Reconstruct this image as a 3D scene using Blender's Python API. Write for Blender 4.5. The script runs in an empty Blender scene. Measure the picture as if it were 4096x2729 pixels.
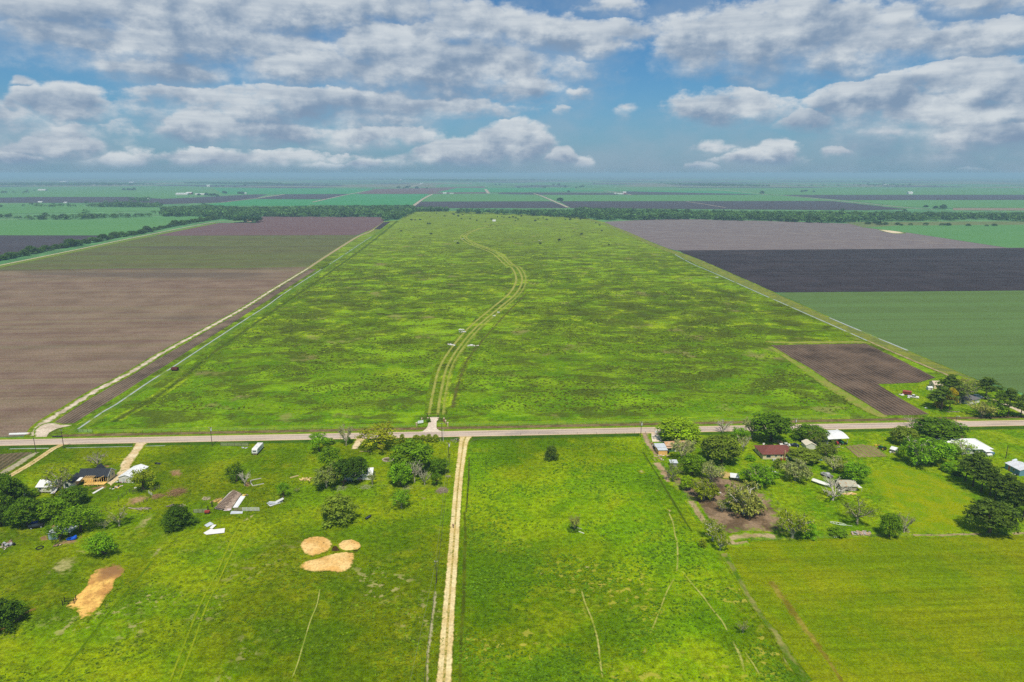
import bpy, math, random
import numpy as np
from mathutils import Vector, geometry

R = math.radians
sc = bpy.context.scene
COL = sc.collection
random.seed(7)

# ------------------------------------------------------------------ camera
CAM_H = 122.0
FOC = 2731.0                       # focal length in pixels of the 4096 wide photograph
PITCH = math.atan((1364.5 - 694.0) / FOC)
SP, CP = math.sin(PITCH), math.cos(PITCH)
cam_d = bpy.data.cameras.new("camera")
cam_d.sensor_width = 36.0
cam_d.lens = 36.0 * FOC / 4096.0
cam_d.clip_start = 1.0
cam_d.clip_end = 200000.0
cam = bpy.data.objects.new("camera", cam_d)
COL.objects.link(cam)
cam.location = (0, 0, CAM_H)
cam.rotation_euler = (math.pi / 2 - PITCH, 0, 0)
sc.camera = cam


def ray(x, y):
    u, v = (x - 2048.0) / FOC, -(y - 1364.5) / FOC
    return (u, CP + v * SP, -SP + v * CP)


def G(p, z=0.0):
    """photo pixel -> point of the ground plane at height z"""
    dx, dy, dz = ray(*p)
    t = (z - CAM_H) / dz
    return Vector((dx * t, dy * t, z))


def mpp(P):
    """metres per photo pixel at the world point P"""
    return (P.y * CP - (P.z - CAM_H) * SP) / FOC


def height_at(P, ytop):
    """height above the ground at P whose picture lies at row ytop"""
    k = (1364.5 - ytop) / FOC
    # (Y*SP + w*CP) = k*(Y*CP - w*SP), w = z-H
    w = P.y * (k * CP - SP) / (CP + k * SP)
    return w + CAM_H


def crop(x0, y0, s):
    return lambda x, y: (x0 + x * s, y0 + y * s)


A = crop(0, 1650, .38265)
B = crop(500, 1650, .38272)
C = crop(1100, 1650, .38259)
D = crop(2500, 1600, .38265)
E = crop(3000, 1600, .38265)
K = crop(3496, 1450, .4785)
F1, F2, F3, F4 = [crop(1024 * i, 680, .435) for i in range(4)]
M1, M2, M3 = crop(0, 1060, .5947), crop(1400, 1060, .5947), crop(2700, 860, .593)
N1, N2, N3, N4 = [crop(1024 * i, 2050, .435) for i in range(4)]
V = crop(0, 0, 1.7408)
H1 = crop(260, 1850, .14443)      # house being framed
H2 = crop(830, 1950, .14019)      # fallen barn
H3 = crop(160, 2070, .08291)      # tin shed
H4 = crop(2600, 1720, .08929)     # orange house
H5 = crop(3240, 1880, .09346)
H6 = crop(3560, 1500, .16992)
H7 = crop(3000, 1720, .17842)     # red roofed house
H8 = crop(3700, 1740, .16823)
H9 = crop(1640, 1640, .08929)     # gate
FF = lambda x, y: (x, y)


def road_y(x):
    return 1773.2 - .01955 * x


_a, _b = G((0, road_y(0))), G((4096, road_y(4096)))
ROAD_ANG = math.atan2(_b.y - _a.y, _b.x - _a.x)

# ------------------------------------------------------------------ tagging
def tag(o, label=None, cat=None, group=None, kind=None):
    if label: o['label'] = label
    if cat: o['category'] = cat
    if group: o['group'] = group
    if kind: o['kind'] = kind
    return o


def empty(name, loc, rz=0.0, label=None, cat=None, group=None):
    o = bpy.data.objects.new(name, None)
    o.empty_display_size = .5
    COL.objects.link(o)
    o.location = loc
    o.rotation_euler = (0, 0, rz)
    return tag(o, label, cat, group)


def link(name, me, parent=None, loc=None, rz=0.0):
    o = bpy.data.objects.new(name, me)
    COL.objects.link(o)
    if parent: o.parent = parent
    if loc is not None: o.location = loc
    if rz: o.rotation_euler = (0, 0, rz)
    return o


# ------------------------------------------------------------------ mesh builder
class MB:
    def __init__(s):
        s.v, s.f = [], []

    def add(s, vs, fs):
        k = len(s.v)
        s.v += [tuple(p) for p in vs]
        s.f += [tuple(i + k for i in f) for f in fs]
        return s

    def box(s, c, d, rz=0.0, tilt=0.0):
        x, y, z = d[0] / 2, d[1] / 2, d[2] / 2
        ca, sa = math.cos(rz), math.sin(rz)
        ct, st = math.cos(tilt), math.sin(tilt)
        vs = []
        for (i, j, k) in ((-1, -1, -1), (1, -1, -1), (1, 1, -1), (-1, 1, -1), (-1, -1, 1), (1, -1, 1), (1, 1, 1), (-1, 1, 1)):
            px, py, pz = i * x, j * y, k * z
            px, pz = px * ct - pz * st, px * st + pz * ct
            vs.append((c[0] + px * ca - py * sa, c[1] + px * sa + py * ca, c[2] + pz))
        return s.add(vs, [(3, 2, 1, 0), (4, 5, 6, 7), (0, 1, 5, 4), (1, 2, 6, 5), (2, 3, 7, 6), (3, 0, 4, 7)])

    def tube(s, p0, p1, r0, r1=None, n=6, cap=True):
        r1 = r0 if r1 is None else r1
        p0, p1 = Vector(p0), Vector(p1)
        ax = (p1 - p0)
        if ax.length < 1e-6: return s
        ax.normalize()
        u = ax.cross(Vector((0, 0, 1)) if abs(ax.z) < .9 else Vector((1, 0, 0))).normalized()
        w = ax.cross(u)
        vs = []
        for (p, r) in ((p0, r0), (p1, r1)):
            for i in range(n):
                a = 2 * math.pi * i / n
                vs.append(p + (u * math.cos(a) + w * math.sin(a)) * r)
        fs = [(i, (i + 1) % n, n + (i + 1) % n, n + i) for i in range(n)]
        if cap: fs += [tuple(range(n - 1, -1, -1)), tuple(range(n, 2 * n))]
        return s.add(vs, fs)

    def bar(s, p0, p1, w, h):
        """square-section bar"""
        p0, p1 = Vector(p0), Vector(p1)
        ax = (p1 - p0).normalized()
        u = ax.cross(Vector((0, 0, 1)) if abs(ax.z) < .95 else Vector((1, 0, 0))).normalized()
        t = u.cross(ax)
        vs = [p + u * (i * w / 2) + t * (j * h / 2) for p in (p0, p1) for (i, j) in ((-1, -1), (1, -1), (1, 1), (-1, 1))]
        return s.add(vs, [(0, 1, 2, 3), (7, 6, 5, 4), (0, 4, 5, 1), (1, 5, 6, 2), (2, 6, 7, 3), (3, 7, 4, 0)])

    def prism(s, prof, y0, y1, axis='y'):
        """extrude a profile [(x,z)] between y0 and y1 (or along x)"""
        n = len(prof)
        if axis == 'y':
            vs = [(x, y0, z) for x, z in prof] + [(x, y1, z) for x, z in prof]
        else:
            vs = [(y0, x, z) for x, z in prof] + [(y1, x, z) for x, z in prof]
        fs = [tuple(range(n - 1, -1, -1)), tuple(range(n, 2 * n))]
        fs += [(i, (i + 1) % n, n + (i + 1) % n, n + i) for i in range(n)]
        return s.add(vs, fs)

    def slab(s, q, th):
        """thick sheet below the four (or more) corner points q"""
        q = [Vector(p) for p in q]
        nrm = (q[1] - q[0]).cross(q[2] - q[0]).normalized()
        if nrm.z < 0: nrm = -nrm
        n = len(q)
        vs = q + [p - nrm * th for p in q]
        fs = [tuple(range(n)), tuple(range(2 * n - 1, n - 1, -1))]
        fs += [(i, n + i, n + (i + 1) % n, (i + 1) % n) for i in range(n)]
        return s.add(vs, fs)

    def mesh(s, name, mat=None, smooth=False):
        me = bpy.data.meshes.new(name)
        me.from_pydata(s.v, [], s.f)
        me.validate()
        import bmesh
        bm = bmesh.new(); bm.from_mesh(me)
        bmesh.ops.recalc_face_normals(bm, faces=bm.faces)
        bm.to_mesh(me); bm.free()
        if mat: me.materials.append(mat)
        if smooth: me.polygons.foreach_set('use_smooth', [True] * len(me.polygons))
        return me

    def build(s, name, mat, parent=None, loc=None, rz=0.0, smooth=False):
        return link(name, s.mesh(name, mat, smooth), parent, loc, rz)


# ------------------------------------------------------------------ node helper
class NT:
    def __init__(s, tree):
        s.t = tree
        s.nodes, s.links = tree.nodes, tree.links

    def n(s, typ, **kw):
        nd = s.nodes.new(typ)
        for k, v in kw.items(): setattr(nd, k, v)
        return nd

    def put(s, sock, v):
        if v is None: return
        if isinstance(v, bpy.types.NodeSocket): s.links.new(v, sock)
        else:
            if sock.type == 'RGBA' and len(v) == 3: v = (*v, 1)
            sock.default_value = v

    def m(s, op, a, b=None, c=None, clamp=False):
        nd = s.n('ShaderNodeMath', operation=op, use_clamp=clamp)
        s.put(nd.inputs[0], a); s.put(nd.inputs[1], b); s.put(nd.inputs[2], c)
        return nd.outputs[0]

    def vm(s, op, a, b=None):
        nd = s.n('ShaderNodeVectorMath', operation=op)
        s.put(nd.inputs[0], a)
        if b is not None:
            s.put(nd.inputs[3] if op == 'SCALE' else nd.inputs[1], b)
        return nd.outputs[1 if op in ('LENGTH', 'DOT_PRODUCT') else 0]

    def mix(s, f, a, b, blend='MIX'):
        nd = s.n('ShaderNodeMix', data_type='RGBA', blend_type=blend)
        nd.clamp_factor = True
        s.put(nd.inputs[0], f); s.put(nd.inputs[6], a); s.put(nd.inputs[7], b)
        return nd.outputs[2]

    def noise(s, vec, scale, detail=4.0, rough=.55, dist=0.0, col=False):
        nd = s.n('ShaderNodeTexNoise')
        s.put(nd.inputs['Vector'], vec)
        nd.inputs['Scale'].default_value = scale
        nd.inputs['Detail'].default_value = detail
        nd.inputs['Roughness'].default_value = rough
        nd.inputs['Distortion'].default_value = dist
        return nd.outputs['Color' if col else 'Fac']

    def ss(s, v, a, b, lo=0.0, hi=1.0):
        nd = s.n('ShaderNodeMapRange', interpolation_type='SMOOTHSTEP')
        s.put(nd.inputs[0], v)
        nd.inputs[1].default_value = a; nd.inputs[2].default_value = b
        nd.inputs[3].default_value = lo; nd.inputs[4].default_value = hi
        return nd.outputs[0]

    def pos(s):
        return s.n('ShaderNodeNewGeometry').outputs['Position']

    def map(s, vec, rot=0.0, scale=(1, 1, 1), loc=(0, 0, 0)):
        nd = s.n('ShaderNodeMapping')
        s.put(nd.inputs[0], vec)
        nd.inputs[1].default_value = loc
        nd.inputs[2].default_value = (0, 0, rot)
        nd.inputs[3].default_value = scale
        return nd.outputs[0]

    def attr(s, name):
        nd = s.n('ShaderNodeAttribute'); nd.attribute_name = name
        return nd.outputs['Fac']

    def scale(s, col, k):
        """colour times a number socket"""
        return s.vm('SCALE', col, k)


def new_mat(name):
    m = bpy.data.materials.new(name)
    m.use_nodes = True
    m.node_tree.nodes.clear()
    return m, NT(m.node_tree)


def finish(t, col, rough=.9, height=None, bump_d=.3, bump_s=1.0, spec=.2):
    if spec <= .1: spec = 0.0
    b = t.n('ShaderNodeBsdfPrincipled')
    t.put(b.inputs['Base Color'], col)
    t.put(b.inputs['Roughness'], rough)
    b.inputs['Specular IOR Level'].default_value = spec
    if height is not None:
        bp = t.n('ShaderNodeBump')
        bp.inputs['Strength'].default_value = bump_s
        bp.inputs['Distance'].default_value = bump_d
        t.put(bp.inputs['Height'], height)
        t.links.new(bp.outputs[0], b.inputs['Normal'])
    o = t.n('ShaderNodeOutputMaterial')
    t.links.new(b.outputs[0], o.inputs[0])
    return b


_simple = {}


def paint(col, rough=.6, var=.15, scale=1.5, spec=.3, metal=0.0, stain=None, name='painted'):
    """weathered plain surface: base colour with blotches (and an optional stain colour)"""
    key = (tuple(col), rough, var, scale, metal, stain)
    if key in _simple: return _simple[key]
    m, t = new_mat(name)
    oc = t.n('ShaderNodeTexCoord').outputs['Object']
    n1 = t.noise(oc, scale, 5, .6)
    n2 = t.noise(oc, scale * 7, 3, .6)
    k = t.m('MULTIPLY_ADD', t.m('ADD', n1, t.m('MULTIPLY', n2, .5)), var * 2, 1 - var * 1.5)
    c = t.scale(t.mix(0.0, col, col), k)
    if stain: c = t.mix(t.ss(n1, .5, .72), c, stain)
    b = finish(t, c, rough, spec=spec)
    b.inputs['Metallic'].default_value = metal
    _simple[key] = m
    return m


# ------------------------------------------------------------------ ground colours
# kind: two base greens, dark clump, light clump, amounts, size of the big patches
GRASS = {
    'left':  ((.100, .178, .0012), (.158, .208, .0015), (.050, .102, .001), (.25, .265, .006), .42, .34, 30.),
    'right': ((.100, .196, .0012), (.160, .230, .0015), (.050, .120, .001), (.25, .28, .005), .42, .34, 34.),
    'mid':   ((.092, .158, .004), (.132, .198, .005), (.050, .068, .006), (.27, .37, .008), .90, .90, 46.),
    'yard':  ((.105, .210, .0015), (.180, .262, .003), (.050, .115, .001), (.29, .32, .012), .40, .40, 14.),
    'hay':   ((.132, .200, .0012), (.180, .220, .002), (.085, .165, .001), (.25, .245, .006), .36, .24, 30.),
    'gold':  ((.280, .300, .0010), (.200, .275, .002), (.130, .220, .001), (.37, .33, .010), .30, .40, 12.),
    'verge': ((.095, .175, .003), (.150, .215, .005), (.040, .085, .003), (.29, .28, .030), .60, .40, 9.),
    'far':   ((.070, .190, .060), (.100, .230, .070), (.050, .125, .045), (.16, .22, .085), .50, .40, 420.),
    'crop':  ((.070, .145, .030), (.085, .160, .035), (.060, .125, .025), (.10, .17, .040), .40, .30, 60.),
}


def grass(t, P, kind):
    b1, b2, dk, lt, kd, kl, big = GRASS[kind]
    nb = t.noise(P, 1.0 / big, 4, .6)
    nm = t.noise(P, 4.6 / big, 6, .68, 0.4)
    nf = t.noise(P, .55 if big < 200 else .02, 5, .72)
    c = t.mix(t.ss(nb, .40, .60), b1, b2)
    if kind in ('left', 'right'):      # broad sunlit and darker tracts put into the grass colour, besides mowing
        nt = t.noise(t.map(P, loc=(210, 90, 0)), .014, 3, .55, .5)
        c = t.scale(c, t.ss(nt, .38, .62, .74, 1.26))
    n2 = t.noise(t.map(P, loc=(57, 113, 0)), 1.7 / big, 6, .66, .3)
    mixed = t.m('ADD', t.m('MULTIPLY', n2, .62), t.m('MULTIPLY', nm, .38))
    c = t.mix(t.m('MULTIPLY', t.ss(mixed, .515, .60), kd), c, dk)
    c = t.mix(t.m('MULTIPLY', t.ss(mixed, .475, .41), kl), c, lt)
    c = t.scale(c, t.ss(nf, .28, .72, .55, 1.45) if kind != 'hay' else t.ss(nf, .28, .72, .80, 1.18))
    if big < 200:
        n4 = t.noise(t.map(P, loc=(11, 5, 0)), 1.9, 3, .65)
        c = t.scale(c, t.ss(n4, .34, .66, .78, 1.20))
        nf = t.m('ADD', nf, t.m('MULTIPLY', n4, .7))
    h = t.m('ADD', nf, t.m('MULTIPLY', nm, .8))
    return c, h


def specks(t, P, col, tan, thr=.64, where=None, sc_=.5, amt=.75):
    """little bare or dry tufts"""
    n = t.noise(P, sc_, 3, .55)
    w = t.noise(P, .03, 2, .5)
    k = t.m('MULTIPLY', t.ss(n, thr, thr + .08), t.ss(w, .48, .62))
    if where is not None: k = t.m('MULTIPLY', k, where)
    return t.mix(t.m('MULTIPLY', k, amt), col, tan)


_gm = {}


def grass_mat(kind, rows=None):
    if (kind, rows) in _gm: return _gm[(kind, rows)]
    m, t = new_mat('grass_' + kind)
    P = t.pos()
    c, h = grass(t, P, kind)
    if kind in ('left', 'right'):
        xyz = t.n('ShaderNodeSeparateXYZ'); t.put(xyz.inputs[0], P)
        near = t.ss(xyz.outputs[1], 225, 170)
        c = specks(t, P, c, (.40, .34, .14) if kind == 'left' else (.40, .36, .05), .555, near, .36, .85)
        c = specks(t, P, c, (.36, .30, .16), .70, None, .8, .6)
        c = specks(t, t.map(P, loc=(31, 7, 0)), c, (.02, .045, .006), .66, None, .55, .6)
    if kind == 'mid':
        xyz = t.n('ShaderNodeSeparateXYZ'); t.put(xyz.inputs[0], P)
        close = t.ss(t.m('ADD', xyz.outputs[1], t.m('MULTIPLY', t.m('SUBTRACT', t.noise(P, .02, 4), .5), 260)), 560, 360)
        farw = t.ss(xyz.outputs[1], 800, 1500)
        region = t.noise(t.map(P, loc=(300, 20, 0)), .0055, 3, .6)      # whole tracts fresher or rougher
        q = t.map(P, rot=-ROAD_ANG, scale=(.62, 1, 1))
        lightn = t.noise(q, .040, 8, .70, .4)
        lightn = t.m('ADD', lightn, t.m('MULTIPLY', t.m('SUBTRACT', region, .5), .30))
        fresh = t.scale(t.mix(t.ss(t.noise(P, .05, 4), .42, .58), (.085, .205, .003), (.140, .255, .004)), t.ss(t.noise(P, .45, 5, .7), .28, .72, .55, 1.45))
        c = t.mix(t.m('MULTIPLY', close, .72), c, fresh)
        c = t.mix(t.m('MULTIPLY', t.ss(lightn, .52, .61), .74), c, t.scale(t.mix(0.0, (.215, .370, .006), (0, 0, 0)), t.ss(t.noise(P, .6, 4, .7), .3, .7, .7, 1.25)))
        rough = t.noise(t.map(q, loc=(70, 33, 0)), .050, 9, .76, .3)
        rough = t.m('SUBTRACT', rough, t.m('MULTIPLY', t.m('SUBTRACT', region, .5), .25))
        c = t.mix(t.m('MULTIPLY', t.ss(rough, .485, .575), .78), c, t.scale(t.mix(0.0, (.060, .075, .010), (0, 0, 0)), t.ss(t.noise(P, .6, 4, .7), .3, .7, .6, 1.5)))
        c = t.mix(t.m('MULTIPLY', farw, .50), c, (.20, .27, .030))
        c = t.mix(t.m('MULTIPLY', t.ss(t.noise(t.map(P, loc=(90, 40, 0)), .025, 5, .6), .60, .68), .6), c, (.25, .22, .075))
    if rows is not None:
        q = t.map(P, rot=-rows[0])
        s = t.n('ShaderNodeSeparateXYZ'); t.put(s.inputs[0], q)
        st = t.noise(t.map(q, scale=(.035, 1.0, 0)), rows[1], 4, .75)
        st2 = t.noise(t.map(q, scale=(.03, 1.0, 0)), rows[1] * .22, 3, .6)
        c = t.scale(c, t.ss(t.m('ADD', t.m('MULTIPLY', st, .6), t.m('MULTIPLY', st2, .4)), .36, .64, .78, 1.15))
        if kind == 'hay':
            c = specks(t, P, c, (.02, .085, .006), .70, None, .25, .8)
    finish(t, c, .95, h, .25, .55, .08)
    _gm[(kind, rows)] = m
    return m


def soil(t, P, c1, c2, ang, row=.5, big=30., green=None, gamt=0.0, pale=None):
    q = t.map(P, rot=-ang)
    band = t.noise(t.map(q, scale=(.012, 1, 0)), .085, 4, .65)
    fine = t.noise(t.map(q, scale=(.03, 1, 0)), row, 3, .7)
    blot = t.noise(P, 1.0 / big, 4, .6)
    grit = t.noise(P, 1.3, 4, .7)
    k = t.m('ADD', t.m('MULTIPLY', band, .40), t.m('ADD', t.m('MULTIPLY', fine, .25), t.m('MULTIPLY', blot, .35)))
    c = t.mix(t.ss(k, .38, .62), c1, c2)
    if green:
        g = t.m('ADD', t.m('MULTIPLY', band, .5), t.m('MULTIPLY', t.noise(P, .9, 3), .5))
        c = t.mix(t.m('MULTIPLY', t.ss(g, .44, .60), gamt), c, green)
    if pale:
        c = t.mix(t.m('MULTIPLY', t.ss(t.noise(t.map(q, scale=(.2, 1, 0)), .03, 5, .6), .60, .74), .7), c, pale)
    c = t.scale(c, t.ss(grit, .3, .7, .72, 1.28))
    return c, t.m('ADD', fine, grit)


def soil_mat(name, c1, c2, ang=None, **kw):
    m, t = new_mat(name)
    c, h = soil(t, t.pos(), c1, c2, ROAD_ANG if ang is None else ang, **kw)
    finish(t, c, .95, h, .2, .5, .08)
    return m


def rows_mat(name, furrow, ridge, ang, period, green=None):
    """ploughed rows that can be told apart"""
    m, t = new_mat(name)
    P = t.pos()
    q = t.map(P, rot=-ang)
    s = t.n('ShaderNodeSeparateXYZ'); t.put(s.inputs[0], q)
    wob = t.m('MULTIPLY', t.noise(P, .12, 3), .8)
    sn = t.m('SINE', t.m('MULTIPLY', t.m('ADD', s.outputs[1], wob), 2 * math.pi / period))
    blot = t.noise(P, .05, 5, .6)
    long_ = t.noise(t.map(q, scale=(.02, 1, 0)), .12, 4, .7)
    k = t.m('ADD', t.m('MULTIPLY', sn, .12), t.m('ADD', t.m('MULTIPLY', blot, .85), t.m('MULTIPLY', long_, .35)))
    c = t.mix(t.ss(k, .30, .80), furrow, ridge)
    if green: c = t.mix(t.m('MULTIPLY', t.ss(sn, -.1, .6), .8), c, green)
    c = t.scale(c, t.ss(t.noise(P, 1.5, 4, .7), .3, .7, .70, 1.3))
    finish(t, c, .95, t.m('ADD', t.m('MULTIPLY', sn, .5), t.noise(P, 1.5, 3)), .25, .6, .08)
    return m


def patch_mat(name, under, c1, c2, lo=.18, hi=.42, k=.9, nsc=.45, style=None, grit=1.2, spec_=None, wet=False):
    """bare ground, sand or straw whose ragged rim runs out into the grass under it (attributes e: 1 inside .. 0 at the rim, u: across)"""
    m, t = new_mat(name)
    P = t.pos()
    g, gh = grass(t, P, under) if under else ((.1, .15, .02), None)
    n = t.noise(P, nsc, 5, .65)
    n2 = t.noise(P, grit, 5, .7)
    n3 = t.noise(P, .13, 3, .6)
    e = t.attr('e')
    mask = t.ss(t.m('ADD', e, t.m('MULTIPLY', t.m('SUBTRACT', n, .5), k)), lo, hi)
    c = t.mix(t.ss(n3, .38, .62), c1, c2)
    c = t.scale(c, t.ss(n2, .25, .75, .72, 1.28))
    if style == 'lane':            # pale wheel lanes, warmer crown with tufts
        u = t.m('ABSOLUTE', t.attr('u'))
        mid = t.ss(t.m('ADD', u, t.m('MULTIPLY', t.m('SUBTRACT', n, .5), .18)), .22, .12)
        c = t.mix(t.m('MULTIPLY', mid, .75), c, (.42, .31, .08))
        tuft = t.m('MULTIPLY', t.ss(u, .20, .08), t.ss(t.noise(P, 1.1, 3), .50, .60))
        c = t.mix(t.m('MULTIPLY', tuft, .8), c, (.14, .16, .02))
        c = t.mix(t.m('MULTIPLY', t.ss(u, .70, .88), .7), c, (.50, .33, .09))
    if style == 'ruts':            # two wheel ruts, grass between
        u = t.m('ABSOLUTE', t.attr('u'))
        d = t.m('ABSOLUTE', t.m('SUBTRACT', u, .5))
        rut = t.ss(t.m('ADD', d, t.m('MULTIPLY', t.m('SUBTRACT', n, .5), .35)), .24, .08)
        mask = t.m('MULTIPLY', mask, rut)
    if style == 'straw':
        c = t.mix(t.m('MULTIPLY', t.ss(t.noise(P, 1.7, 3, .6), .60, .68), .75), c, (.10, .07, .02))
    if style == 'water':
        gap = t.ss(t.noise(P, .045, 3, .5), .36, .43)
        mask = t.m('MULTIPLY', mask, gap)
    col = t.mix(mask, g, c)
    b = finish(t, col, .92, n2, .12, .5, .1)
    if wet:
        t.put(b.inputs['Roughness'], t.mix(mask, (.95,) * 3, (.08,) * 3))
        b.inputs['Specular IOR Level'].default_value = .9
    return m


# ------------------------------------------------------------------ ground sheets
_zc = [0]


def lift(z):
    """every sheet a hair above the one laid before it"""
    _zc[0] += 1
    return z + .0006 * _zc[0]


def structure(o):
    o['kind'] = 'structure'
    return o


def sheet(name, pts, mat, z, jit=0.0, step=8.0, grow=None):
    """flat polygon on the ground through photo points, its rim a little uneven"""
    rnd = random.Random(sum(name.encode()) + len(pts))
    z = lift(z)
    W = [G(p, 0) for p in pts]
    out = []
    for i, a in enumerate(W):
        b = W[(i + 1) % len(W)]
        L = (b - a).length
        n = max(1, min(120, int(L / step))) if jit else 1
        nrm = Vector((-(b - a).y, (b - a).x, 0)).normalized()
        for k in range(n):
            p = a.lerp(b, k / n)
            if jit: p = p + nrm * rnd.uniform(-jit, jit) * (1 if k else .3)
            out.append(Vector((p.x, p.y, z)))
    tri = geometry.tessellate_polygon([out])
    me = bpy.data.meshes.new(name)
    me.from_pydata([tuple(p) for p in out], [], [tuple(f) for f in tri])
    import bmesh
    bm = bmesh.new(); bm.from_mesh(me)
    for f in bm.faces:
        if f.normal.z < 0: f.normal_flip()
    bm.to_mesh(me); bm.free()
    me.materials.append(mat)
    return structure(link(name, me))


def attr_mesh(name, vs, fs, e, u, mat):
    me = bpy.data.meshes.new(name)
    me.from_pydata(vs, [], fs)
    for nm, d in (('e', e), ('u', u)):
        at = me.attributes.new(nm, 'FLOAT', 'POINT')
        at.data.foreach_set('value', d)
    me.materials.append(mat)
    return me


def catmull(P, step):
    out = []
    for i in range(len(P) - 1):
        a, b = P[i], P[i + 1]
        p0 = P[i - 1] if i else a * 2 - b
        p3 = P[i + 2] if i + 2 < len(P) else b * 2 - a
        n = max(1, int((b - a).length / step))
        for k in range(n):
            s = k / n
            out.append(.5 * ((2 * a) + (b - p0) * s + (2 * p0 - 5 * a + 4 * b - p3) * s * s + (3 * a - p0 - 3 * b + p3) * s ** 3))
    out.append(P[-1])
    return out


def ribbon(name, pts, width, mat, z, step=4.0, rise=0.0, raw=False, taper=False):
    """strip along photo points; width in metres (one number or one per point)"""
    z = lift(z)
    W = [G(p, 0) for p in pts]
    ws = width if isinstance(width, (list, tuple)) else [width] * len(W)
    W = [Vector((p.x, p.y, w)) for p, w in zip(W, ws)]
    line = catmull(W, step) if not raw else W
    us = [-1, -.75, -.5, -.25, 0, .25, .5, .75, 1]
    vs, fs, e, uu = [], [], [], []
    n = len(line)
    for i, p in enumerate(line):
        a, b = line[max(0, i - 1)], line[min(n - 1, i + 1)]
        d = Vector((b.x - a.x, b.y - a.y)).normalized()
        nx, ny = d.y, -d.x
        endk = 1.0
        if taper: endk = min(1.0, min(i, n - 1 - i) / 3.0 + .25)
        for u in us:
            vs.append((p.x + nx * u * p.z / 2, p.y + ny * u * p.z / 2, z + rise * (1 - u * u)))
            e.append((1 - abs(u)) * endk); uu.append(u)
    k = len(us)
    for i in range(n - 1):
        for j in range(k - 1):
            fs.append((i * k + j, i * k + j + 1, (i + 1) * k + j + 1, (i + 1) * k + j))
    return structure(link(name, attr_mesh(name, vs, fs, e, uu, mat)))


def blob(name, pts, mat, z, rise=0.0, lump=0.0, rings=(1, .8, .6, .4, .2, 0), z0=None, seed=1):
    """bare patch or low heap with the outline through photo points"""
    rnd = random.Random(seed)
    z = lift(z)
    W = [G(p, 0) for p in pts]
    W = catmull(W + [W[0]], 2.0)[:-1]
    c = sum(W, Vector((0, 0, 0))) / len(W)
    n = len(W)
    vs, e, fs = [], [], []
    for r in rings[:-1]:
        for p in W:
            q = c.lerp(p, r)
            h = rise * (1 - r * r) + (rnd.uniform(-lump, lump) if 0 < r < 1 else 0)
            vs.append((q.x, q.y, z + h)); e.append(1 - r)
    vs.append((c.x, c.y, z + rise)); e.append(1.0)
    m = len(rings) - 1
    for j in range(m - 1):
        for i in range(n):
            i2 = (i + 1) % n
            fs.append((j * n + i, j * n + i2, (j + 1) * n + i2, (j + 1) * n + i))
    for i in range(n):
        fs.append(((m - 1) * n + i, (m - 1) * n + (i + 1) % n, m * n))
    me = attr_mesh(name, vs, fs, e, [0.0] * len(vs), mat)
    import bmesh
    bm = bmesh.new(); bm.from_mesh(me)
    bmesh.ops.recalc_face_normals(bm, faces=bm.faces)
    if sum(f.normal.z for f in bm.faces) < 0: bmesh.ops.reverse_faces(bm, faces=bm.faces)
    bm.to_mesh(me); bm.free()
    if rise: me.polygons.foreach_set('use_smooth', [True] * len(me.polygons))
    return link(name, me)
# ================================================================== light, sky, air
SUN_EL, SUN_AZ = R(61), R(176)      # azimuth from +Y towards +X: behind the camera
sun_d = bpy.data.lights.new("sun", 'SUN')
sun_d.energy = 2.6
sun_d.angle = R(6)
sun_d.color = (1.0, .93, .80)
sun = bpy.data.objects.new("sun", sun_d)
COL.objects.link(sun)
_to = Vector((math.sin(SUN_AZ) * math.cos(SUN_EL), math.cos(SUN_AZ) * math.cos(SUN_EL), math.sin(SUN_EL)))
sun.rotation_euler = _to.to_track_quat('Z', 'Y').to_euler()
sun.location = (0, 0, 400)

world = bpy.data.worlds.new("World")
sc.world = world
world.use_nodes = True
world.node_tree.nodes.clear()
wt = NT(world.node_tree)

# one soft cloud lobe in sky angles (degrees): azimuth, elevation
grp = bpy.data.node_groups.new('cloud_lobe', 'ShaderNodeTree')
for nm in ('az', 'el', 'ca', 'ce', 'ra', 'ru', 'rd', 'k', 'D', 'T'):
    grp.interface.new_socket(nm, in_out='INPUT', socket_type='NodeSocketFloat')
for nm in ('D', 'T'):
    grp.interface.new_socket(nm, in_out='OUTPUT', socket_type='NodeSocketFloat')
gt = NT(grp)
gi = gt.n('NodeGroupInput').outputs
go = gt.n('NodeGroupOutput').inputs
_dx = gt.m('DIVIDE', gt.m('SUBTRACT', gi['az'], gi['ca']), gi['ra'])
_dy = gt.m('SUBTRACT', gi['el'], gi['ce'])
_up = gt.m('GREATER_THAN', _dy, 0.0)
_ry = gt.m('ADD', gt.m('MULTIPLY', _up, gi['ru']), gt.m('MULTIPLY', gt.m('SUBTRACT', 1.0, _up), gi['rd']))
_dy = gt.m('DIVIDE', _dy, _ry)
_q = gt.m('ADD', gt.m('MULTIPLY', _dx, _dx), gt.m('MULTIPLY', _dy, _dy))
_m = gt.m('MULTIPLY', gt.m('SUBTRACT', 1.0, _q), gi['k'])
_m = gt.m('MAXIMUM', _m, -3.0)
_w = gt.ss(gt.m('SUBTRACT', _m, gi['D']), -.18, .18)
gt.links.new(gt.m('SMOOTH_MAX', gi['D'], _m, .12), go['D'])
_tt = gt.m('ADD', gt.m('MULTIPLY', _w, gt.m('MINIMUM', gt.m('MAXIMUM', _dy, -1.5), 1.5)), gt.m('MULTIPLY', gt.m('SUBTRACT', 1.0, _w), gi['T']))
gt.links.new(_tt, go['T'])


def azel(x, y):
    d = Vector(ray(x * 1.7408, y * 1.7408)).normalized()
    return math.degrees(math.atan2(d.x, d.y)), math.degrees(math.asin(d.z))


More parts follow.
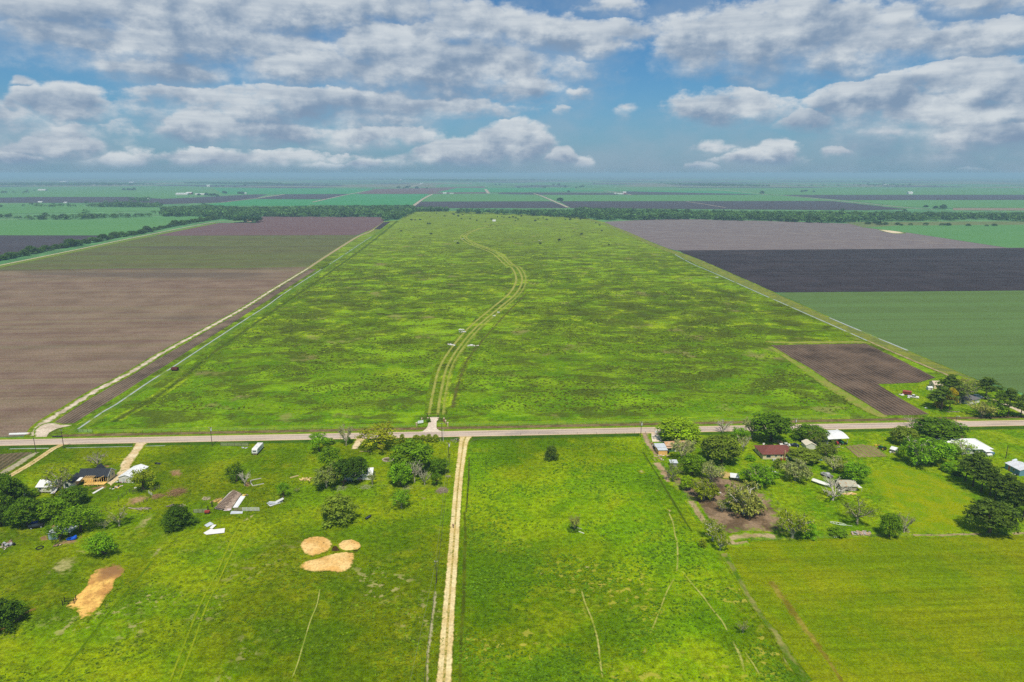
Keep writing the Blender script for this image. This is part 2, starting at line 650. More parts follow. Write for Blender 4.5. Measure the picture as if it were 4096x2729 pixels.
# lobes: centre x, y, half width, height above, depth below (in a 2353 px wide picture), strength
LOBES = [
    (430, 90, 430, 130, 100, .95), (980, 140, 330, 110, 120, .90), (680, 250, 330, 70, 70, .80), (2180, 250, 270, 110, 110, .90), (1800, 110, 320, 95, 75, .75), (560, 370, 420, 26, 26, .45), (130, 310, 170, 60, 60, .5),
    (60, 20, 150, 40, 35, .9), (300, 40, 300, 70, 50, 1), (330, 110, 270, 60, 35, 1), (640, 40, 330, 70, 60, 1), (880, 25, 190, 50, 35, .9),
    (380, 165, 200, 45, 30, .9), (640, 110, 200, 30, 35, .8),
    (850, 110, 95, 62, 60, 1.2), (690, 160, 190, 55, 40, 1), (930, 160, 230, 60, 60, 1.1), (1070, 70, 150, 65, 60, 1), (1120, 170, 150, 60, 60, 1), (1280, 90, 190, 50, 35, 1), (1180, 205, 110, 45, 40, .9),
    (1370, 110, 110, 30, 20, .8), (1410, 18, 60, 22, 18, .45),
    (420, 225, 110, 34, 22, .8), (340, 235, 40, 20, 12, .5), (780, 232, 230, 42, 38, 1), (1000, 250, 220, 35, 25, .9), (480, 300, 105, 55, 32, 1.1), (640, 305, 200, 32, 28, .9), (860, 320, 160, 32, 28, .8),
    (150, 250, 118, 52, 40, 1.1), (40, 270, 100, 40, 45, .9), (30, 250, 35, 25, 20, .9), (130, 345, 120, 35, 25, .9), (60, 365, 110, 22, 20, .7),
    (290, 375, 52, 28, 20, .8), (460, 368, 105, 28, 24, .8), (620, 368, 34, 20, 16, .5), (760, 385, 85, 15, 14, .7), (840, 378, 52, 20, 20, .9),
    (1185, 335, 85, 60, 55, 1.2), (1030, 355, 85, 36, 30, 1), (1120, 350, 110, 35, 40, 1), (1285, 365, 45, 26, 25, .9), (1340, 378, 26, 20, 16, .7),
    (1790, 95, 210, 95, 75, 1.25), (1620, 115, 130, 60, 45, 1), (1950, 120, 190, 65, 55, 1), (2120, 105, 150, 35, 40, .85), (2300, 90, 90, 45, 40, .8), (1545, 120, 60, 30, 25, .6),
    (2230, 15, 120, 40, 28, .8), (2350, 10, 60, 30, 25, .7),
    (1670, 258, 125, 52, 32, 1), (1745, 248, 58, 32, 35, .9),
    (1960, 245, 95, 56, 55, 1.15), (1880, 280, 95, 32, 25, .9), (2170, 190, 110, 55, 50, 1.1), (2290, 215, 140, 65, 60, 1), (2150, 265, 210, 45, 50, 1), (2280, 310, 200, 40, 45, 1), (2080, 300, 130, 30, 25, .8),
    (1745, 368, 95, 24, 16, .9), (1790, 355, 48, 28, 26, 1), (1615, 385, 38, 16, 13, .9), (1640, 343, 45, 14, 14, .32), (1930, 352, 36, 16, 14, .4), (2232, 402, 36, 14, 10, .35),
    (1335, 212, 32, 14, 14, .42), (1432, 165, 18, 16, 16, .38), (1285, 255, 14, 14, 12, .35), (60, 190, 28, 14, 12, .4), (1445, 250, 24, 18, 16, .3),
]

gen = wt.n('ShaderNodeTexCoord').outputs['Generated']
nrm_ = wt.vm('NORMALIZE', gen)
sx = wt.n('ShaderNodeSeparateXYZ'); wt.put(sx.inputs[0], nrm_)
AZ = wt.m('MULTIPLY', wt.m('ARCTAN2', sx.outputs[0], sx.outputs[1]), 180 / math.pi)
EL = wt.m('MULTIPLY', wt.m('ARCSINE', sx.outputs[2]), 180 / math.pi)


def comb(x, y, z=0.0):
    nd = wt.n('ShaderNodeCombineXYZ')
    wt.put(nd.inputs[0], x); wt.put(nd.inputs[1], y); wt.put(nd.inputs[2], z)
    return nd.outputs[0]


pa = comb(wt.m('MULTIPLY', AZ, .62), EL)
w1 = wt.noise(pa, .35, 3, .55, col=True)
w2 = wt.noise(pa, 1.3, 4, .6, col=True)
s1 = wt.n('ShaderNodeSeparateXYZ'); wt.put(s1.inputs[0], w1)
s2 = wt.n('ShaderNodeSeparateXYZ'); wt.put(s2.inputs[0], w2)
AZw = wt.m('ADD', AZ, wt.m('ADD', wt.m('MULTIPLY', wt.m('SUBTRACT', s1.outputs[0], .5), 2.2), wt.m('MULTIPLY', wt.m('SUBTRACT', s2.outputs[0], .5), 1.0)))
ELw = wt.m('ADD', EL, wt.m('ADD', wt.m('MULTIPLY', wt.m('SUBTRACT', s1.outputs[1], .5), 1.0), wt.m('MULTIPLY', wt.m('SUBTRACT', s2.outputs[1], .5), .8)))

# scattered clouds for the rest of the sky, outside the photographed sector
aabs = wt.m('ABSOLUTE', AZ)
rest = wt.ss(aabs, 40, 47)
high = wt.ss(EL, 16.5, 20.0)
rest = wt.m('MAXIMUM', rest, high)
Dn = wt.m('SUBTRACT', wt.m('MULTIPLY', wt.noise(pa, .16, 4, .6), 5.0), 2.6)
Dc = wt.m('SUBTRACT', wt.m('MULTIPLY', rest, wt.m('ADD', Dn, 3.0)), 3.0)
Tc = 0.0
for (x, y, hw, up, dn, k) in LOBES:
    ca, ce = azel(x, y)
    a1, _ = azel(x + hw, y); a0, _ = azel(x - hw, y)
    _, eu = azel(x, y - up); _, ed = azel(x, y + dn)
    g = wt.n('ShaderNodeGroup'); g.node_tree = grp
    for nm, val in (('az', AZw), ('el', ELw), ('ca', ca), ('ce', ce), ('ra', (a1 - a0) / 2 * 1.22), ('ru', (eu - ce) * 1.18), ('rd', (ce - ed) * 1.30), ('k', k), ('D', Dc), ('T', Tc)):
        wt.put(g.inputs[nm], val)
    Dc, Tc = g.outputs['D'], g.outputs['T']


def fbm(ox, oy):
    v = wt.vm('ADD', pa, (ox, oy, 0))
    return wt.noise(v, .42, 8, .60)


fa = fbm(0, 0)
fb = fbm(-.45, .60)
big_a = wt.noise(pa, .26, 3, .5)
big_b = wt.noise(wt.vm('ADD', pa, (-.7, 1.0, 0)), .26, 3, .5)
dens = wt.m('ADD', wt.m('ADD', Dc, .16), wt.m('MULTIPLY', wt.m('SUBTRACT', fa, .52), 3.2))
# crisp lit heads, ragged melting bases
base = wt.ss(Tc, .35, -.55)
edge = wt.m('MULTIPLY_ADD', base, .95, .66)
alpha = wt.m('MINIMUM', wt.m('MAXIMUM', wt.m('DIVIDE', wt.m('ADD', dens, .12), edge), 0.0), 1.0)
alpha = wt.ss(alpha, 0, 1)
lit = wt.m('ADD', wt.m('MULTIPLY', wt.m('SUBTRACT', fa, fb), 1.9), wt.m('MULTIPLY', wt.m('SUBTRACT', big_a, big_b), 1.7))
bright = wt.m('ADD', wt.m('MULTIPLY', wt.m('ADD', Tc, .10), .42), wt.m('ADD', lit, .46))
thin = wt.ss(dens, .9, .15, 0, .22)
bright = wt.ss(wt.m('ADD', bright, thin), .02, 1.02)
streak = wt.noise(comb(wt.m('MULTIPLY', AZ, .12), EL), .9, 4, .55)
bright = wt.m('MULTIPLY', bright, wt.ss(streak, .30, .62, .58, 1.04))

SKY_S = .067
nish = wt.n('ShaderNodeTexSky', sky_type='NISHITA')
nish.sun_disc = False
nish.sun_elevation = SUN_EL
nish.sun_rotation = SUN_AZ
nish.air_density = 1.0
nish.dust_density = .6
nish.ozone_density = 2.0
CL_SHADE = (1.85, 2.62, 3.70)
CL_LIGHT = (5.45, 5.85, 6.15)
sky = wt.mix(1.0, nish.outputs[0], (.29, .545, .74), 'MULTIPLY')
low = wt.ss(EL, 7.5, .2)
sky = wt.mix(wt.m('MULTIPLY', low, .55), sky, (1.85, 2.95, 4.3))
cl = wt.mix(bright, CL_SHADE, CL_LIGHT)
cl = wt.mix(wt.ss(EL, 1.3, -.4, 0, .7), cl, (1.9, 3.2, 4.5))
below = wt.ss(EL, .45, -.15, 1.0, 0.0)
fade = wt.m('MULTIPLY', alpha, wt.ss(EL, .0, .8, .0, .95))
veil = wt.ss(wt.noise(wt.vm('ADD', pa, (40, 7, 0)), .20, 5, .6), .38, .70, 0, .42)
sky = wt.mix(veil, sky, (2.9, 3.65, 4.5))
skyc = wt.mix(fade, sky, cl)
bg = wt.n('ShaderNodeBackground')
wt.put(bg.inputs[0], skyc)
bg.inputs[1].default_value = SKY_S
wo = wt.n('ShaderNodeOutputWorld')
wt.links.new(bg.outputs[0], wo.inputs[0])

sc.view_settings.view_transform = 'Standard'
sc.view_settings.look = 'None'
sc.view_settings.gamma = 1.0
sc.view_settings.exposure = .82
sc.view_settings.use_curve_mapping = False
sc.cycles.use_denoising = False
sc.cycles.max_bounces = 5
sc.cycles.diffuse_bounces = 3
sc.cycles.transparent_max_bounces = 8
sc.cycles.volume_bounces = 0
sc.cycles.sample_clamp_indirect = 4.0

# the air: one closed box of even, thin haze
hz, ht = new_mat('haze_air')
pv = ht.n('ShaderNodeVolumePrincipled')
pv.inputs['Color'].default_value = (.52, .82, 1.0, 1)
pv.inputs['Density'].default_value = 1.2e-4
pv.inputs['Anisotropy'].default_value = 0.0
ho = ht.n('ShaderNodeOutputMaterial')
ht.links.new(pv.outputs[0], ho.inputs['Volume'])
haze = MB().box((0, 0, 64.0), (124000, 124000, 134.0)).build('haze', hz)
haze['kind'] = 'stuff'
# ================================================================== the land
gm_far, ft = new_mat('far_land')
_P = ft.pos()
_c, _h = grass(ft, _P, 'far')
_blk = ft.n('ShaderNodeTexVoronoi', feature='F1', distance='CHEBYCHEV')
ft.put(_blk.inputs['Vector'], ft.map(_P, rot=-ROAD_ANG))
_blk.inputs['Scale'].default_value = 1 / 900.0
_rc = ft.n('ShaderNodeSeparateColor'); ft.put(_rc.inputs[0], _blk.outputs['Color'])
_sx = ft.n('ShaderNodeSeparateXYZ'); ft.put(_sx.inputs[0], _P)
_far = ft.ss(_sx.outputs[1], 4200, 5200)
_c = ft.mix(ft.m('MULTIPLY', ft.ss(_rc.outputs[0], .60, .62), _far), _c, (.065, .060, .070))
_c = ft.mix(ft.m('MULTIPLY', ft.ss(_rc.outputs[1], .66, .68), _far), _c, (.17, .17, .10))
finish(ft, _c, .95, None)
ground = MB()
_ex = [-60000, -20000, -6000, -2000, -600, 0, 600, 2000, 6000, 20000, 60000]
_vs = [(x, y, 0) for y in _ex for x in _ex]
ground.add(_vs, [(j * 11 + i, j * 11 + i + 1, (j + 1) * 11 + i + 1, (j + 1) * 11 + i) for j in range(10) for i in range(10)])
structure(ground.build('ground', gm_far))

g_left, g_right, g_mid, g_yard, g_verge = [grass_mat(k) for k in ('left', 'right', 'mid', 'yard', 'verge')]
g_hay = grass_mat('hay', (ROAD_ANG, .55))
g_gold = grass_mat('gold')
s_brown = soil_mat('brown_soil', (.140, .095, .072), (.225, .165, .120), row=.3, green=(.12, .125, .045), gamt=.35)
s_olive = soil_mat('sprouting_soil', (.075, .070, .045), (.125, .115, .060), row=.4, green=(.075, .115, .030), gamt=.8)
def blended_soil():
    m, t = new_mat('sprouting_soil')
    P = t.pos()
    a, h = soil(t, P, (.150, .096, .074), (.255, .182, .132), ROAD_ANG, row=.3, green=(.115, .115, .038), gamt=.40)
    b, _ = soil(t, P, (.095, .085, .045), (.150, .140, .060), ROAD_ANG, row=.4, green=(.095, .145, .030), gamt=.85)
    q = t.n('ShaderNodeSeparateXYZ'); t.put(q.inputs[0], t.map(P, rot=-ROAD_ANG))
    g = G((700, 1078)); v0 = -math.sin(ROAD_ANG) * g.x + math.cos(ROAD_ANG) * g.y
    wob = t.m('MULTIPLY', t.m('SUBTRACT', t.noise(t.map(P, rot=-ROAD_ANG, scale=(.15, 1, 1)), .03, 5, .65), .5), 110)
    c = t.mix(t.ss(t.m('ADD', q.outputs[1], wob), v0 - 22, v0 + 26), a, b)
    dark = t.noise(t.map(P, rot=-ROAD_ANG, scale=(.25, 1, 1)), .008, 4, .6)
    c = t.mix(t.m('MULTIPLY', t.ss(dark, .54, .66), .55), c, (.085, .070, .058))
    finish(t, c, .95, h, .2, .5, .08)
    return m


s_olive = s_brown = blended_soil()
s_mauve = soil_mat('mauve_soil', (.125, .075, .080), (.160, .100, .095), row=.3)
s_dark = soil_mat('dark_soil', (.034, .029, .034), (.058, .048, .054), row=.35, pale=(.11, .09, .09))
s_dark2 = soil_mat('far_dark_soil', (.055, .048, .058), (.075, .065, .075), row=.2, big=90)
s_grey = soil_mat('grey_soil', (.150, .122, .126), (.200, .168, .160), ang=ROAD_ANG - R(30), row=.25, pale=(.30, .25, .19))
s_crop = soil_mat('green_crop', (.088, .140, .042), (.105, .165, .050), row=.35, green=(.105, .190, .055), gamt=.75)
s_teal = soil_mat('bright_crop', (.045, .220, .075), (.060, .250, .085), row=.05, big=200)
s_teal2 = soil_mat('pale_crop', (.085, .215, .065), (.105, .235, .075), row=.05, big=200)
s_straw = soil_mat('dry_stubble', (.20, .17, .12), (.24, .20, .13), row=.05, big=200)

# --- far strips, the farthest first
Z = .6
for nm, pts, mt in [
    ('crop_field', [(2300, 752), (4096, 752), (4800, 752), (4800, 766), (3000, 766), (2300, 761)], s_teal2),
    ('plowed_field', [F4(-200, 168), F4(2354, 170), F4(3200, 172), F4(3200, 196), F4(-100, 192)], s_mauve),
    ('crop_field', [F4(-400, 196), F4(3000, 196), F4(3000, 229), F4(60, 230)], s_teal2),
    ('plowed_field', [F4(130, 232), F4(3200, 230), F4(3200, 275), F4(690, 278)], s_dark2),
    ('crop_field', [F4(720, 279), F4(3200, 276), F4(3200, 350), F4(2354, 352), F4(1270, 340)], s_teal2),
    ('stubble_strip', [F4(1700, 352), F4(2354, 351), F4(3200, 351), F4(3200, 378), F4(1700, 372)], s_straw),
    ('crop_field', [F3(-500, 165), F3(1800, 170), F4(300, 195), F4(90, 228), F3(1060, 198), F3(-700, 208)], s_teal),
    ('plowed_field', [F3(1060, 199), F3(1800, 200), F3(2250, 228), F3(1010, 229)], s_dark2),
    ('plowed_field', [F3(-100, 209), F3(940, 214), F3(980, 230), F3(250, 229), F3(-130, 221)], s_dark2),
    ('crop_field', [F3(270, 230), F3(2300, 229), F4(120, 236), F4(590, 286), F3(430, 289)], s_teal2),
    ('crop_field', [F2(1620, 222), F3(240, 230), F3(350, 289), F2(1500, 292)], s_teal2),
    ('plowed_field', [F2(1500, 293), F3(360, 290), F3(520, 352), F2(1420, 352)], s_dark2),
    ('plowed_field', [F3(440, 290), F4(590, 287), F4(1280, 362), F4(900, 372), F3(540, 352)], s_dark2),
    ('plowed_field', [F2(920, 221), F2(1100, 176), F2(2100, 152), F2(2140, 216), F2(1600, 221)], s_mauve),
    ('plowed_field', [F2(925, 221), F2(1010, 200), F2(2110, 196), F2(2140, 217), F2(1600, 221)], s_dark2),
    ('crop_field', [F2(-400, 165), F2(1000, 172), F2(1080, 178), F2(900, 221), F2(-300, 224)], s_teal),
    ('plowed_field', [F2(0, 268), F2(270, 225), F2(850, 222), F2(640, 270)], s_dark2),
    ('crop_field', [F2(880, 223), F2(1590, 222), F2(1420, 335), F2(480, 320), F2(640, 273)], s_teal),
    ('crop_field', [F2(0, 270), F2(630, 272), F2(470, 330), F1(1800, 330), F1(2040, 302), F1(2354, 269)], s_teal),
    ('plowed_field', [F1(-600, 268), F1(320, 250), F1(1200, 250), F1(1500, 268), F1(2354, 226), F2(100, 226), F1(2354, 262), F1(2030, 300), F1(1440, 318), F1(900, 300), F1(700, 303), F1(-700, 302)], s_dark2),
    ('crop_field', [F1(-800, 160), F1(1600, 150), F1(2354, 165), F1(2354, 222), F1(1500, 262), F1(1200, 249), F1(320, 249), F1(-700, 262)], s_teal2),
    ('meadow', [F1(-800, 310), F1(760, 320), F1(780, 345), F1(1800, 345), F1(1700, 372), F1(-800, 420)], s_teal2),
    ('crop_field', [F1(-900, 480), F1(120, 462), F1(1400, 432), F1(1990, 425), F1(1080, 604), F1(-900, 601)], s_teal2),
    ('plowed_field', [F1(-900, 602), F1(1080, 605), F1(550, 722), F1(0, 800), F1(-900, 1010)], s_dark2),
    ('crop_field', [F4(890, 531), F4(1200, 512), F4(3200, 500), F4(3200, 718), F4(2200, 717), F4(1300, 580)], s_teal2),
    ('scrub_strip', [F4(700, 480), F4(3200, 470), F4(3200, 515), F4(1200, 516), F4(880, 532)], soil_mat('scrub', (.10, .15, .05), (.17, .19, .08), row=.05, big=40)),
]:
    sheet(nm, pts, mt, Z, .0)
    Z -= .015

# --- the fields round the pasture
sheet('plowed_field', [(-2200, 1078), (1249, 1078), M1(1750, 225), M1(1250, 505), M1(700, 815), M1(330, 1035), M1(225, 1110), M1(190, 1150), (-2200, 1815)], s_brown, .10, .5)
sheet('plowed_field', [(-2200, 1290), F1(-1500, 1180), F1(0, 882), F1(1430, 607), F2(930, 601), F2(700, 750), F2(470, 905), (1249, 1078), (-2200, 1078)], s_olive, .12, .6)
sheet('plowed_field', [F1(1430, 606), F1(2000, 488), F1(2354, 486), F2(0, 428), F2(1185, 432), F2(1170, 480), F2(1060, 550), F2(930, 600)], s_mauve, .14, .4)
sheet('plowed_field', [F2(1085, 547), F2(1172, 480), F2(1240, 476), F2(1140, 548)], s_dark, .16, .4)
sheet('plowed_field', [F3(840, 478), F3(1250, 458), F3(1520, 450), F3(2354, 470), F4(750, 494), F4(900, 531), F4(1300, 579), F4(1700, 632), F4(2200, 716), F4(3400, 716), F4(3400, 722), F3(1520, 743), F3(1430, 722), F3(1100, 590)], s_grey, .10, .5)
sheet('plowed_field', [M3(20, 240), M3(2354, 224), M3(4600, 210), M3(4600, 495), M3(2354, 511), M3(680, 524), M3(430, 425), M3(170, 320)], s_dark, .12, .5)
sheet('crop_field', [M3(690, 525), M3(2354, 511), M3(4600, 496), M3(4600, 1330), M3(3100, 1340), M3(2354, 1205), M3(2010, 1100), M3(1560, 930), M3(1100, 720)], s_crop, .10, .6)

# the long green pasture itself
sheet('pasture', [(60, 1763), M1(235, 1130), M1(480, 945), M1(860, 730), M1(1430, 404), M1(1850, 155), M1(2070, 22), F2(700, 755), F2(940, 608), F2(1180, 474), F2(1310, 462), F2(1400, 405), F2(1480, 378), F2(1850, 378), F2(2354, 402), F3(520, 428), F3(680, 440), F3(860, 482),
                  F3(1100, 600), F3(1480, 745), M3(420, 440), M3(700, 570), M3(1100, 740), M3(1600, 960), M3(2000, 1120), M3(2354, 1220), (4600, 1640), (4600, road_y(4600)), (100, road_y(100))], g_mid, .06)
# banks and verges
ribbon('verge', [M1(450, 1150), M1(900, 868), M1(1400, 545), M1(1900, 225), F2(640, 900), F2(1060, 625), F2(1230, 500)], [8, 8, 8, 8, 8, 8, 7], patch_mat('left_bank', 'mid', (.075, .155, .008), (.14, .21, .015), .05, .3, .5), .075)
ribbon('verge', [M1(760, 1060), M1(1150, 820), M1(1480, 560), M1(2000, 200), F2(740, 900), F2(1080, 650), F2(1300, 470)], [7, 8, 8, 9, 9, 9, 8], patch_mat('rank_growth', 'mid', (.045, .080, .006), (.080, .100, .014), .30, .95, 1.5, .2), .08)
ribbon('verge', [F3(690, 450), F3(960, 540), F3(1300, 690), F3(1600, 800), M3(450, 450), M3(1000, 700), M3(1500, 915), M3(2000, 1130)], [10, 14, 16, 20, 20, 17, 15, 14], patch_mat('right_bank', 'mid', (.13, .16, .04), (.20, .22, .03), .05, .3, .5), .13)
sheet('plowed_strip', [M1(335, 1072), M1(500, 1066), M1(760, 900), M1(1100, 685), M1(1500, 432), M1(1900, 176), M1(2130, 30), M1(2080, 28), M1(1700, 262), M1(1400, 440), M1(1000, 672), M1(600, 905)],
      rows_mat('strip_rows', (.060, .045, .036), (.21, .155, .105), math.atan2((G(M1(2100, 30)) - G(M1(340, 1072))).y, (G(M1(2100, 30)) - G(M1(340, 1072))).x), 1.9), .115, .3)
salt = patch_mat('salty_track', 'verge', (.40, .32, .23), (.66, .55, .43), .40, .80, 1.9, .16)
ribbon('track', [M1(235, 1150), M1(300, 1065), M1(480, 950), M1(650, 845), M1(860, 735), M1(1130, 572), M1(1430, 408), M1(1640, 290), M1(1850, 158), M1(2070, 25)], [9, 9, 8, 7.5, 7.5, 7, 7, 6.5, 6, 5.5], salt, .15)
ribbon('track', [M1(2070, 25), F2(700, 760), F2(940, 612), F2(1060, 562), F2(1180, 478)], [6, 7, 8, 7, 6], patch_mat('dry_track', 'verge', (.30, .25, .13), (.36, .28, .17), .15, .5, .8, .16), .15)
blob('bare_ground', [M1(225, 1175), M1(240, 1100), M1(330, 1060), M1(430, 1072), M1(500, 1078), M1(400, 1100), M1(330, 1135), M1(300, 1180)], patch_mat('salty_turn', 'verge', (.46, .37, .27), (.62, .52, .40), .04, .22, .5, .25), .17)['kind'] = 'structure'
water = patch_mat('ditch_water', 'verge', (.36, .38, .33), (.46, .47, .42), .20, .45, .5, .3, 'water', wet=True)
ribbon('ditch_water', [M1(525, 1105), M1(700, 985), M1(780, 940), M1(1000, 790), M1(1160, 690), M1(1400, 532), M1(1640, 375), M1(1800, 272), M1(1930, 180), M1(2210, 0), F2(600, 915), F2(720, 840), F2(830, 768), F2(960, 680), F2(1060, 615)], 1.5, water, .12)
ribbon('ditch_water', [M3(0, 268), M3(115, 330), M3(240, 383), M3(410, 458), M3(650, 565), M3(680, 577), M3(935, 690), M3(1000, 718), M3(1100, 762), M3(1310, 856)], 1.8, water, .16)
ribbon('ditch_water', [M3(1040, 694), M3(1200, 762), M3(1400, 846), M3(1570, 916)], 2.4, water, .165)
ribbon('track', [M3(1300, 850), M3(1480, 930), M3(1680, 1015), M3(1860, 1090)], [3, 4, 4, 3], patch_mat('bank_dirt', 'verge', (.24, .18, .10), (.36, .27, .16), .3, .6, 1.2), .17)
sheet('plowed_plot', [M3(645, 880), M3(960, 874), M3(1285, 870), M3(1500, 970), M3(1760, 1100), M3(1640, 1133), M3(1365, 1142), M3(1500, 1226), M3(1712, 1346), M3(1600, 1352), M3(1414, 1352), M3(1330, 1300), M3(1100, 1160), M3(870, 1012)],
      rows_mat('plot_rows', (.036, .027, .023), (.165, .115, .080), math.atan2((G(M3(1285, 872)) - G(M3(1700, 1060))).y, (G(M3(1285, 872)) - G(M3(1700, 1060))).x), 2.4), .15, .5)
ribbon('verge', [M3(610, 855), M3(760, 862), M3(1250, 858), M3(1320, 868)], [5, 6, 6, 3], patch_mat('pale_verge', 'mid', (.22, .25, .03), (.28, .27, .07), .05, .4, .9), .11)
ribbon('verge', [M3(640, 890), M3(860, 1030), M3(1060, 1165), M3(1330, 1325), M3(1420, 1365)], [4, 6, 9, 9, 6], patch_mat('pale_verge_b', 'mid', (.17, .25, .02), (.24, .24, .05), .05, .4, .9), .11)

# tracks through the pasture
ribbon('track', [M2(575, 1010), M2(600, 860), M2(640, 690), M2(720, 560), M2(840, 420), M2(1000, 285), M2(1110, 185), M2(1150, 95), M2(1120, 20), F2(2330, 870), F2(2200, 760), F2(1990, 675), F2(1915, 625), F2(1935, 590), F2(2000, 558), F2(2120, 525), F2(2354, 482)],
       [12, 12, 13, 14, 15, 17, 18, 18, 18, 17, 18, 19, 17, 15, 13, 9, 5], patch_mat('field_track_bank', 'mid', (.20, .25, .025), (.29, .29, .06), .08, .42, .7, .3), .09)
ribbon('track', [M2(560, 1010), M2(585, 860), M2(628, 690), M2(706, 560), M2(826, 420), M2(986, 285), M2(1100, 185), M2(1138, 95), M2(1106, 20), F2(2310, 870), F2(2180, 760), F2(1975, 680), F2(1898, 625), F2(1920, 588), F2(1990, 552)],
       [9, 9, 9.5, 10, 11, 13, 14, 14, 14, 13, 14, 15, 13, 12, 9], patch_mat('field_track_ruts', 'mid', (.235, .26, .04), (.31, .30, .07), .02, .14, .3, .4, 'ruts'), .11)
ribbon('track', [M2(520, 985), M2(545, 850), M2(590, 700), M2(680, 560), M2(800, 420), M2(960, 290)], [3, 4, 5, 5, 5, 4], patch_mat('rank_edge', 'mid', (.050, .075, .008), (.075, .085, .015), .3, .8, 1.5, .2), .10)
ribbon('track', [M2(690, 960), M2(730, 800), M2(790, 640), M2(900, 500), M2(1050, 330), M2(1200, 180)], [6, 5, 5, 4, 4, 4], patch_mat('rank_edge_b', 'mid', (.075, .085, .012), (.10, .10, .020), .4, .9, 1.6, .2), .10)

# --- south of the road
sheet('pasture', [(-2400, road_y(-2400)), (1862, road_y(1862)), (1836, 2100), (1806, 2500), (1770, 3000), (1700, 3700), (-2800, 3700)], g_left, .05)
sheet('pasture', [(1856, road_y(1856)), (5600, road_y(5600)), (5600, 2150), (5600, 2900), (5600, 3700), (1690, 3700), (1765, 3000), (1800, 2500), (1830, 2100)], g_right, .04)
sheet('yard_grass', [D(150, 350), E(1568, 262), K(1254, 506), (4700, 1683), (4700, 2130), N4(2354, 205), N4(1200, 226), N4(0, 262), N3(1990, 290), D(1000, 1560), D(780, 1260), D(560, 960), D(420, 850), D(310, 560)], g_yard, .07, .5)
sheet('hay_field', [N3(1985, 300), N4(0, 262), N4(700, 245), N4(1200, 227), N4(2354, 208), (5400, 2120), (5600, 3700), (3740, 3700), (3237, 2729), N4(0, 1030), N3(2150, 720), N3(1945, 400)], g_hay, .09, .4)
blob('yard_grass', [K(190, 830), K(400, 890), K(560, 950), K(760, 1070), K(900, 1175), K(800, 1300), K(700, 1444), K(340, 1446), K(210, 1260), K(0, 1085), E(1240, 870), E(1200, 720), K(60, 880)], patch_mat('golden_lawn', 'yard', (.225, .265, .0012), (.155, .245, .002), .02, .22, .22, .3), .10, rings=(1, .9, .8, .6, .3, 0))['kind'] = 'structure'
sheet('yard_grass', [M3(1712, 1348), M3(1500, 1228), M3(1368, 1145), M3(1640, 1137), M3(1760, 1103), M3(1900, 1080), M3(2354, 1230), (4600, 1660), (4600, road_y(4600) - 18), (3700, road_y(3700) - 18)], g_yard, .14, .4)
# roadside strips
def along(dy, x0=-1500, x1=5600, n=15): return [(x0 + (x1 - x0) * i / (n - 1), road_y(x0 + (x1 - x0) * i / (n - 1)) + dy) for i in range(n)]
ribbon('verge', along(-24, 240), 4.6, patch_mat('ditch_bank', 'verge', (.115, .085, .035), (.19, .14, .065), .15, .45, 1.0, .35), .17, 6)
ribbon('verge', along(-15, -1500), 3.6, patch_mat('mown_edge', 'verge', (.12, .22, .008), (.17, .24, .015), .05, .3, .6), .16, 6)
ribbon('verge', along(-40, 330, 3400), 6.5, patch_mat('fresh_strip', 'mid', (.12, .24, .006), (.18, .27, .010), .1, .5, .9, .12), .10, 6)
ribbon('verge', along(18, -1500, 4400), 5.0, patch_mat('road_ditch', 'left', (.035, .085, .006), (.060, .120, .008), .15, .5, .6, .4), .085, 6)
ribbon('ditch_water', [A(100, 384), A(260, 380), A(380, 380), A(510, 378)], 1.0, water, .10)
ribbon('ditch_water', [A(690, 374), A(880, 370), B(420, 350)], .6, water, .10)
# --- the road and drives
asph, at_ = new_mat('worn_road')
_P = at_.pos(); _q = at_.map(_P, rot=-ROAD_ANG)
_u = at_.m('ABSOLUTE', at_.attr('u'))
_n = at_.noise(at_.map(_q, scale=(.06, 1, 1)), .8, 4, .65)
_g = at_.noise(_P, 2.2, 4, .7)
_lane = at_.ss(at_.m('ABSOLUTE', at_.m('SUBTRACT', _u, .42)), .05, .28)
_c = at_.mix(at_.ss(at_.m('ADD', _n, at_.m('MULTIPLY', _lane, .12)), .40, .62), (.36, .28, .225), (.50, .40, .315))
_c = at_.mix(at_.ss(at_.noise(at_.map(_q, scale=(.25, 1, 1)), .035, 4, .6), .56, .64, 0, .6), _c, (.26, .22, .20))
_c = at_.mix(at_.ss(at_.m('ADD', _u, at_.m('MULTIPLY', at_.m('SUBTRACT', _g, .5), .4)), .70, .92), _c, (.60, .45, .27))
_c = at_.scale(_c, at_.ss(_g, .25, .75, .8, 1.2))
finish(at_, _c, .9, _g, .05, .4)
ribbon('road', along(0), 7.6, asph, .20, 5, .06)
lane = patch_mat('sandy_drive', 'left', (.58, .44, .19), (.68, .56, .29), .10, .32, .6, .6, 'lane')
ribbon('driveway', [(1868, road_y(1868) + 2), C(1975, 300), C(1960, 400), C(1930, 620), C(1905, 880), N2(1835, 60), N2(1815, 340), N2(1795, 600), N2(1772, 900), N2(1752, 1200), N2(1728, 1540), (1760, 2900), (1690, 3600)],
       [8, 5.6, 4.7, 4.2, 4.1, 4.1, 4.1, 4.1, 4.2, 4.3, 4.4, 4.4, 4.4], lane, .12, 3)
conc = paint((.62, .52, .42), .85, .12, .25, name='concrete')
sheet('driveway', [H9(400, 1012), H9(560, 985), H9(700, 880), H9(790, 760), H9(830, 600), H9(905, 520), H9(920, 440), H9(880, 345), H9(1060, 338), H9(1240, 342), H9(1275, 420), H9(1240, 480), H9(1190, 540), H9(1185, 820), H9(1230, 890), H9(1320, 945), H9(1470, 990), H9(1470, 1012), H9(900, 1020)], patch_mat('apron', None, (.60, .49, .38), (.66, .56, .44), -.5, -.4, .2), .215)
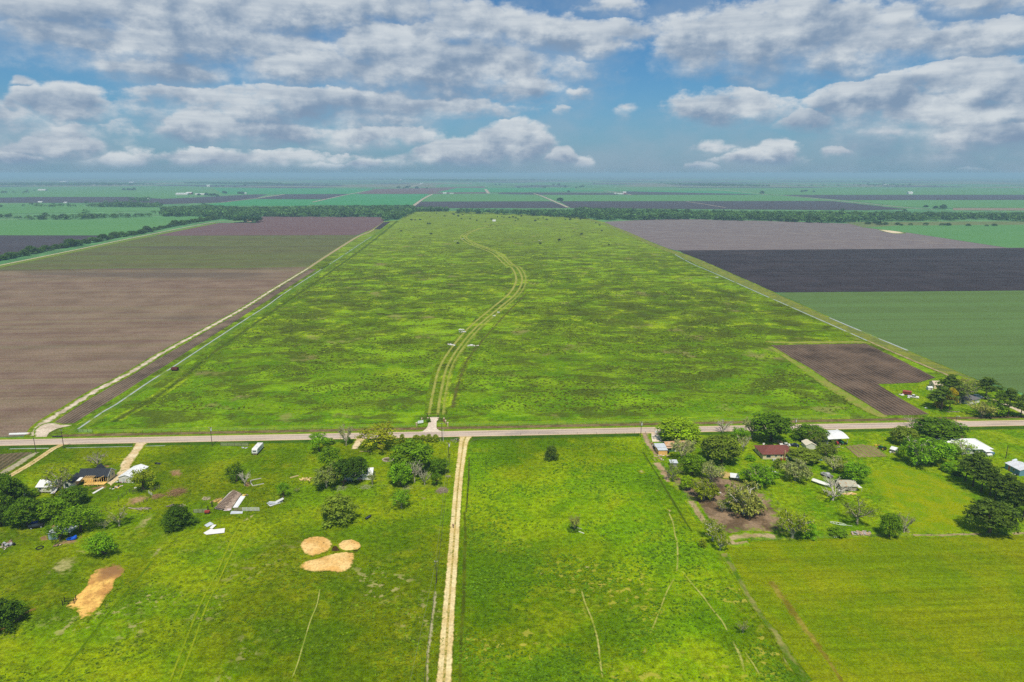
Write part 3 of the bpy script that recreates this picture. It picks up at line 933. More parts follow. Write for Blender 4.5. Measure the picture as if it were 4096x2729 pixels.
sand = patch_mat('sandy_track', 'left', (.55, .40, .20), (.66, .54, .34), .18, .45, 1.0, .5)
ribbon('track', [A(650, 340), A(560, 380), A(420, 475), A(290, 560), A(150, 640), A(30, 710)], [3.6, 3.6, 3.6, 3.6, 3.6, 3], patch_mat('sandy_track_b', 'left', (.50, .36, .16), (.60, .46, .24), .15, .35, .6, .5, 'lane'), .11)
ribbon('track', [A(1480, 318), A(1430, 390), A(1370, 470), A(1320, 540), A(1300, 610), A(1220, 690), A(1120, 770)], [7, 5, 6, 6, 5, 4, 4], sand, .11)
ribbon('track', [D(290, 318), D(275, 350), D(300, 390), D(335, 440)], [10, 8, 8, 7], patch_mat('gravel_drive', 'yard', (.58, .46, .34), (.68, .58, .46), .15, .4, .8, .5), .13)
ribbon('track', [C(905, 265), C(880, 300), C(850, 345), C(830, 385)], [6, 5, 4.5, 3.5], sand, .12)
ribbon('track', [K(640, 480), K(720, 492), K(820, 500)], [2, 3, 3], sand, .16)
ribbon('track', [K(860, 292), K(960, 305), K(1080, 350), K(1170, 385), K(1254, 425), K(1400, 500)], 4.0, patch_mat('farm_drive', 'yard', (.52, .42, .28), (.60, .50, .36), .1, .35, .7), .18)
ribbon('track', [(-1200, 1300), F1(-1200, 1120), F1(0, 878), F1(700, 735), F1(1300, 610), F1(1970, 481), F1(2200, 474), F2(20, 470)], [7, 6, 6, 6, 6, 6, 6, 4], patch_mat('section_road', 'verge', (.42, .36, .24), (.48, .41, .28), .1, .35, .6, .2), .2, 10)
ribbon('verge', [F1(-1200, 1155), F1(0, 892), F1(700, 748), F1(1300, 624), F1(1990, 489)], 14, patch_mat('section_verge', 'verge', (.13, .18, .03), (.17, .21, .04), .05, .5, .9, .1), .17, 10)
far_rd = patch_mat('far_road', None, (.36, .30, .23), (.42, .36, .28), .02, .1, .2, .05)
for q, w in (([F4(-50, 226), F4(130, 235), F4(600, 280), F4(1240, 345), F4(1530, 366)], 11), ([F3(200, 219), F3(255, 235), F3(400, 296), F3(515, 347)], 12), ([F2(1620, 224), F2(1540, 266), F2(1450, 330)], 14),
             ([F2(0, 263), F2(260, 226)], 16), ([F2(520, 298), F2(700, 258), F2(860, 224), F2(1010, 195)], 12), ([F2(2110, 178), F2(2140, 217)], 22), ([F3(850, 190), F3(1010, 215), F3(1100, 232)], 12), ([F3(1840, 178), F3(2354, 229)], 14),
             ([F3(1600, 290), F3(1900, 338), F3(1960, 348)], 7), ([F1(2030, 302), F1(2354, 262)], 9), ([F2(1400, 162), F2(1520, 130)], 22)):
    ribbon('road', q, w, far_rd, .75, 40)
blob('bare_ground', [F4(1000, 548), F4(1130, 556), F4(1270, 580), F4(1180, 588), F4(1080, 572)], patch_mat('sand_bar', None, (.62, .50, .33), (.68, .56, .38), .05, .4, .6, .05), .16)['kind'] = 'structure'
# dry shore of the paddock, trampled soil of the cattle yard
mud = patch_mat('trampled_soil', 'yard', (.120, .080, .045), (.260, .180, .110), .06, .30, .9, .35)
blob('bare_ground', [D(430, 760), D(560, 800), D(720, 800), D(930, 740), D(1100, 745), D(1290, 850), D(1420, 930), D(1500, 980), E(230, 1010), E(370, 1180), E(440, 1430), E(0, 1450), D(1100, 1462), D(940, 1390), D(800, 1260), D(700, 1110), D(560, 970), D(440, 850)], mud, .12, rings=(1, .97, .92, .8, .5, 0))['kind'] = 'structure'
ribbon('dirt_strip', [D(330, 660), D(390, 730), D(430, 800), D(450, 860)], [5, 7, 6, 3], patch_mat('pale_dirt', 'yard', (.30, .20, .11), (.40, .29, .17), .35, .8, 1.6, .4), .125)
blob('bare_ground', [D(950, 760), D(1060, 740), D(1130, 780), D(1120, 840), D(1020, 830)], patch_mat('yellow_straw', 'yard', (.44, .31, .10), (.50, .36, .15), .1, .5, 1), .135)['kind'] = 'structure'
ribbon('dirt_strip', [D(210, 350), D(230, 440), D(300, 530), D(360, 620)], [6, 5, 5, 4], patch_mat('rubble_dirt', 'yard', (.26, .18, .10), (.40, .29, .19), .35, .8, 1.6, .5), .125)
for pts, w in (([D(360, 600), D(300, 590)], 4), ([D(690, 1060), D(760, 1180), D(840, 1290)], 5), ([D(1060, 1500), D(1180, 1480), D(1270, 1475)], 7), ([D(1100, 1450), D(1300, 1420), D(1568, 1430)], 6), ([K(330, 1447), K(560, 1449), K(720, 1442), K(900, 1440)], 2.6), ([K(1160, 1437), K(1254, 1428)], 3)):
    ribbon('dirt_strip', pts, w, patch_mat('pale_edge', 'yard', (.30, .23, .10), (.40, .31, .17), .35, .85, 1.6, .4), .13)
# cow paths
path = patch_mat('cow_path', 'right', (.25, .28, .04), (.37, .35, .10), .28, .95, 1.3, .8)
for q, w in (([D(440, 1150), D(500, 1280), D(525, 1430), N3(1512, 250), N3(1522, 330), N3(1522, 480), N3(1510, 560)], 1.25), ([N3(1505, 590), N3(1430, 720), N3(1370, 870), N3(1320, 1000), N3(1265, 1130)], 1.0), ([N3(1130, 1380), N3(1090, 1460)], 1.4),
             ([N3(1555, 530), N3(1640, 640), N3(1760, 780), N3(1840, 890), N3(1930, 1000), N3(1990, 1110)], 1.1), ([N3(2020, 1170), N3(2100, 1330), N3(2140, 1490)], 1.5), ([N3(635, 700), N3(670, 830), N3(740, 1000), N3(790, 1190), N3(812, 1380), N3(840, 1561)], 1.15),
             ([N2(590, 690), N2(560, 850), N2(500, 1000), N2(440, 1200), N2(380, 1400), N2(320, 1561)], .8), ([N3(2130, 1270), N3(2220, 1400), N3(2290, 1520)], 1.0)):
    ribbon('cow_path', q, w * .9, path, .07, 1.0, taper=True)
tyre = patch_mat('tyre_marks', 'left', (.20, .26, .005), (.25, .29, .01), .2, .9, 1.2, .7)
for q in ([N1(1560, 1561), N1(1680, 1250), N1(1850, 830), N1(1990, 560), N1(2140, 230), N1(2250, 60)], [N1(1640, 1561), N1(1760, 1250), N1(1900, 860), N1(2040, 570), N1(2190, 250), N1(2300, 70)]):
    ribbon('tyre_track', q, .9, tyre, .07, 3)
ribbon('dirt_strip', [N1(560, 1500), N1(830, 1150), N1(1000, 930), N1(1250, 640), N1(1400, 450)], 1.6, patch_mat('dark_line', 'left', (.065, .125, .002), (.09, .15, .003), .2, .9, 1.2), .066)
ribbon('dirt_strip', [N2(1915, 0), N2(1925, 200), N2(1915, 450), N2(1910, 800), N2(1890, 1100), N2(1875, 1561)], [2, 2.2, 2.4, 2.4, 2, 1.4], patch_mat('wet_rut', 'right', (.055, .075, .004), (.09, .12, .005), .3, .8, 1.4, .6), .066)
ribbon('dirt_strip', [C(2030, 470), C(2025, 700), C(2010, 900), C(1990, 1200), C(1980, 1568)], [1.6, 1.5, 1.5, 1.6, 2], patch_mat('wet_rut_b', 'right', (.045, .060, .006), (.08, .10, .010), .35, .7, 1.2, .6), .062)
ribbon('dirt_strip', [N2(1650, 730), N2(1640, 850), N2(1620, 1000), N2(1600, 1180), N2(1580, 1300), N2(1575, 1561)], [1.8, 1.8, 1.6, 2, 1.4, 1.2], patch_mat('dead_stalks', 'left', (.30, .27, .12), (.38, .34, .19), .35, .9, 1.6, .8), .066)
ribbon('dirt_strip', [D(190, 550), D(250, 650), D(330, 770), D(420, 930), D(500, 1060), D(590, 1210), D(690, 1370)], [1.6, 1.6, 1.8, 2, 2, 1.8, 1.2], patch_mat('dark_rut', 'right', (.045, .080, .004), (.07, .105, .006), .25, .75, 1.3, .5), .074)
ribbon('dirt_strip', [N3(1950, 380), N3(2100, 640), N3(2220, 850), N3(2354, 1040), N4(60, 1100), N4(200, 1340), N4(360, 1561)], [3, 2.6, 2.4, 2.2, 2.6, 3, 3], patch_mat('rank_border', 'right', (.07, .14, .004), (.24, .23, .06), .2, .7, 1.5, .4), .115)
ribbon('dirt_strip', [N4(30, 640), N4(130, 780), N4(250, 950), N4(360, 1100), N4(500, 1290), N4(680, 1561)], [5, 5, 4.5, 4, 3, 2.4], patch_mat('torn_sod', 'hay', (.15, .13, .010), (.26, .22, .03), .35, .85, 1.7, .5), .105)
# bare patches round the yards
drt = patch_mat('red_dirt', 'left', (.22, .13, .06), (.34, .22, .11), .22, .75, 1.5, .6)
for q in ([B(425, 640), B(470, 590), B(560, 585), B(630, 630), B(590, 690), B(500, 690)],
          [B(1210, 760), B(1250, 715), B(1310, 715), B(1330, 770), B(1270, 800)], [A(380, 1310), A(480, 1270), A(520, 1350), A(420, 1365)], [A(500, 1200), A(580, 1170), A(560, 1230)],
          [A(520, 1400), A(600, 1340), A(760, 1340), A(900, 1270), A(840, 1360), A(640, 1410)], [B(200, 900), B(300, 850), B(400, 860), B(330, 910), B(230, 930)], [B(0, 900), B(150, 860), B(290, 870), B(200, 950), B(0, 1000)],
          [B(920, 1000), B(930, 910), B(1080, 870), B(1150, 850), B(1010, 1000)], [A(1055, 560), A(1110, 545), A(1180, 570), A(1120, 590)], [A(1000, 780), A(1120, 740), A(1150, 800), A(880, 830), A(900, 790)]):
    blob('dirt_patch', q, drt, .085)['kind'] = 'structure'
dry = patch_mat('dry_grass', 'left', (.27, .26, .08), (.36, .32, .13), .32, .95, 1.8, .5)
for q in ([B(30, 1290), B(100, 1160), B(230, 1060), B(350, 1020), B(290, 1130), B(200, 1250)], [B(220, 1560), B(300, 1460), B(420, 1365), B(400, 1420), B(290, 1550)], [A(650, 1500), A(750, 1440), A(950, 1440), A(850, 1530)], [N1(350, 560), N1(560, 380), N1(780, 390), N1(600, 640), N1(430, 600)],
          [C(1500, 890), C(1560, 880), C(1630, 890), C(1570, 925)], [B(1270, 1100), B(1370, 1065), B(1340, 1110), B(1170, 1170)], [D(260, 600), D(300, 590), D(350, 650), D(320, 660)], [D(120, 740), D(190, 730), D(220, 770), D(160, 780)],
          [D(310, 940), D(360, 945), D(355, 965), D(315, 960)], [D(430, 1140), D(490, 1150), D(500, 1180), D(450, 1190)], [N3(640, 500), N3(680, 480), N3(740, 515), N3(690, 540)], [N3(240, 560), N3(265, 550), N3(290, 568), N3(262, 582)], [N3(1190, 1300), N3(1225, 1225), N3(1250, 1290), N3(1220, 1310)],
          [N4(100, 1260), N4(160, 1260), N4(230, 1410), N4(180, 1470), N4(130, 1400)], [N1(1340, 470), N1(1430, 340), N1(1520, 285), N1(1460, 400)], [H2(1150, 900), H2(1170, 800), H2(1340, 770), H2(1360, 790), H2(1230, 940)]):
    blob('dry_patch', q, dry, .08)['kind'] = 'structure'
ribbon('dirt_strip', [N1(0, 1090), N1(120, 1010), N1(230, 920), N1(330, 890)], [3, 3, 2.4, 1.5], patch_mat('orange_dirt', 'left', (.16, .10, .02), (.24, .16, .04), .2, .6, 1), .068)
# hay spread on the grass
straw = patch_mat('spread_hay', 'left', (.62, .36, .11), (.74, .50, .20), .00, .14, .40, .9, 'straw')
straw2 = patch_mat('spread_hay_b', 'left', (.46, .23, .065), (.76, .46, .12), -.02, .16, .62, .6, 'straw')
_nt = NT(straw2.node_tree)
_pb = [n for n in straw2.node_tree.nodes if n.type == 'BSDF_PRINCIPLED'][0]
_old = _pb.inputs['Base Color'].links[0].from_node          # the rim mix: tint its straw side
_straw_col = _old.inputs[7].links[0].from_socket
_c0, _c1 = G(N1(1060, 530)), G(N1(840, 700))
_d = _nt.vm('LENGTH', _nt.vm('SUBTRACT', _nt.pos(), (_c0.x, _c0.y, .3)))
_k = _nt.ss(_nt.m('ADD', _d, _nt.m('MULTIPLY', _nt.noise(_nt.pos(), .25, 4, .65), 9.0)), (_c1 - _c0).length * .75 + 5.5, (_c1 - _c0).length * .35 + 3.0)
_nt.put(_old.inputs[7], _nt.mix(_nt.m('MULTIPLY', _k, .85), _straw_col, (.24, .125, .055)))
for q, lab, mt in (([N2(400, 310), N2(440, 250), N2(560, 222), N2(660, 240), N2(705, 300), N2(680, 350), N2(590, 390), N2(520, 410), N2(440, 375)], 'largest round patch of pale hay spread on the grass below the rounded bush', straw),
                   ([N2(750, 300), N2(800, 262), N2(880, 250), N2(950, 275), N2(970, 320), N2(930, 350), N2(820, 360), N2(770, 340)], 'small oval patch of hay beside the larger round one, speckled with dark bits', straw),
                   ([N2(390, 510), N2(430, 460), N2(560, 430), N2(700, 385), N2(830, 365), N2(905, 375), N2(900, 470), N2(850, 540), N2(770, 560), N2(660, 545), N2(500, 550)], 'wide lobed patch of hay in front of the two round ones', straw),
                   ([N1(605, 870), N1(680, 790), N1(790, 690), N1(830, 580), N1(920, 510), N1(1050, 475), N1(1135, 495), N1(1140, 570), N1(1060, 620), N1(1050, 690), N1(970, 790), N1(910, 890), N1(850, 950), N1(740, 990), N1(720, 930), N1(650, 890)], 'long golden patch of hay with a brown far end and a black feeder rack', straw2)):
    tag(blob('hay_patch', q, mt, .10, .35, .10), lab, 'hay', 'hay spread out for cattle')
blob('burnt_patch', [N2(680, 370), N2(700, 310), N2(730, 300), N2(780, 350), N2(800, 362), N2(740, 370)], patch_mat('burnt_hay', 'left', (.035, .02, .008), (.06, .035, .012), .1, .4, .8), .11)['kind'] = 'structure'
blob('burnt_patch', [N2(830, 362), N2(930, 352), N2(975, 320), N2(985, 335), N2(920, 375)], patch_mat('burnt_hay', 'left', (.035, .02, .008), (.06, .035, .012), .2, .6, 1), .09)['kind'] = 'structure'
# kitchen garden
sheet('vegetable_plot', [E(1000, 490), E(1160, 468), E(1300, 490), E(1440, 595), E(1130, 605)], rows_mat('garden_rows', (.16, .11, .055), (.33, .25, .13), math.atan2((G(E(1110, 480)) - G(E(1280, 600))).y, (G(E(1110, 480)) - G(E(1280, 600))).x), 2.2, (.15, .21, .02)), .13, .2)
sheet('plowed_plot', [A(-700, 500), A(0, 440), A(200, 425), A(340, 420), A(280, 470), A(0, 670), A(-700, 1000)], rows_mat('corner_rows', (.045, .05, .02), (.16, .12, .07), math.atan2((G(A(300, 430)) - G(A(0, 640))).y, (G(A(300, 430)) - G(A(0, 640))).x), 2.2), .12, .3)
ribbon('dirt_strip', [A(0, 655), A(160, 560), A(300, 470), A(390, 420)], [5, 5, 5, 3], patch_mat('dry_rim', 'left', (.30, .26, .16), (.38, .33, .22), .2, .6, 1.2), .13)
for q in ([E(240, 440), E(280, 430), E(345, 480)], [E(285, 425), E(320, 440), E(350, 465)]):
    ribbon('track', q, 2.0, patch_mat('red_drive', 'yard', (.42, .26, .12), (.48, .32, .18), .1, .4, .6), .12)
# ================================================================== trees
lm, lt_ = new_mat('foliage')
_oi = lt_.n('ShaderNodeObjectInfo')
_tn = lt_.attr('tint')
_lc = lt_.scale(_oi.outputs['Color'], _tn)
_hue = lt_.attr('warm')
_lc = lt_.mix(_hue, _lc, lt_.vm('MULTIPLY', _lc, (1.28, 1.14, .8)))
_b = lt_.n('ShaderNodeBsdfPrincipled')
lt_.put(_b.inputs['Base Color'], _lc)
_b.inputs['Roughness'].default_value = .65
_b.inputs['Specular IOR Level'].default_value = .12
_tr = lt_.n('ShaderNodeBsdfTranslucent')
lt_.put(_tr.inputs[0], _lc)
_mx = lt_.n('ShaderNodeMixShader'); _mx.inputs[0].default_value = .35
lt_.links.new(_b.outputs[0], _mx.inputs[1]); lt_.links.new(_tr.outputs[0], _mx.inputs[2])
_o = lt_.n('ShaderNodeOutputMaterial'); lt_.links.new(_mx.outputs[0], _o.inputs[0])
bark, bt_ = new_mat('bark')
_oi = bt_.n('ShaderNodeObjectInfo')
_bc = bt_.scale(_oi.outputs['Color'], bt_.ss(bt_.noise(bt_.pos(), 2.5, 4, .6), .3, .7, .6, 1.35))
finish(bt_, _bc, .9, spec=.1)


class Tree:
    """unit tree: height 1, crown half width .5"""
    def __init__(s, seed):
        s.r = random.Random(seed)
        s.wood = MB()
        s.lv, s.lf, s.tint, s.warm = [], [], [], []

    def limb(s, p, q, r0, r1, bend=.08, n=3, sides=5):
        p, q = Vector(p), Vector(q)
        L = (q - p).length
        prev, pr = p, r0
        for i in range(1, n + 1):
            k = i / n
            c = p.lerp(q, k)
            if i < n: c += Vector([s.r.uniform(-1, 1) * bend * L for _ in range(3)])
            rr = r0 + (r1 - r0) * k
            s.wood.tube(prev, c, pr, rr, sides, cap=False)
            prev, pr = c, rr
        return q

    def leaf(s, c, nrm, size, tint, warm=0.0):
        nrm = Vector(nrm)
        if nrm.length < 1e-5: nrm = Vector((0, 0, 1))
        nrm.normalize()
        a = nrm.cross(Vector((s.r.uniform(-1, 1), s.r.uniform(-1, 1), s.r.uniform(-1, 1))))
        if a.length < 1e-4: a = Vector((1, 0, 0))
        a.normalize(); b = nrm.cross(a)
        k = len(s.lv)
        w, h = size * s.r.uniform(.6, 1.1), size * s.r.uniform(.6, 1.2)
        for (i, j) in ((-1, -.2), (-.2, -1), (.9, -.5), (1, .4), (.1, 1), (-.8, .6)):
            z = s.r.uniform(-.25, .25) * size
            s.lv.append(tuple(c + a * (i * w * .6) + b * (j * h * .6) + nrm * z))
        s.lf.append(tuple(range(k, k + 6)))
        s.tint.append(tint); s.warm.append(warm)

    def clump(s, c, rad, n, size, flat=1.0, bare=.0, dens=1.0):
        """leaves through a lump, more on its upper outside"""
        base = s.r.uniform(.72, 1.22)
        wm = s.r.uniform(0, .5)
        for _ in range(n):
            d = Vector([s.r.gauss(0, 1) for _ in range(3)])
            d.normalize()
            if d.z < -.35 and s.r.random() < .7: d.z = -d.z
            rr = rad * (s.r.random() ** .33) * s.r.uniform(.8, 1.12)
            p = Vector(c) + Vector((d.x * rr, d.y * rr, d.z * rr * flat))
            nr = d * 1.0 + Vector([s.r.gauss(0, .45) for _ in range(3)]) + Vector((0, 0, .35))
            s.leaf(p, nr, size * s.r.uniform(.6, 1.3), base * s.r.uniform(.75, 1.25), min(1, max(0, wm + s.r.uniform(-.2, .3))))

    def meshes(s, name):
        a = np.array(s.lv if len(s.lv) > 2500 else [v for v in s.wood.v])
        top = np.percentile(a[:, 2], 99.0)
        rx = np.percentile(np.abs(a[:, 0]), 96.0); ry = np.percentile(np.abs(a[:, 1]), 96.0)
        k = (.5 / rx, .5 / ry, 1.0 / top)
        s.lv = [(p[0] * k[0], p[1] * k[1], p[2] * k[2]) for p in s.lv]
        s.wood.v = [(p[0] * k[0], p[1] * k[1], p[2] * k[2]) for p in s.wood.v]
        w = s.wood.mesh(name + '_trunk', bark, True) if s.wood.v else None
        me = None
        if s.lv:
            me = bpy.data.meshes.new(name + '_crown')
            me.from_pydata(s.lv, [], s.lf)
            for nm, d in (('tint', s.tint), ('warm', s.warm)):
                at = me.attributes.new(nm, 'FLOAT', 'FACE')
                at.data.foreach_set('value', d)
            me.materials.append(lm)
        return w, me


def broad(seed, trunk=.16, leaves=85, lumps=36, size=.040, lean=0.0, cz=.56, rz=.44, irregular=.25):
    t = Tree(seed); r = t.r
    top = t.limb((0, 0, 0), (lean * .3, 0, trunk + .10), .035, .026)
    pts = []
    for i in range(lumps):
        a = 2.399963 * i + r.uniform(-.3, .3)
        k = (i + .5) / lumps
        z = 1 - 1.80 * k                      # top .. under the middle
        rad = math.sqrt(max(0.02, 1 - z * z)) if z > 0 else 1.0 - .12 * abs(z)
        f = r.uniform(1 - irregular, 1.0) * .80
        pts.append(Vector((math.cos(a) * rad * .5 * f + lean * .2, math.sin(a) * rad * .5 * f, cz + z * rz * f)))
    for i in range(7):
        pts.append(Vector((r.uniform(-.25, .25), r.uniform(-.25, .25), cz + r.uniform(-.2, .25))))
    for i, p in enumerate(pts):
        if i % 3 == 0: t.limb(top, p, .016, .004, .10, 3, 4)
        t.clump(p, r.uniform(.105, .165), leaves, size, .85)
    return t.meshes('leafy_tree')


def budding(seed, leaves=11, trunk=.12, size=.026, limbs=7, low=.0, spread=1.0):
    """spring tree: pale forking boughs showing through thin young leaves"""
    t = Tree(seed); r = t.r
    top = t.limb((0, 0, 0), (r.uniform(-.03, .03), 0, trunk), .030, .024)
    for i in range(limbs):
        a = 2 * math.pi * i / limbs + r.uniform(-.4, .4)
        el = r.uniform(.45, 1.25)
        L = r.uniform(.38, .52)
        q = top + Vector((math.cos(a) * math.cos(el) * L * .78 * spread, math.sin(a) * math.cos(el) * L * .78 * spread, math.sin(el) * L * .85 + .03))
        t.limb(top, q, .017, .009, .09, 3, 5)
        for j in range(5):
            m = top.lerp(q, r.uniform(.45, 1.0))
            d = Vector((math.cos(a + r.uniform(-1.1, 1.1)), math.sin(a + r.uniform(-1.1, 1.1)), r.uniform(.0, 1.2)))
            d.normalize()
            e = m + d * r.uniform(.12, .24)
            h = math.hypot(e.x, e.y)
            if h > .5: e.x *= .5 / h; e.y *= .5 / h
            e.z = min(e.z, 1.0)
            t.limb(m, e, .0075, .004, .10, 2, 4)
            for k in range(4):
                f = m.lerp(e, r.uniform(.35, 1.0))
                g = f + Vector((r.uniform(-1, 1), r.uniform(-1, 1), r.uniform(-.3, 1))) * .085
                t.wood.tube(f, g, .0048, .0026, 3, cap=False)
                if leaves: t.clump(g, r.uniform(.04, .07), leaves, size, .8)
    if low:
        for i in range(int(low)):
            a = r.uniform(0, 6.28); q = r.uniform(.15, .42)
            t.clump((math.cos(a) * q, math.sin(a) * q, r.uniform(.16, .42)), .12, 70, .036, .8)
    return t.meshes('budding_tree')


def pine(seed, bole=.42):
    t = Tree(seed); r = t.r
    t.limb((0, 0, 0), (r.uniform(-.02, .02), 0, .95), .026, .008, .012, 5, 6)
    for i in range(34):
        z = bole + (1 - bole) * (i + .5) / 26 * .96
        k = (z - bole) / (1 - bole)
        rad = .5 * (1 - abs(k - .38) ** 1.4 * 1.5) * r.uniform(.55, 1.0)
        a = 2.4 * i + r.uniform(-.4, .4)
        q = Vector((math.cos(a) * rad * .8, math.sin(a) * rad * .8, z + .02))
        t.limb((0, 0, z - .03), q, .007, .003, .05, 2, 4)
        t.clump(q, r.uniform(.09, .15), 75, .034, .42)
        if i % 2: t.clump(q * .55 + Vector((0, 0, z * .45)), .10, 45, .034, .5)
    return t.meshes('pine_tree')


def shrub(seed, lumps=22, leaves=70, size=.045, cone=0.0):
    t = Tree(seed); r = t.r
    for i in range(4):
        a = r.uniform(0, 6.28)
        t.limb((0, 0, 0), (math.cos(a) * .16, math.sin(a) * .16, .5), .014, .006)
    for i in range(lumps):
        a = 2.4 * i + r.uniform(-.3, .3)
        k = (i + .5) / lumps
        z = .10 + .76 * k
        rad = (math.sin(math.pi * min(1, (.30 + .70 * k))) ** .6 if not cone else (1 - k * .72)) * .40 * r.uniform(.72, 1.0)
        t.clump((math.cos(a) * rad, math.sin(a) * rad, z), r.uniform(.12, .17), leaves, size, .9)
    for i in range(6): t.clump((r.uniform(-.12, .12), r.uniform(-.12, .12), .2 + .12 * i), .16, leaves, size, .9)
    return t.meshes('bush')


PROTO = {
    'broad': [broad(11), broad(12, .15, 80, 38), broad(13, .18, 85, 32, irregular=.4), broad(14, .13, 85, 36, cz=.54, rz=.45)],
    'open': [broad(21, .20, 55, 24, .036, irregular=.5), broad(22, .18, 50, 22, .036, irregular=.55), broad(23, .22, 55, 26, .036, lean=.5, irregular=.5)],
    'bud': [budding(31), budding(32, 12), budding(33, 10, .08, limbs=9)],
    'budgreen': [budding(41, 14, low=16), budding(42, 14, .10, low=18)],
    'thin': [budding(51, 6), budding(52, 7, .2)],
    'bare': [budding(61, 0, .16, limbs=8), budding(62, 0, .10, limbs=9), budding(63, 3, .12, limbs=9)],
    'pine': [pine(71), pine(72, .36), pine(73, .48)],
    'bush': [shrub(81), shrub(82), shrub(83, 26)],
    'cedar': [shrub(91, 30, 90, .034, .6), shrub(92, 28, 90, .034, .4)],
}
COLR = {
    'dark': (.110, .220, .005), 'deep': (.070, .145, .005), 'mid': (.165, .310, .005), 'lime': (.300, .470, .006), 'bright': (.190, .390, .006),
    'olive': (.28, .36, .010), 'gold': (.33, .37, .010), 'grey': (.24, .32, .05), 'pale': (.38, .42, .08), 'yellow': (.56, .46, .010),
    'pine': (.105, .175, .016), 'tan': (.36, .42, .13), 'sage': (.185, .265, .022),
}
BARK = {'b': (.10, .075, .05), 'p': (.40, .37, .27), 'g': (.30, .275, .19), 'w': (.52, .48, .38)}
_tc = {}


def tree(kind, cf, x, base, top, hw, col, label, bk='b', name=None, cat='tree', group=None, depth=1.0, z=.06, x0=None):
    """one tree with its foot on the ground at (x, base), its top at row top, its crown hw pixels wide to each side (in crop pixels)"""
    i = _tc.get(kind, 0); _tc[kind] = i + 1
    w, c = PROTO[kind][i % len(PROTO[kind])]
    P = G(cf(x, base), 0)
    fx, fy = cf(x, top)
    h = max(.6, height_at(P, fy))
    px = cf(x + hw, base)[0] - cf(x, base)[0]
    rad = px * mpp(P)
    # the far half of a round crown lies above its middle in the picture: take that off the height
    h = max(h * .6, h - rad * .22)
    nm = name or {'pine': 'pine_tree', 'bush': 'bush', 'cedar': 'cedar_tree', 'bare': 'bare_tree'}.get(kind, 'tree')
    o = empty(nm, (P.x, P.y, z), random.uniform(0, 6.28), label, cat, group)
    s = (rad * 2, rad * 2 * depth, h)
    if w:
        tr = link('trunk' if kind not in ('bush',) else 'stem', w, o)
        tr.scale = s
        tr.color = (*BARK[bk], 1)
    if c:
        cr = link('crown', c, o)
        cr.scale = s
        k = random.uniform(.92, 1.08)
        cr.color = (*[v * k for v in COLR[col]], 1)
    return o


T = tree
# -- left yard
T('broad', A, 60, 1010, 640, 135, 'dark', 'tall dark green tree left of the white cottage, farthest back of its clump', group='trees of the left yard')
T('broad', A, 175, 965, 745, 110, 'dark', 'dark tree whose crown hides a white tank beside the white cottage')
T('broad', A, 15, 1190, 985, 100, 'deep', 'very dark tree cut by the picture edge below the tall one')
T('broad', A, 290, 1185, 890, 150, 'dark', 'round dark green tree standing over the black parked car')
T('broad', A, 540, 1140, 885, 150, 'mid', 'mid green tree between the tree over the car and the tin shed', depth=.9)
T('broad', A, 775, 970, 775, 118, 'dark', 'dark glossy tree hiding the left wing of the house being framed')
T('open', A, 845, 1250, 955, 175, 'mid', 'wide green tree leaning over the tin roofed shed')
T('open', A, 625, 1345, 1110, 100, 'mid', 'small leafy tree in front of the tin shed wall')
T('open', A, 1105, 1480, 1250, 150, 'bright', 'low spreading bright green tree alone in the grass below the tin shed')
T('thin', A, 1245, 1190, 995, 95, 'olive', 'young thin leaved tree with two pale stems above the dry grass', 'p')
T('thin', A, 1090, 1212, 1110, 60, 'tan', 'small pale trunked tree nearly bare beside the old fence posts', 'w')
T('thin', A, 640, 835, 560, 130, 'olive', 'thinly leaved tree with a long pale limb, right of the white cottage', 'g')
T('bare', A, 1030, 585, 405, 95, 'pale', 'bare tree with dark trunk behind the black roofed house', 'g')
T('open', B, 195, 805, 580, 112, 'olive', 'leafy olive tree standing against the side of the white garage')
T('bush', A, 345, 880, 790, 55, 'mid', 'bush beside the white cottage', cat='bush')
T('bush', N1, 20, 1060, 800, 165, 'deep', 'dark bush at the picture edge above the orange dirt line', cat='bush')
T('bush', N1, 130, 960, 815, 90, 'mid', 'lighter green bush growing against the dark bush at the picture edge', cat='bush')
T('open', B, 1165, 725, 540, 85, 'deep', 'small dark tree leaning left beside a dead grey trunk')
T('bare', B, 1252, 770, 610, 55, 'pale', 'dead grey tree standing in a patch of bare dirt', 'w')
T('cedar', B, 560, 1195, 960, 138, 'deep', 'very dark rounded cedar near the fallen barn', cat='tree')
T('open', B, 1660, 895, 735, 60, 'bright', 'small bright tree at the end of the stacked tin sheets')
T('thin', B, 1800, 838, 778, 25, 'olive', 'tiny sapling right of the small bright tree', 'p', name='sapling')
# -- middle clump
T('open', C, 460, 420, 200, 88, 'bright', 'slim bright green tree just below the road, left of the bare pale tree')
T('bush', C, 560, 335, 262, 60, 'mid', 'bush between the slim bright tree and the road ditch', cat='bush')
T('bare', C, 745, 352, 110, 75, 'pale', 'bare pale tree standing at the road beside a pole', 'p')
T('bush', C, 770, 322, 250, 26, 'bright', 'small green bush at the foot of the bare pale tree', cat='bush')
T('open', C, 1090, 382, 120, 182, 'gold', 'big round golden olive tree beside the road')
T('open', C, 600, 625, 355, 120, 'mid', 'green tree with dead boughs between the golden tree and the dark house tree')
T('budgreen', C, 540, 790, 545, 125, 'grey', 'greyish tree with many dead pale boughs left of the hidden house', 'p')
T('broad', C, 720, 760, 490, 85, 'deep', 'dark tree with a straight pale trunk left of the hidden house')
T('broad', C, 855, 700, 455, 175, 'deep', 'broad very dark tree crown covering most of the hidden house', depth=.6)
T('broad', C, 1430, 605, 280, 205, 'mid', 'largest round green tree of the clump by the sandy drive')
T('broad', C, 1315, 760, 520, 112, 'bright', 'bright green round tree in front of the largest one')
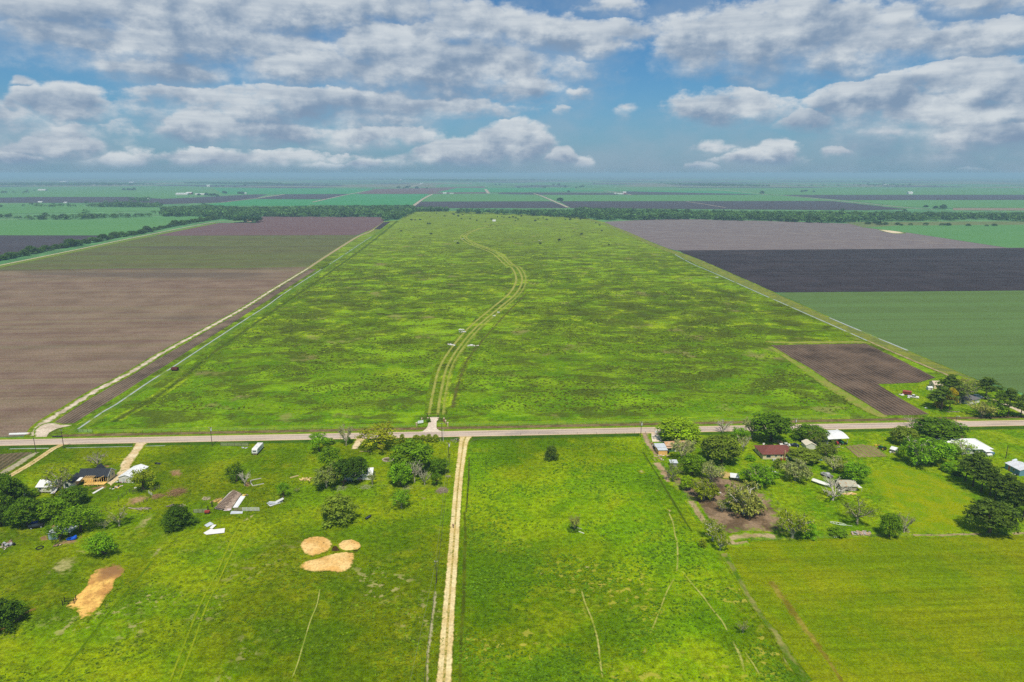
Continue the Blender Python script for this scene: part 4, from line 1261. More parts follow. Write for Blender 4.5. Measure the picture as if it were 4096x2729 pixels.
T('bare', C, 1460, 735, 505, 78, 'pale', 'bare grey tree with upright boughs right of the bright round tree', 'p')
T('bare', C, 1568, 762, 590, 62, 'pale', 'smaller bare tree with crooked boughs between the bare grey tree and the dark tree', 'p')
T('broad', C, 1720, 650, 480, 85, 'dark', 'dark tree nearest the sandy drive')
T('bush', C, 1635, 560, 490, 32, 'deep', 'small round dark bush left of the tree nearest the drive', cat='bush')
T('open', C, 1685, 765, 620, 58, 'dark', 'dark drooping tree above the brush heap')
T('bush', C, 670, 1145, 845, 158, 'sage', 'big rounded grey green bush alone in the pasture above the hay', cat='bush')
T('open', C, 1325, 1005, 800, 90, 'bright', 'small bright tree alone in the pasture right of the rounded bush', 'g')
T('thin', C, 1018, 765, 610, 38, 'olive', 'slender twin stemmed tree at the right end of the hidden house', 'p')
for x, b, t_, w, lab in ((1330, 322, 222, 36, 'yellowish bush at the road, first right of the golden tree'), (1480, 290, 232, 40, 'low yellowish bush, leftmost of the four near the pole'), (1550, 290, 232, 36, 'yellowish bush second in the row of four near the pole'),
                        (1610, 308, 222, 36, 'tallest yellowish bush in the row of four near the pole'), (1680, 308, 226, 34, 'yellowish bush on a bare stem next to the pole')):
    T('bush', C, x, b, t_, w, 'olive', lab, cat='bush', group='yellowish bushes along the road')
T('bush', C, 1607, 104, 66, 22, 'dark', 'dark clipped bush by the left gate post', cat='bush')
# -- right yard, orange house side
T('broad', D, 560, 418, 178, 200, 'lime', 'big lime green tree at the road above the orange house')
T('thin', D, 690, 440, 325, 85, 'olive', 'thin olive tree at the right end of the orange tin roof', 'g')
T('bud', D, 590, 640, 405, 115, 'tan', 'greyish half bare tree spreading over the rusty tin roof', 'g')
T('thin', D, 660, 560, 400, 60, 'tan', 'brown budding tree behind the greyish half bare one', 'g')
T('broad', D, 700, 785, 560, 120, 'mid', 'round glossy green tree below the orange house')
T('broad', D, 1010, 655, 360, 165, 'sage', 'big grey green tree in the middle of the yard')
T('open', D, 870, 610, 405, 90, 'sage', 'grey green tree joined to the left of the big one')
T('bare', D, 1235, 535, 360, 65, 'pale', 'bare pale tree right of the big grey green one', 'w')
T('open', D, 1200, 420, 280, 85, 'bright', 'leafy green tree behind the bare pale one')
T('bare', D, 1020, 340, 200, 80, 'pale', 'bare tree at the road right of the lime green tree', 'p')
T('bud', D, 1320, 410, 185, 95, 'tan', 'grey budding tree mass at the road left of the big dark tree', 'p')
T('broad', E, 215, 435, 135, 185, 'dark', 'biggest dark tree of the right yard, behind the red roofed house')
T('thin', D, 500, 850, 640, 80, 'sage', 'thin grey green tree beside the little grey shed', 'g')
T('broad', D, 640, 945, 785, 62, 'lime', 'small lime green tree on the trampled soil')
T('bud', D, 900, 865, 640, 98, 'tan', 'tan budding tree behind the straw and left of the tin shelter', 'p')
T('budgreen', D, 825, 1050, 820, 115, 'olive', 'olive tree with pale trunks on the trampled soil', 'p')
T('bush', D, 880, 1030, 910, 55, 'mid', 'green bush at the foot of the olive tree on the trampled soil', cat='bush')
T('budgreen', D, 1240, 1195, 850, 172, 'pale', 'largest pale budding tree over green shrubs in the cattle yard', 'w')
T('bush', D, 1130, 1140, 985, 82, 'bright', 'green shrub left of the foot of the largest budding tree', cat='bush')
T('bush', D, 1350, 1120, 1030, 70, 'bright', 'green shrub right of the foot of the largest budding tree', cat='bush')
T('thin', D, 1015, 1168, 1040, 62, 'olive', 'small forked tree left of the largest budding tree', 'w')
T('bud', D, 915, 1475, 1255, 112, 'olive', 'yellowish budding tree at the corner of the trampled soil', 'w')
T('bud', D, 990, 1575, 1400, 85, 'olive', 'thin yellowish tree just below the one at the soil corner', 'w')
T('budgreen', D, 1390, 895, 665, 150, 'bright', 'wide budding tree green underneath, left of the propane tank', 'g')
T('thin', D, 1005, 815, 740, 42, 'olive', 'small yellowish sapling on the straw beside the tin shelter', 'p', name='sapling')
T('bush', D, 1070, 915, 880, 26, 'bright', 'little green bush in front of the tin shelter', cat='bush')
T('bush', D, 1310, 630, 570, 50, 'bright', 'green bush at the left corner of the red roofed house', cat='bush')
T('bush', N3, 1750, 320, 240, 34, 'olive', 'low olive bush left of the thin trees at the hay field corner', cat='bush')
T('thin', N3, 2120, 1110, 1000, 48, 'olive', 'small thin tree alone in the grass near the hay field border', 'p')
T('bud', N3, 575, 170, 22, 50, 'pale', 'small pale tree alone in the right hand pasture', 'g')
T('bush', N3, 560, 168, 140, 48, 'dark', 'low dark weeds at the foot of the small pale pasture tree', cat='bush')
T('cedar', FF, 2205, 1840, 1781, 24, 'pine', 'small dark conical tree alone in the upper right pasture')
# -- right yard, brick house side
T('broad', E, 625, 425, 252, 150, 'dark', 'dark tree by the road right of the pole behind the red roof')
T('bud', E, 690, 480, 310, 92, 'sage', 'grey green budding tree in front of the dark roadside tree', 'g')
T('budgreen', E, 790, 610, 420, 100, 'sage', 'sage green tree at the left corner of the white carport', 'g')
T('broad', E, 565, 650, 500, 150, 'sage', 'wide dark sage tree covering the right end of the red roofed house', depth=.8)
T('budgreen', E, 470, 845, 610, 130, 'tan', 'wide tan budding tree below the red roofed house', 'p')
T('bud', E, 865, 745, 590, 125, 'tan', 'tan budding tree above the grey wrecked trailer', 'p')
T('broad', E, 1095, 885, 650, 112, 'bright', 'bright green tree beside the tumbledown shack')
T('open', E, 1000, 760, 640, 90, 'olive', 'olive tree between the tan budding tree and the bright green one')
T('bush', E, 970, 645, 565, 48, 'lime', 'lime green bush left of the garden plot', cat='bush')
T('bare', E, 865, 1050, 800, 135, 'pale', 'wide bare pale tree between the white trailer and the shack', 'w')
T('bud', E, 440, 1445, 1150, 150, 'olive', 'budding tree at the lower right corner of the trampled soil', 'p')
T('bush', E, 590, 1430, 1255, 92, 'bright', 'bright bush right of the corner budding tree', cat='bush')
T('thin', E, 1120, 1300, 1025, 135, 'sage', 'hazy thin leaved tree behind the woodpile', 'g')
T('broad', E, 1455, 1435, 1190, 95, 'mid', 'dark green tree at the edge of the golden grass')
T('bare', K, 250, 1425, 1255, 62, 'pale', 'bare twiggy tree right of the green tree at the golden grass', 'p')
T('bush', E, 290, 720, 610, 45, 'sage', 'bush below the red roofed house', cat='bush')
T('bush', E, 920, 1410, 1330, 85, 'mid', 'low green bush below the white boat frame', cat='bush')
# -- far right
T('pine', K, 560, 395, 190, 95, 'pine', 'pine nearest the white pickup, in front of the cream house')
T('pine', K, 615, 330, 90, 95, 'pine', 'tall pine behind the cream house', 'b')
T('open', K, 635, 400, 215, 45, 'yellow', 'slim yellow leaved tree before the cream house')
T('bush', K, 545, 375, 318, 45, 'yellow', 'low yellow bush under the pine nearest the pickup', cat='bush')
T('bud', K, 715, 345, 130, 115, 'grey', 'grey budding tree at the wall of the grey roofed house', 'g')
T('bud', K, 790, 230, 125, 95, 'pale', 'pale yellow green tree behind the grey roofed house', 'g')
T('pine', K, 930, 305, 108, 92, 'pine', 'tall dark pine right of the grey roofed house')
T('pine', K, 1115, 455, 205, 92, 'pine', 'tall dark pine with bare trunk at the farm drive')
T('pine', K, 1225, 455, 258, 60, 'pine', 'slim pine at the picture edge beyond the farm drive')
T('bush', K, 1060, 290, 225, 35, 'mid', 'bush between the two tall pines', cat='bush')
T('bud', K, 900, 455, 310, 100, 'pale', 'pale budding tree in front of the grey roofed house', 'g')
T('budgreen', K, 990, 455, 285, 75, 'mid', 'greener budding tree beside the pale one near the little shed roof', 'g')
T('broad', K, 525, 655, 452, 178, 'dark', 'biggest round dark tree at the road above the white metal roof')
T('broad', K, 245, 680, 530, 95, 'sage', 'dull green tree left of the biggest round dark tree')
T('bare', K, 310, 540, 450, 48, 'pale', 'bare pale tree at the road left of the biggest dark tree', 'p')
T('budgreen', K, 355, 852, 620, 125, 'bright', 'bright green tree with a white birch like trunk', 'w')
T('broad', K, 490, 845, 632, 125, 'bright', 'leafy green tree right of the white trunked one')
T('broad', K, 625, 795, 670, 80, 'mid', 'leafy tree at the left end of the white metal roof')
T('thin', K, 735, 775, 645, 80, 'lime', 'fresh budding tree spreading over the white metal roof', 'p')
T('bush', K, 620, 915, 830, 52, 'bright', 'small bright bush below the white metal roof', cat='bush')
T('bush', K, 700, 945, 905, 34, 'deep', 'little dark bush at the left end of the pine row', cat='bush')
for x, b, t_, w, lab in ((825, 1040, 735, 105, 'first tall pine of the row, under the corner of the white roof'), (765, 995, 770, 70, 'slim pine at the left end of the row'), (895, 1085, 800, 88, 'pine third from the left in the row'),
                        (968, 1112, 858, 98, 'broad topped pine in the middle of the row'), (1108, 1170, 920, 100, 'heavy dark pine in front of the blue shed'), (1165, 1255, 985, 98, 'pine before the heavy dark one'), (1242, 1305, 1010, 85, 'last pine of the row at the picture edge'),
                        (1010, 1150, 950, 60, 'small pine between the broad topped and the heavy one')):
    T('pine', K, x, b, t_, w, 'pine', lab, group='pines in a row at the right edge')
T('broad', K, 965, 1425, 1140, 168, 'pine', 'huge dark rounded tree at the corner of the golden grass', depth=.9)
T('bush', K, 1080, 1120, 1040, 45, 'mid', 'green undergrowth bush under the pine row', cat='bush')

# -- hedgerow along the section road: countable bushes and trees, all alike
_h = [F1(-700, 985), F1(-300, 890), F1(0, 832), F1(210, 790), F1(560, 722), F1(860, 668), F1(1080, 620), F1(1280, 590), F1(1620, 515), F1(1820, 480), F1(2010, 452)]
_hp = catmull([G(p, 0) for p in _h], 9.0)
rh = random.Random(5)
for i, P in enumerate(_hp):
    if rh.random() < .12: continue
    w, c = rh.choice(PROTO['bush'] + PROTO['broad'][:2])
    big = rh.random()
    s = rh.uniform(9, 13) + 5 * (big > .85)
    o = link('hedgerow_tree', c, None, (P.x + rh.uniform(-3, 3), P.y + rh.uniform(-3, 3), .0), rh.uniform(0, 6))
    o.scale = (s, s, s * rh.uniform(.55, .8))
    k = rh.uniform(.7, 1.3)
    o.color = (.085 * k, .175 * k, .022, 1)
    tag(o, 'dark green tree of the hedgerow along the pale dirt road on the far left', 'tree', 'hedgerow trees along the dirt road')


# -- far woods: one mass, built of crowns
def wood(name, outline, n, seed, size=(11, 20), colr=(.085, .185, .045), clear=.0, faces=64, grow=3.6, z=.0):
    rnd = random.Random(seed)
    W = [G(p, 0) for p in outline]
    xs, ys = [p.x for p in W], [p.y for p in W]
    def inside(x, y):
        c = False
        j = len(W) - 1
        for i in range(len(W)):
            if (W[i].y > y) != (W[j].y > y) and x < (W[j].x - W[i].x) * (y - W[i].y) / (W[j].y - W[i].y) + W[i].x: c = not c
            j = i
        return c
    def inside_px(x, y):
        c = False
        j = len(outline) - 1
        for i in range(len(outline)):
            if (outline[i][1] > y) != (outline[j][1] > y) and x < (outline[j][0] - outline[i][0]) * (y - outline[i][1]) / (outline[j][1] - outline[i][1]) + outline[i][0]: c = not c
            j = i
        return c
    protos = []
    for me in [PROTO['broad'][0][1], PROTO['broad'][3][1], PROTO['bush'][0][1], PROTO['open'][0][1]]:
        co = np.empty(len(me.vertices) * 3, np.float32); me.vertices.foreach_get('co', co); co = co.reshape(-1, 3)
        nf = len(me.polygons)
        ti = np.empty(nf, np.float32); me.attributes['tint'].data.foreach_get('value', ti)
        wa = np.empty(nf, np.float32); me.attributes['warm'].data.foreach_get('value', wa)
        protos.append((co.reshape(nf, 6, 3), ti, wa))
    V_, T_, W_ = [], [], []
    k = tries = 0
    while k < n and tries < n * 25:
        tries += 1
        x, y = rnd.uniform(min(xs), max(xs)), rnd.uniform(min(ys), max(ys))
        if not inside(x, y): continue
        co, ti, wa = protos[rnd.randrange(4)]
        s = rnd.uniform(*size); hgt = s * rnd.uniform(.70, 1.05)
        yc = (y * SP + (hgt * .8 - CAM_H) * CP) / (y * CP - (hgt * .8 - CAM_H) * SP)
        if k > 12 and not inside_px(2048 + x * FOC / (y * CP + CAM_H * SP), 1364.5 - yc * FOC): continue
        sel = np.array(rnd.sample(range(len(ti)), faces))
        a = rnd.uniform(0, 6.28)
        q = co[sel]
        cen = q.mean(axis=1, keepdims=True)
        q = cen + (q - cen) * grow
        R_ = np.array([[math.cos(a), -math.sin(a), 0], [math.sin(a), math.cos(a), 0], [0, 0, 1]], np.float32)
        q = (q @ R_.T) * np.array([s, s, hgt], np.float32) + np.array([x, y, z], np.float32)
        V_.append(q.reshape(-1, 3)); tk = rnd.choice((.62, .8, .95, 1.1, 1.3, 1.5))
        T_.append(ti[sel] * tk); W_.append(np.clip(wa[sel] + rnd.choice((-.3, 0, 0, .4)), 0, 1))
        k += 1
    Vv = np.concatenate(V_); nf = len(Vv) // 6
    me = bpy.data.meshes.new(name)
    me.vertices.add(len(Vv)); me.vertices.foreach_set('co', Vv.ravel())
    me.loops.add(nf * 6); me.loops.foreach_set('vertex_index', np.arange(nf * 6, dtype=np.int32))
    me.polygons.add(nf); me.polygons.foreach_set('loop_start', np.arange(0, nf * 6, 6, dtype=np.int32))
    me.update(calc_edges=True)
    for nm, d in (('tint', np.concatenate(T_)), ('warm', np.concatenate(W_))):
        at = me.attributes.new(nm, 'FLOAT', 'FACE'); at.data.foreach_set('value', d.astype(np.float32))
    me.materials.append(lm)
    o = link(name, me)
    o.color = (*colr, 1)
    o['kind'] = 'stuff'
    return o


wood('woodland', [F1(110, 462), F1(120, 425), F1(800, 408), F1(1500, 400), F1(1480, 345), F1(1900, 325), F2(-30, 345), F2(600, 335), F2(1100, 330), F2(1430, 325), F2(1490, 372), F2(1390, 425), F2(1300, 460), F2(1180, 468), F2(1185, 435), F2(850, 436), F2(0, 432), F1(2150, 470), F1(1990, 440), F1(1700, 430), F1(1400, 436), F1(800, 456), F1(400, 462)], 2600, 1)
wood('woodland', [F2(1480, 350), F2(1780, 350), F2(1770, 385), F2(1480, 386)], 110, 2, (10, 16))
wood('woodland', [F2(1850, 358), F2(2354, 368), F3(520, 370), F3(600, 350), F3(1200, 362), F3(1800, 376), F4(0, 382), F4(900, 388), F4(1500, 392), F4(2354, 398), F4(3300, 400), F4(3300, 470), F4(2354, 478), F4(1900, 455), F4(1640, 470), F4(1500, 470), F4(850, 480), F4(480, 492), F4(0, 470), F3(2100, 470), F3(1700, 455), F3(1250, 462), F3(850, 465), F3(520, 440), F3(0, 412), F2(1850, 402)], 2600, 3)
wood('woodland', [F1(-900, 415), F1(-100, 412), F1(105, 408), F1(100, 440), F1(-900, 450)], 80, 4, (10, 16))
wood('woodland', [F1(770, 342), F1(800, 318), F1(1150, 296), F1(1500, 312), F1(1480, 345)], 300, 5, (10, 18))
wood('tree_line', [F1(210, 342), F1(220, 326), F1(480, 324), F1(680, 332), F1(690, 343)], 110, 6, (10, 15))
wood('tree_line', [F1(-700, 342), F1(-600, 322), F1(60, 324), F1(70, 345)], 90, 7, (10, 16))
wood('tree_line', [F1(1150, 285), F1(1200, 262), F1(1340, 262), F1(1420, 285), F1(1340, 295)], 60, 8, (10, 16))
# blue-green tree belts near the horizon
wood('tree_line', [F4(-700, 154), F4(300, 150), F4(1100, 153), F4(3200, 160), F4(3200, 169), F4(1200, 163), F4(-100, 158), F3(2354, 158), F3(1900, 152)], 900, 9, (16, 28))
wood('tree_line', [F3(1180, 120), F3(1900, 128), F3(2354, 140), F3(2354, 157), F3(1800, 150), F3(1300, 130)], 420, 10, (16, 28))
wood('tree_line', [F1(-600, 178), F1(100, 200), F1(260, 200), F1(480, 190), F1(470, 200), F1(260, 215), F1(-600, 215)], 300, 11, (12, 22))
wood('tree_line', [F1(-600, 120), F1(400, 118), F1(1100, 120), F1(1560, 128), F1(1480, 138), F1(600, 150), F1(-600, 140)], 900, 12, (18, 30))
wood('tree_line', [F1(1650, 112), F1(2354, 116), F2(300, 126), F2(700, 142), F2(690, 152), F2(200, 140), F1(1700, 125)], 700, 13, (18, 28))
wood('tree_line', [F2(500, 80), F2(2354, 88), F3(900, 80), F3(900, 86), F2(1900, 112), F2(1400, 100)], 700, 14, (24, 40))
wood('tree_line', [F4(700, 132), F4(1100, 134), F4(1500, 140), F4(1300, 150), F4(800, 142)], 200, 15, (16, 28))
rf = random.Random(9)


def bushes(pts, name, lab, cat, group, size, colr, fl=(.6, .85)):
    for (x, y) in pts:
        P = G((x, y), 0)
        w, c = rf.choice(PROTO['bush'] + PROTO['broad'][:2])
        o = link(name, c, None, (P.x, P.y, .05), rf.uniform(0, 6))
        s = rf.uniform(*size)
        o.scale = (s, s, s * rf.uniform(*fl))
        k = rf.uniform(.75, 1.25)
        o.color = (colr[0] * k, colr[1] * k, colr[2], 1)
        tag(o, lab, cat, group)


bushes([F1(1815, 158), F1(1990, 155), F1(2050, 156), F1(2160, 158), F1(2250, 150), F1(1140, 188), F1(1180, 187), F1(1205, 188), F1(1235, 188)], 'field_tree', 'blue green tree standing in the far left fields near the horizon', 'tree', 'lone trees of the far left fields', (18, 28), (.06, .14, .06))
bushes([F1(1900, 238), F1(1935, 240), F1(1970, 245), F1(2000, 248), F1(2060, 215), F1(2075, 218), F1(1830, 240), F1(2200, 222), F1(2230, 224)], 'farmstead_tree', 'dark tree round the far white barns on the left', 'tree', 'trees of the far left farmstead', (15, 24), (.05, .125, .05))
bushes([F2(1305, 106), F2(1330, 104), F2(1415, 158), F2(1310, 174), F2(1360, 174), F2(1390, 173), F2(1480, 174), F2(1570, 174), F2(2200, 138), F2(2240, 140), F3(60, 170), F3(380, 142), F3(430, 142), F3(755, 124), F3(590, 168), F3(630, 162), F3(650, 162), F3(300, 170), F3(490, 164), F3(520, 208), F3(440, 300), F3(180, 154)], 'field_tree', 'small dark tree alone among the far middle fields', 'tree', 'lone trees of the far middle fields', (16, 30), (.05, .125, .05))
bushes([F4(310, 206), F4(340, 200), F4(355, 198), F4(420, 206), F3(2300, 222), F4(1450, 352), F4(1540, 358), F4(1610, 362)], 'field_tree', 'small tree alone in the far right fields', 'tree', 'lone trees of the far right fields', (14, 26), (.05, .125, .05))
# scrub on the far end of the pasture
sc_pts = [F2(1545, 405), F2(1660, 402), F2(1600, 432), F2(1810, 410), F2(1820, 415), F2(1860, 430), F2(1900, 415), F2(1980, 420), F2(1890, 455), F2(1970, 455), F2(2220, 435), F2(2165, 462), F2(2110, 478), F2(2030, 470), F2(2280, 440), F2(2330, 442), F2(1580, 500), F2(1600, 502), F2(1465, 465), F2(1510, 462), F2(2260, 432), F2(1735, 430), F2(1430, 466), F2(2110, 410),
          F3(10, 440), F3(35, 445), F3(55, 460), F3(85, 430), F3(195, 428), F3(200, 420), F3(215, 470), F3(210, 476), F3(240, 458), F3(285, 445), F3(320, 462), F3(350, 432), F3(360, 432), F3(430, 430), F3(490, 432), F3(490, 462), F3(535, 462), F3(520, 440), F3(580, 450), F3(630, 460), F3(770, 492), F3(805, 512), F3(640, 595), F3(890, 695), F3(435, 656), F3(825, 566), F3(260, 684), F2(1855, 680), F2(1335, 568), F2(1610, 595), F3(30, 470)]
bushes(sc_pts, 'scrub_bush', 'small dark shrub scattered on the far end of the green pasture', 'bush', 'shrubs at the far end of the pasture', (3.5, 6.5), (.10, .14, .03))
bushes([F4(1020, 508), F4(1080, 506), F4(1190, 506), F4(1225, 512), F4(1310, 510), F4(1450, 512), F4(1600, 514), F4(1640, 510), F4(1660, 512), F4(1840, 516), F4(2010, 518), F4(2080, 515), F4(920, 500), F4(990, 498), F3(2030, 462), F3(2060, 462), F4(20, 470), F4(110, 474), F4(180, 474), F4(240, 476)], 'scrub_bush', 'low dark shrub on the pale strip before the right hand woods', 'bush', 'shrubs before the right hand woods', (8, 15), (.07, .14, .04), (.4, .6))


# ================================================================== tussocks and weeds that roughen the sward
from mathutils import noise as mnoise


def tussocks(name, outline, n, seed, size, colr, field, flat=.55, faces=4, zc=.09):
    rnd = random.Random(seed)
    W = [G(p, 0) for p in outline]
    ys = [p.y for p in W]; xs = [p.x for p in W]
    vs, fs, ti, wa = [], [], [], []
    k = tries = 0
    while k < n and tries < n * 30:
        tries += 1
        # as many per picture row near as far: draw the distance evenly in 1/y
        y = 1 / rnd.uniform(1 / max(ys), 1 / min(ys)); x = rnd.uniform(min(xs), max(xs))
        c = False; j = len(W) - 1
        for i in range(len(W)):
            if (W[i].y > y) != (W[j].y > y) and x < (W[j].x - W[i].x) * (y - W[i].y) / (W[j].y - W[i].y) + W[i].x: c = not c
            j = i
        if not c or rnd.random() > field(x, y): continue
        s = rnd.uniform(*size) * (1 + y / 900.0)
        tk = rnd.uniform(.6, 1.4)
        for q in range(faces):
            a = rnd.uniform(0, 6.28); r_ = s * .35 * rnd.random()
            cx, cy = x + math.cos(a) * r_, y + math.sin(a) * r_
            b = rnd.uniform(0, 6.28); w_ = s * rnd.uniform(.3, .55); h = s * flat * rnd.uniform(.5, 1.1)
            dx, dy = math.cos(b) * w_, math.sin(b) * w_
            ox, oy = -math.sin(b) * w_ * 1.3, math.cos(b) * w_ * 1.3
            m = len(vs)
            vs += [(cx - dx, cy - dy, zc - .05), (cx + dx, cy + dy, zc - .05), (cx + dx * .6 + ox, cy + dy * .6 + oy, zc + h), (cx - dx * .6 + ox, cy - dy * .6 + oy, zc + h * .9)]
            fs.append((m, m + 1, m + 2, m + 3)); ti.append(tk * rnd.uniform(.8, 1.2)); wa.append(rnd.uniform(0, .6))
        k += 1
    me = bpy.data.meshes.new(name)
    me.from_pydata(vs, [], fs)
    for nm, d in (('tint', ti), ('warm', wa)):
        at = me.attributes.new(nm, 'FLOAT', 'FACE'); at.data.foreach_set('value', d)
    me.materials.append(lm)
    o = link(name, me); o.color = (*colr, 1); o['kind'] = 'stuff'
    return o


def patchy(sc_, lo, hi, off=0.0):
    def f(x, y):
        v = mnoise.fractal((x * sc_ * .6 + off, y * sc_, off), .8, 2.1, 4) * .5 + .5
        return min(1.0, max(0.0, (v - lo) / (hi - lo)))
    return f


_trk = catmull([G(p, 0) for p in (M2(575, 1010), M2(600, 860), M2(640, 690), M2(720, 560), M2(840, 420), M2(1000, 285), M2(1110, 185), M2(1150, 95), M2(1120, 20), F2(2330, 870), F2(2200, 760), F2(1990, 675), F2(1915, 625), F2(1935, 590), F2(2000, 558))], 12.0)


def off_track(f):
    def g(x, y):
        for p in _trk:
            if abs(p.y - y) < 14 and abs(p.x - x) < 9: return 0.0
        return f(x, y)
    return g


_left = [(-300, road_y(0) + 60), (1840, road_y(1840) + 60), (1790, 2500), (1740, 2900), (-400, 2900)]
_right = [(1880, road_y(1880) + 60), (2560, road_y(2560) + 40), (2780, 2160), (2900, 2300), (3180, 2729), (3260, 2900), (1800, 2900), (1850, 2300)]
_midp = [(520, 1640), (1180, 1180), (1620, 900), (2300, 890), (3000, 1190), (3100, 1420), (3480, 1650)]
tussocks('grass_tussocks', _left, 6000, 1, (.3, .7), (.150, .250, .004), patchy(.05, .42, .62), .22)
tussocks('grass_tussocks', _left, 1500, 2, (.25, .5), (.085, .160, .003), patchy(.08, .5, .7, 9.0), .30)
tussocks('grass_tussocks', _right, 5000, 3, (.3, .7), (.125, .255, .004), patchy(.05, .42, .62, 4.0), .22)
tussocks('grass_tussocks', _right, 1300, 4, (.25, .5), (.070, .165, .003), patchy(.08, .5, .7, 13.0), .30)
tussocks('weeds', _midp, 14000, 5, (.4, .9), (.120, .160, .008), off_track(patchy(.022, .46, .60, 21.0)), .25)
tussocks('weeds', _midp, 9000, 6, (.4, .9), (.20, .32, .006), off_track(patchy(.025, .48, .62, 33.0)), .25)
# ================================================================== buildings and things
white = paint((.74, .72, .68), .6, .12, .8)
offwh = paint((.62, .60, .54), .7, .15, .8)
cream = paint((.62, .50, .33), .75, .12, .6)
glass = paint((.025, .035, .04), .08, .1, 1, .6)
black = paint((.012, .012, .013), .5, .2, 1)
rubber = paint((.012, .012, .012), .85, .2, 2)
lumber = paint((.78, .52, .20), .8, .25, 1.2)
plywood = paint((.78, .50, .14), .8, .2, .8)
old_wood = paint((.20, .165, .13), .9, .35, 1.5)
pole_wood = paint((.060, .045, .035), .9, .25, 1.5)
dark_inside = paint((.02, .017, .014), .95, .2, 1)  # near-black colour standing in for the shade inside openings
galv = paint((.52, .56, .58), .45, .18, .6, .4)
rust_tin = paint((.55, .56, .57), .5, .2, .5, .4, stain=(.42, .22, .12))
brick_red = paint((.33, .14, .09), .9, .25, 2.0)
post_wood = paint((.10, .075, .055), .9, .3, 2)
rail_w = paint((.60, .60, .58), .6, .15, 1)


def shingle(name, c, var=.35):
    m, t = new_mat(name)
    oc = t.n('ShaderNodeTexCoord').outputs['Object']
    n1 = t.noise(oc, 3.0, 3, .7); n2 = t.noise(oc, .5, 4, .6)
    s_ = t.n('ShaderNodeSeparateXYZ'); t.put(s_.inputs[0], oc)
    cr = t.m('FRACT', t.m('MULTIPLY', s_.outputs[2], 5.0))
    k = t.m('ADD', t.m('MULTIPLY', n1, var * 1.6), t.m('MULTIPLY', n2, var))
    k = t.m('ADD', k, t.m('MULTIPLY', t.ss(cr, .0, .2), .12))
    c_ = t.scale(t.mix(0.0, c, c), t.m('ADD', k, .95 - var * 1.3))
    finish(t, c_, .9, n1, .03, .5)
    return m


def corrugated(name, c, axis=0, stain=None, period=.25, thr=.56):
    m, t = new_mat(name)
    oc = t.n('ShaderNodeTexCoord').outputs['Object']
    s_ = t.n('ShaderNodeSeparateXYZ'); t.put(s_.inputs[0], oc)
    w = t.m('SINE', t.m('MULTIPLY', s_.outputs[axis], 2 * math.pi / period))
    sheet_ = t.m('FLOOR', t.m('MULTIPLY', s_.outputs[axis], 1 / .9))
    wn = t.n('ShaderNodeTexWhiteNoise', noise_dimensions='1D'); t.put(wn.inputs['W'], sheet_)
    n = t.noise(oc, .7, 5, .65)
    c_ = t.scale(t.mix(0.0, c, c), t.m('ADD', t.m('MULTIPLY', wn.outputs[0], .16), t.m('MULTIPLY_ADD', n, .3, .74)))
    if stain: c_ = t.mix(t.ss(n, thr, thr + .1), c_, stain)
    finish(t, c_, .45, w, .03, .6, spec=.4)
    return m


def siding(name, c, period=.28, spec=.2):
    m, t = new_mat(name)
    oc = t.n('ShaderNodeTexCoord').outputs['Object']
    s_ = t.n('ShaderNodeSeparateXYZ'); t.put(s_.inputs[0], oc)
    f = t.m('FRACT', t.m('MULTIPLY', s_.outputs[2], 1 / period))
    n = t.noise(oc, 1.2, 4, .6)
    c_ = t.scale(t.mix(0.0, c, c), t.m('MULTIPLY_ADD', n, .25, .86))
    c_ = t.mix(t.ss(f, .10, .0), c_, [v * .55 for v in c])
    finish(t, c_, .75, f, .03, .5, spec=.2)
    return m


roof_black = shingle('dark_shingles', (.030, .034, .042))
roof_red = shingle('red_shingles', (.165, .055, .043))
roof_grey = shingle('grey_shingles', (.13, .125, .125))
roof_white = corrugated('white_metal', (.80, .80, .78), 0)
roof_white_y = corrugated('white_metal_y', (.80, .80, .78), 1)
roof_galv = corrugated('tin', (.60, .64, .68), 0, (.45, .36, .30), thr=.64)
roof_rust = corrugated('rusty_tin', (.55, .38, .25), 0, (.52, .27, .12), thr=.47)
tin_teal = corrugated('teal_tin', (.30, .42, .44), 0, (.16, .34, .34))
wall_white = siding('white_boards', (.70, .68, .63))
wall_blue = siding('blue_boards', (.14, .28, .38))
wall_orange = siding('orange_boards', (.80, .47, .15))
wall_cream = siding('cream_boards', (.66, .56, .34))
wall_green = siding('green_boards', (.06, .14, .07))


def front(pa, pb, turn=0.0):
    a, b = G(pa), G(pb)
    c = (a + b) / 2
    return Vector((c.x, c.y, .06)), math.atan2(b.y - a.y, b.x - a.x) + turn, (b - a).length


def window_on(root, face, u, z, w, h, L, Dp, mat=None, framed=True):
    """window on the front (f), left (l), right (r) or back (b) wall"""
    y0 = {'f': 0.0, 'b': Dp}.get(face)
    def at(uu, off):
        if face == 'f': return (uu, -off, z), (w, .10, h), (w + .22, .06, h + .22)
        if face == 'b': return (uu, Dp + off, z), (w, .10, h), (w + .22, .06, h + .22)
        x = -L / 2 - off if face == 'l' else L / 2 + off
        return (x, uu, z), (.10, w, h), (.06, w + .22, h + .22)
    c, d, fd = at(u, .02)
    o = MB().box(c, d).build('window', mat or glass, root)
    if framed: MB().box(c, fd).build('frame', white, o)
    return o


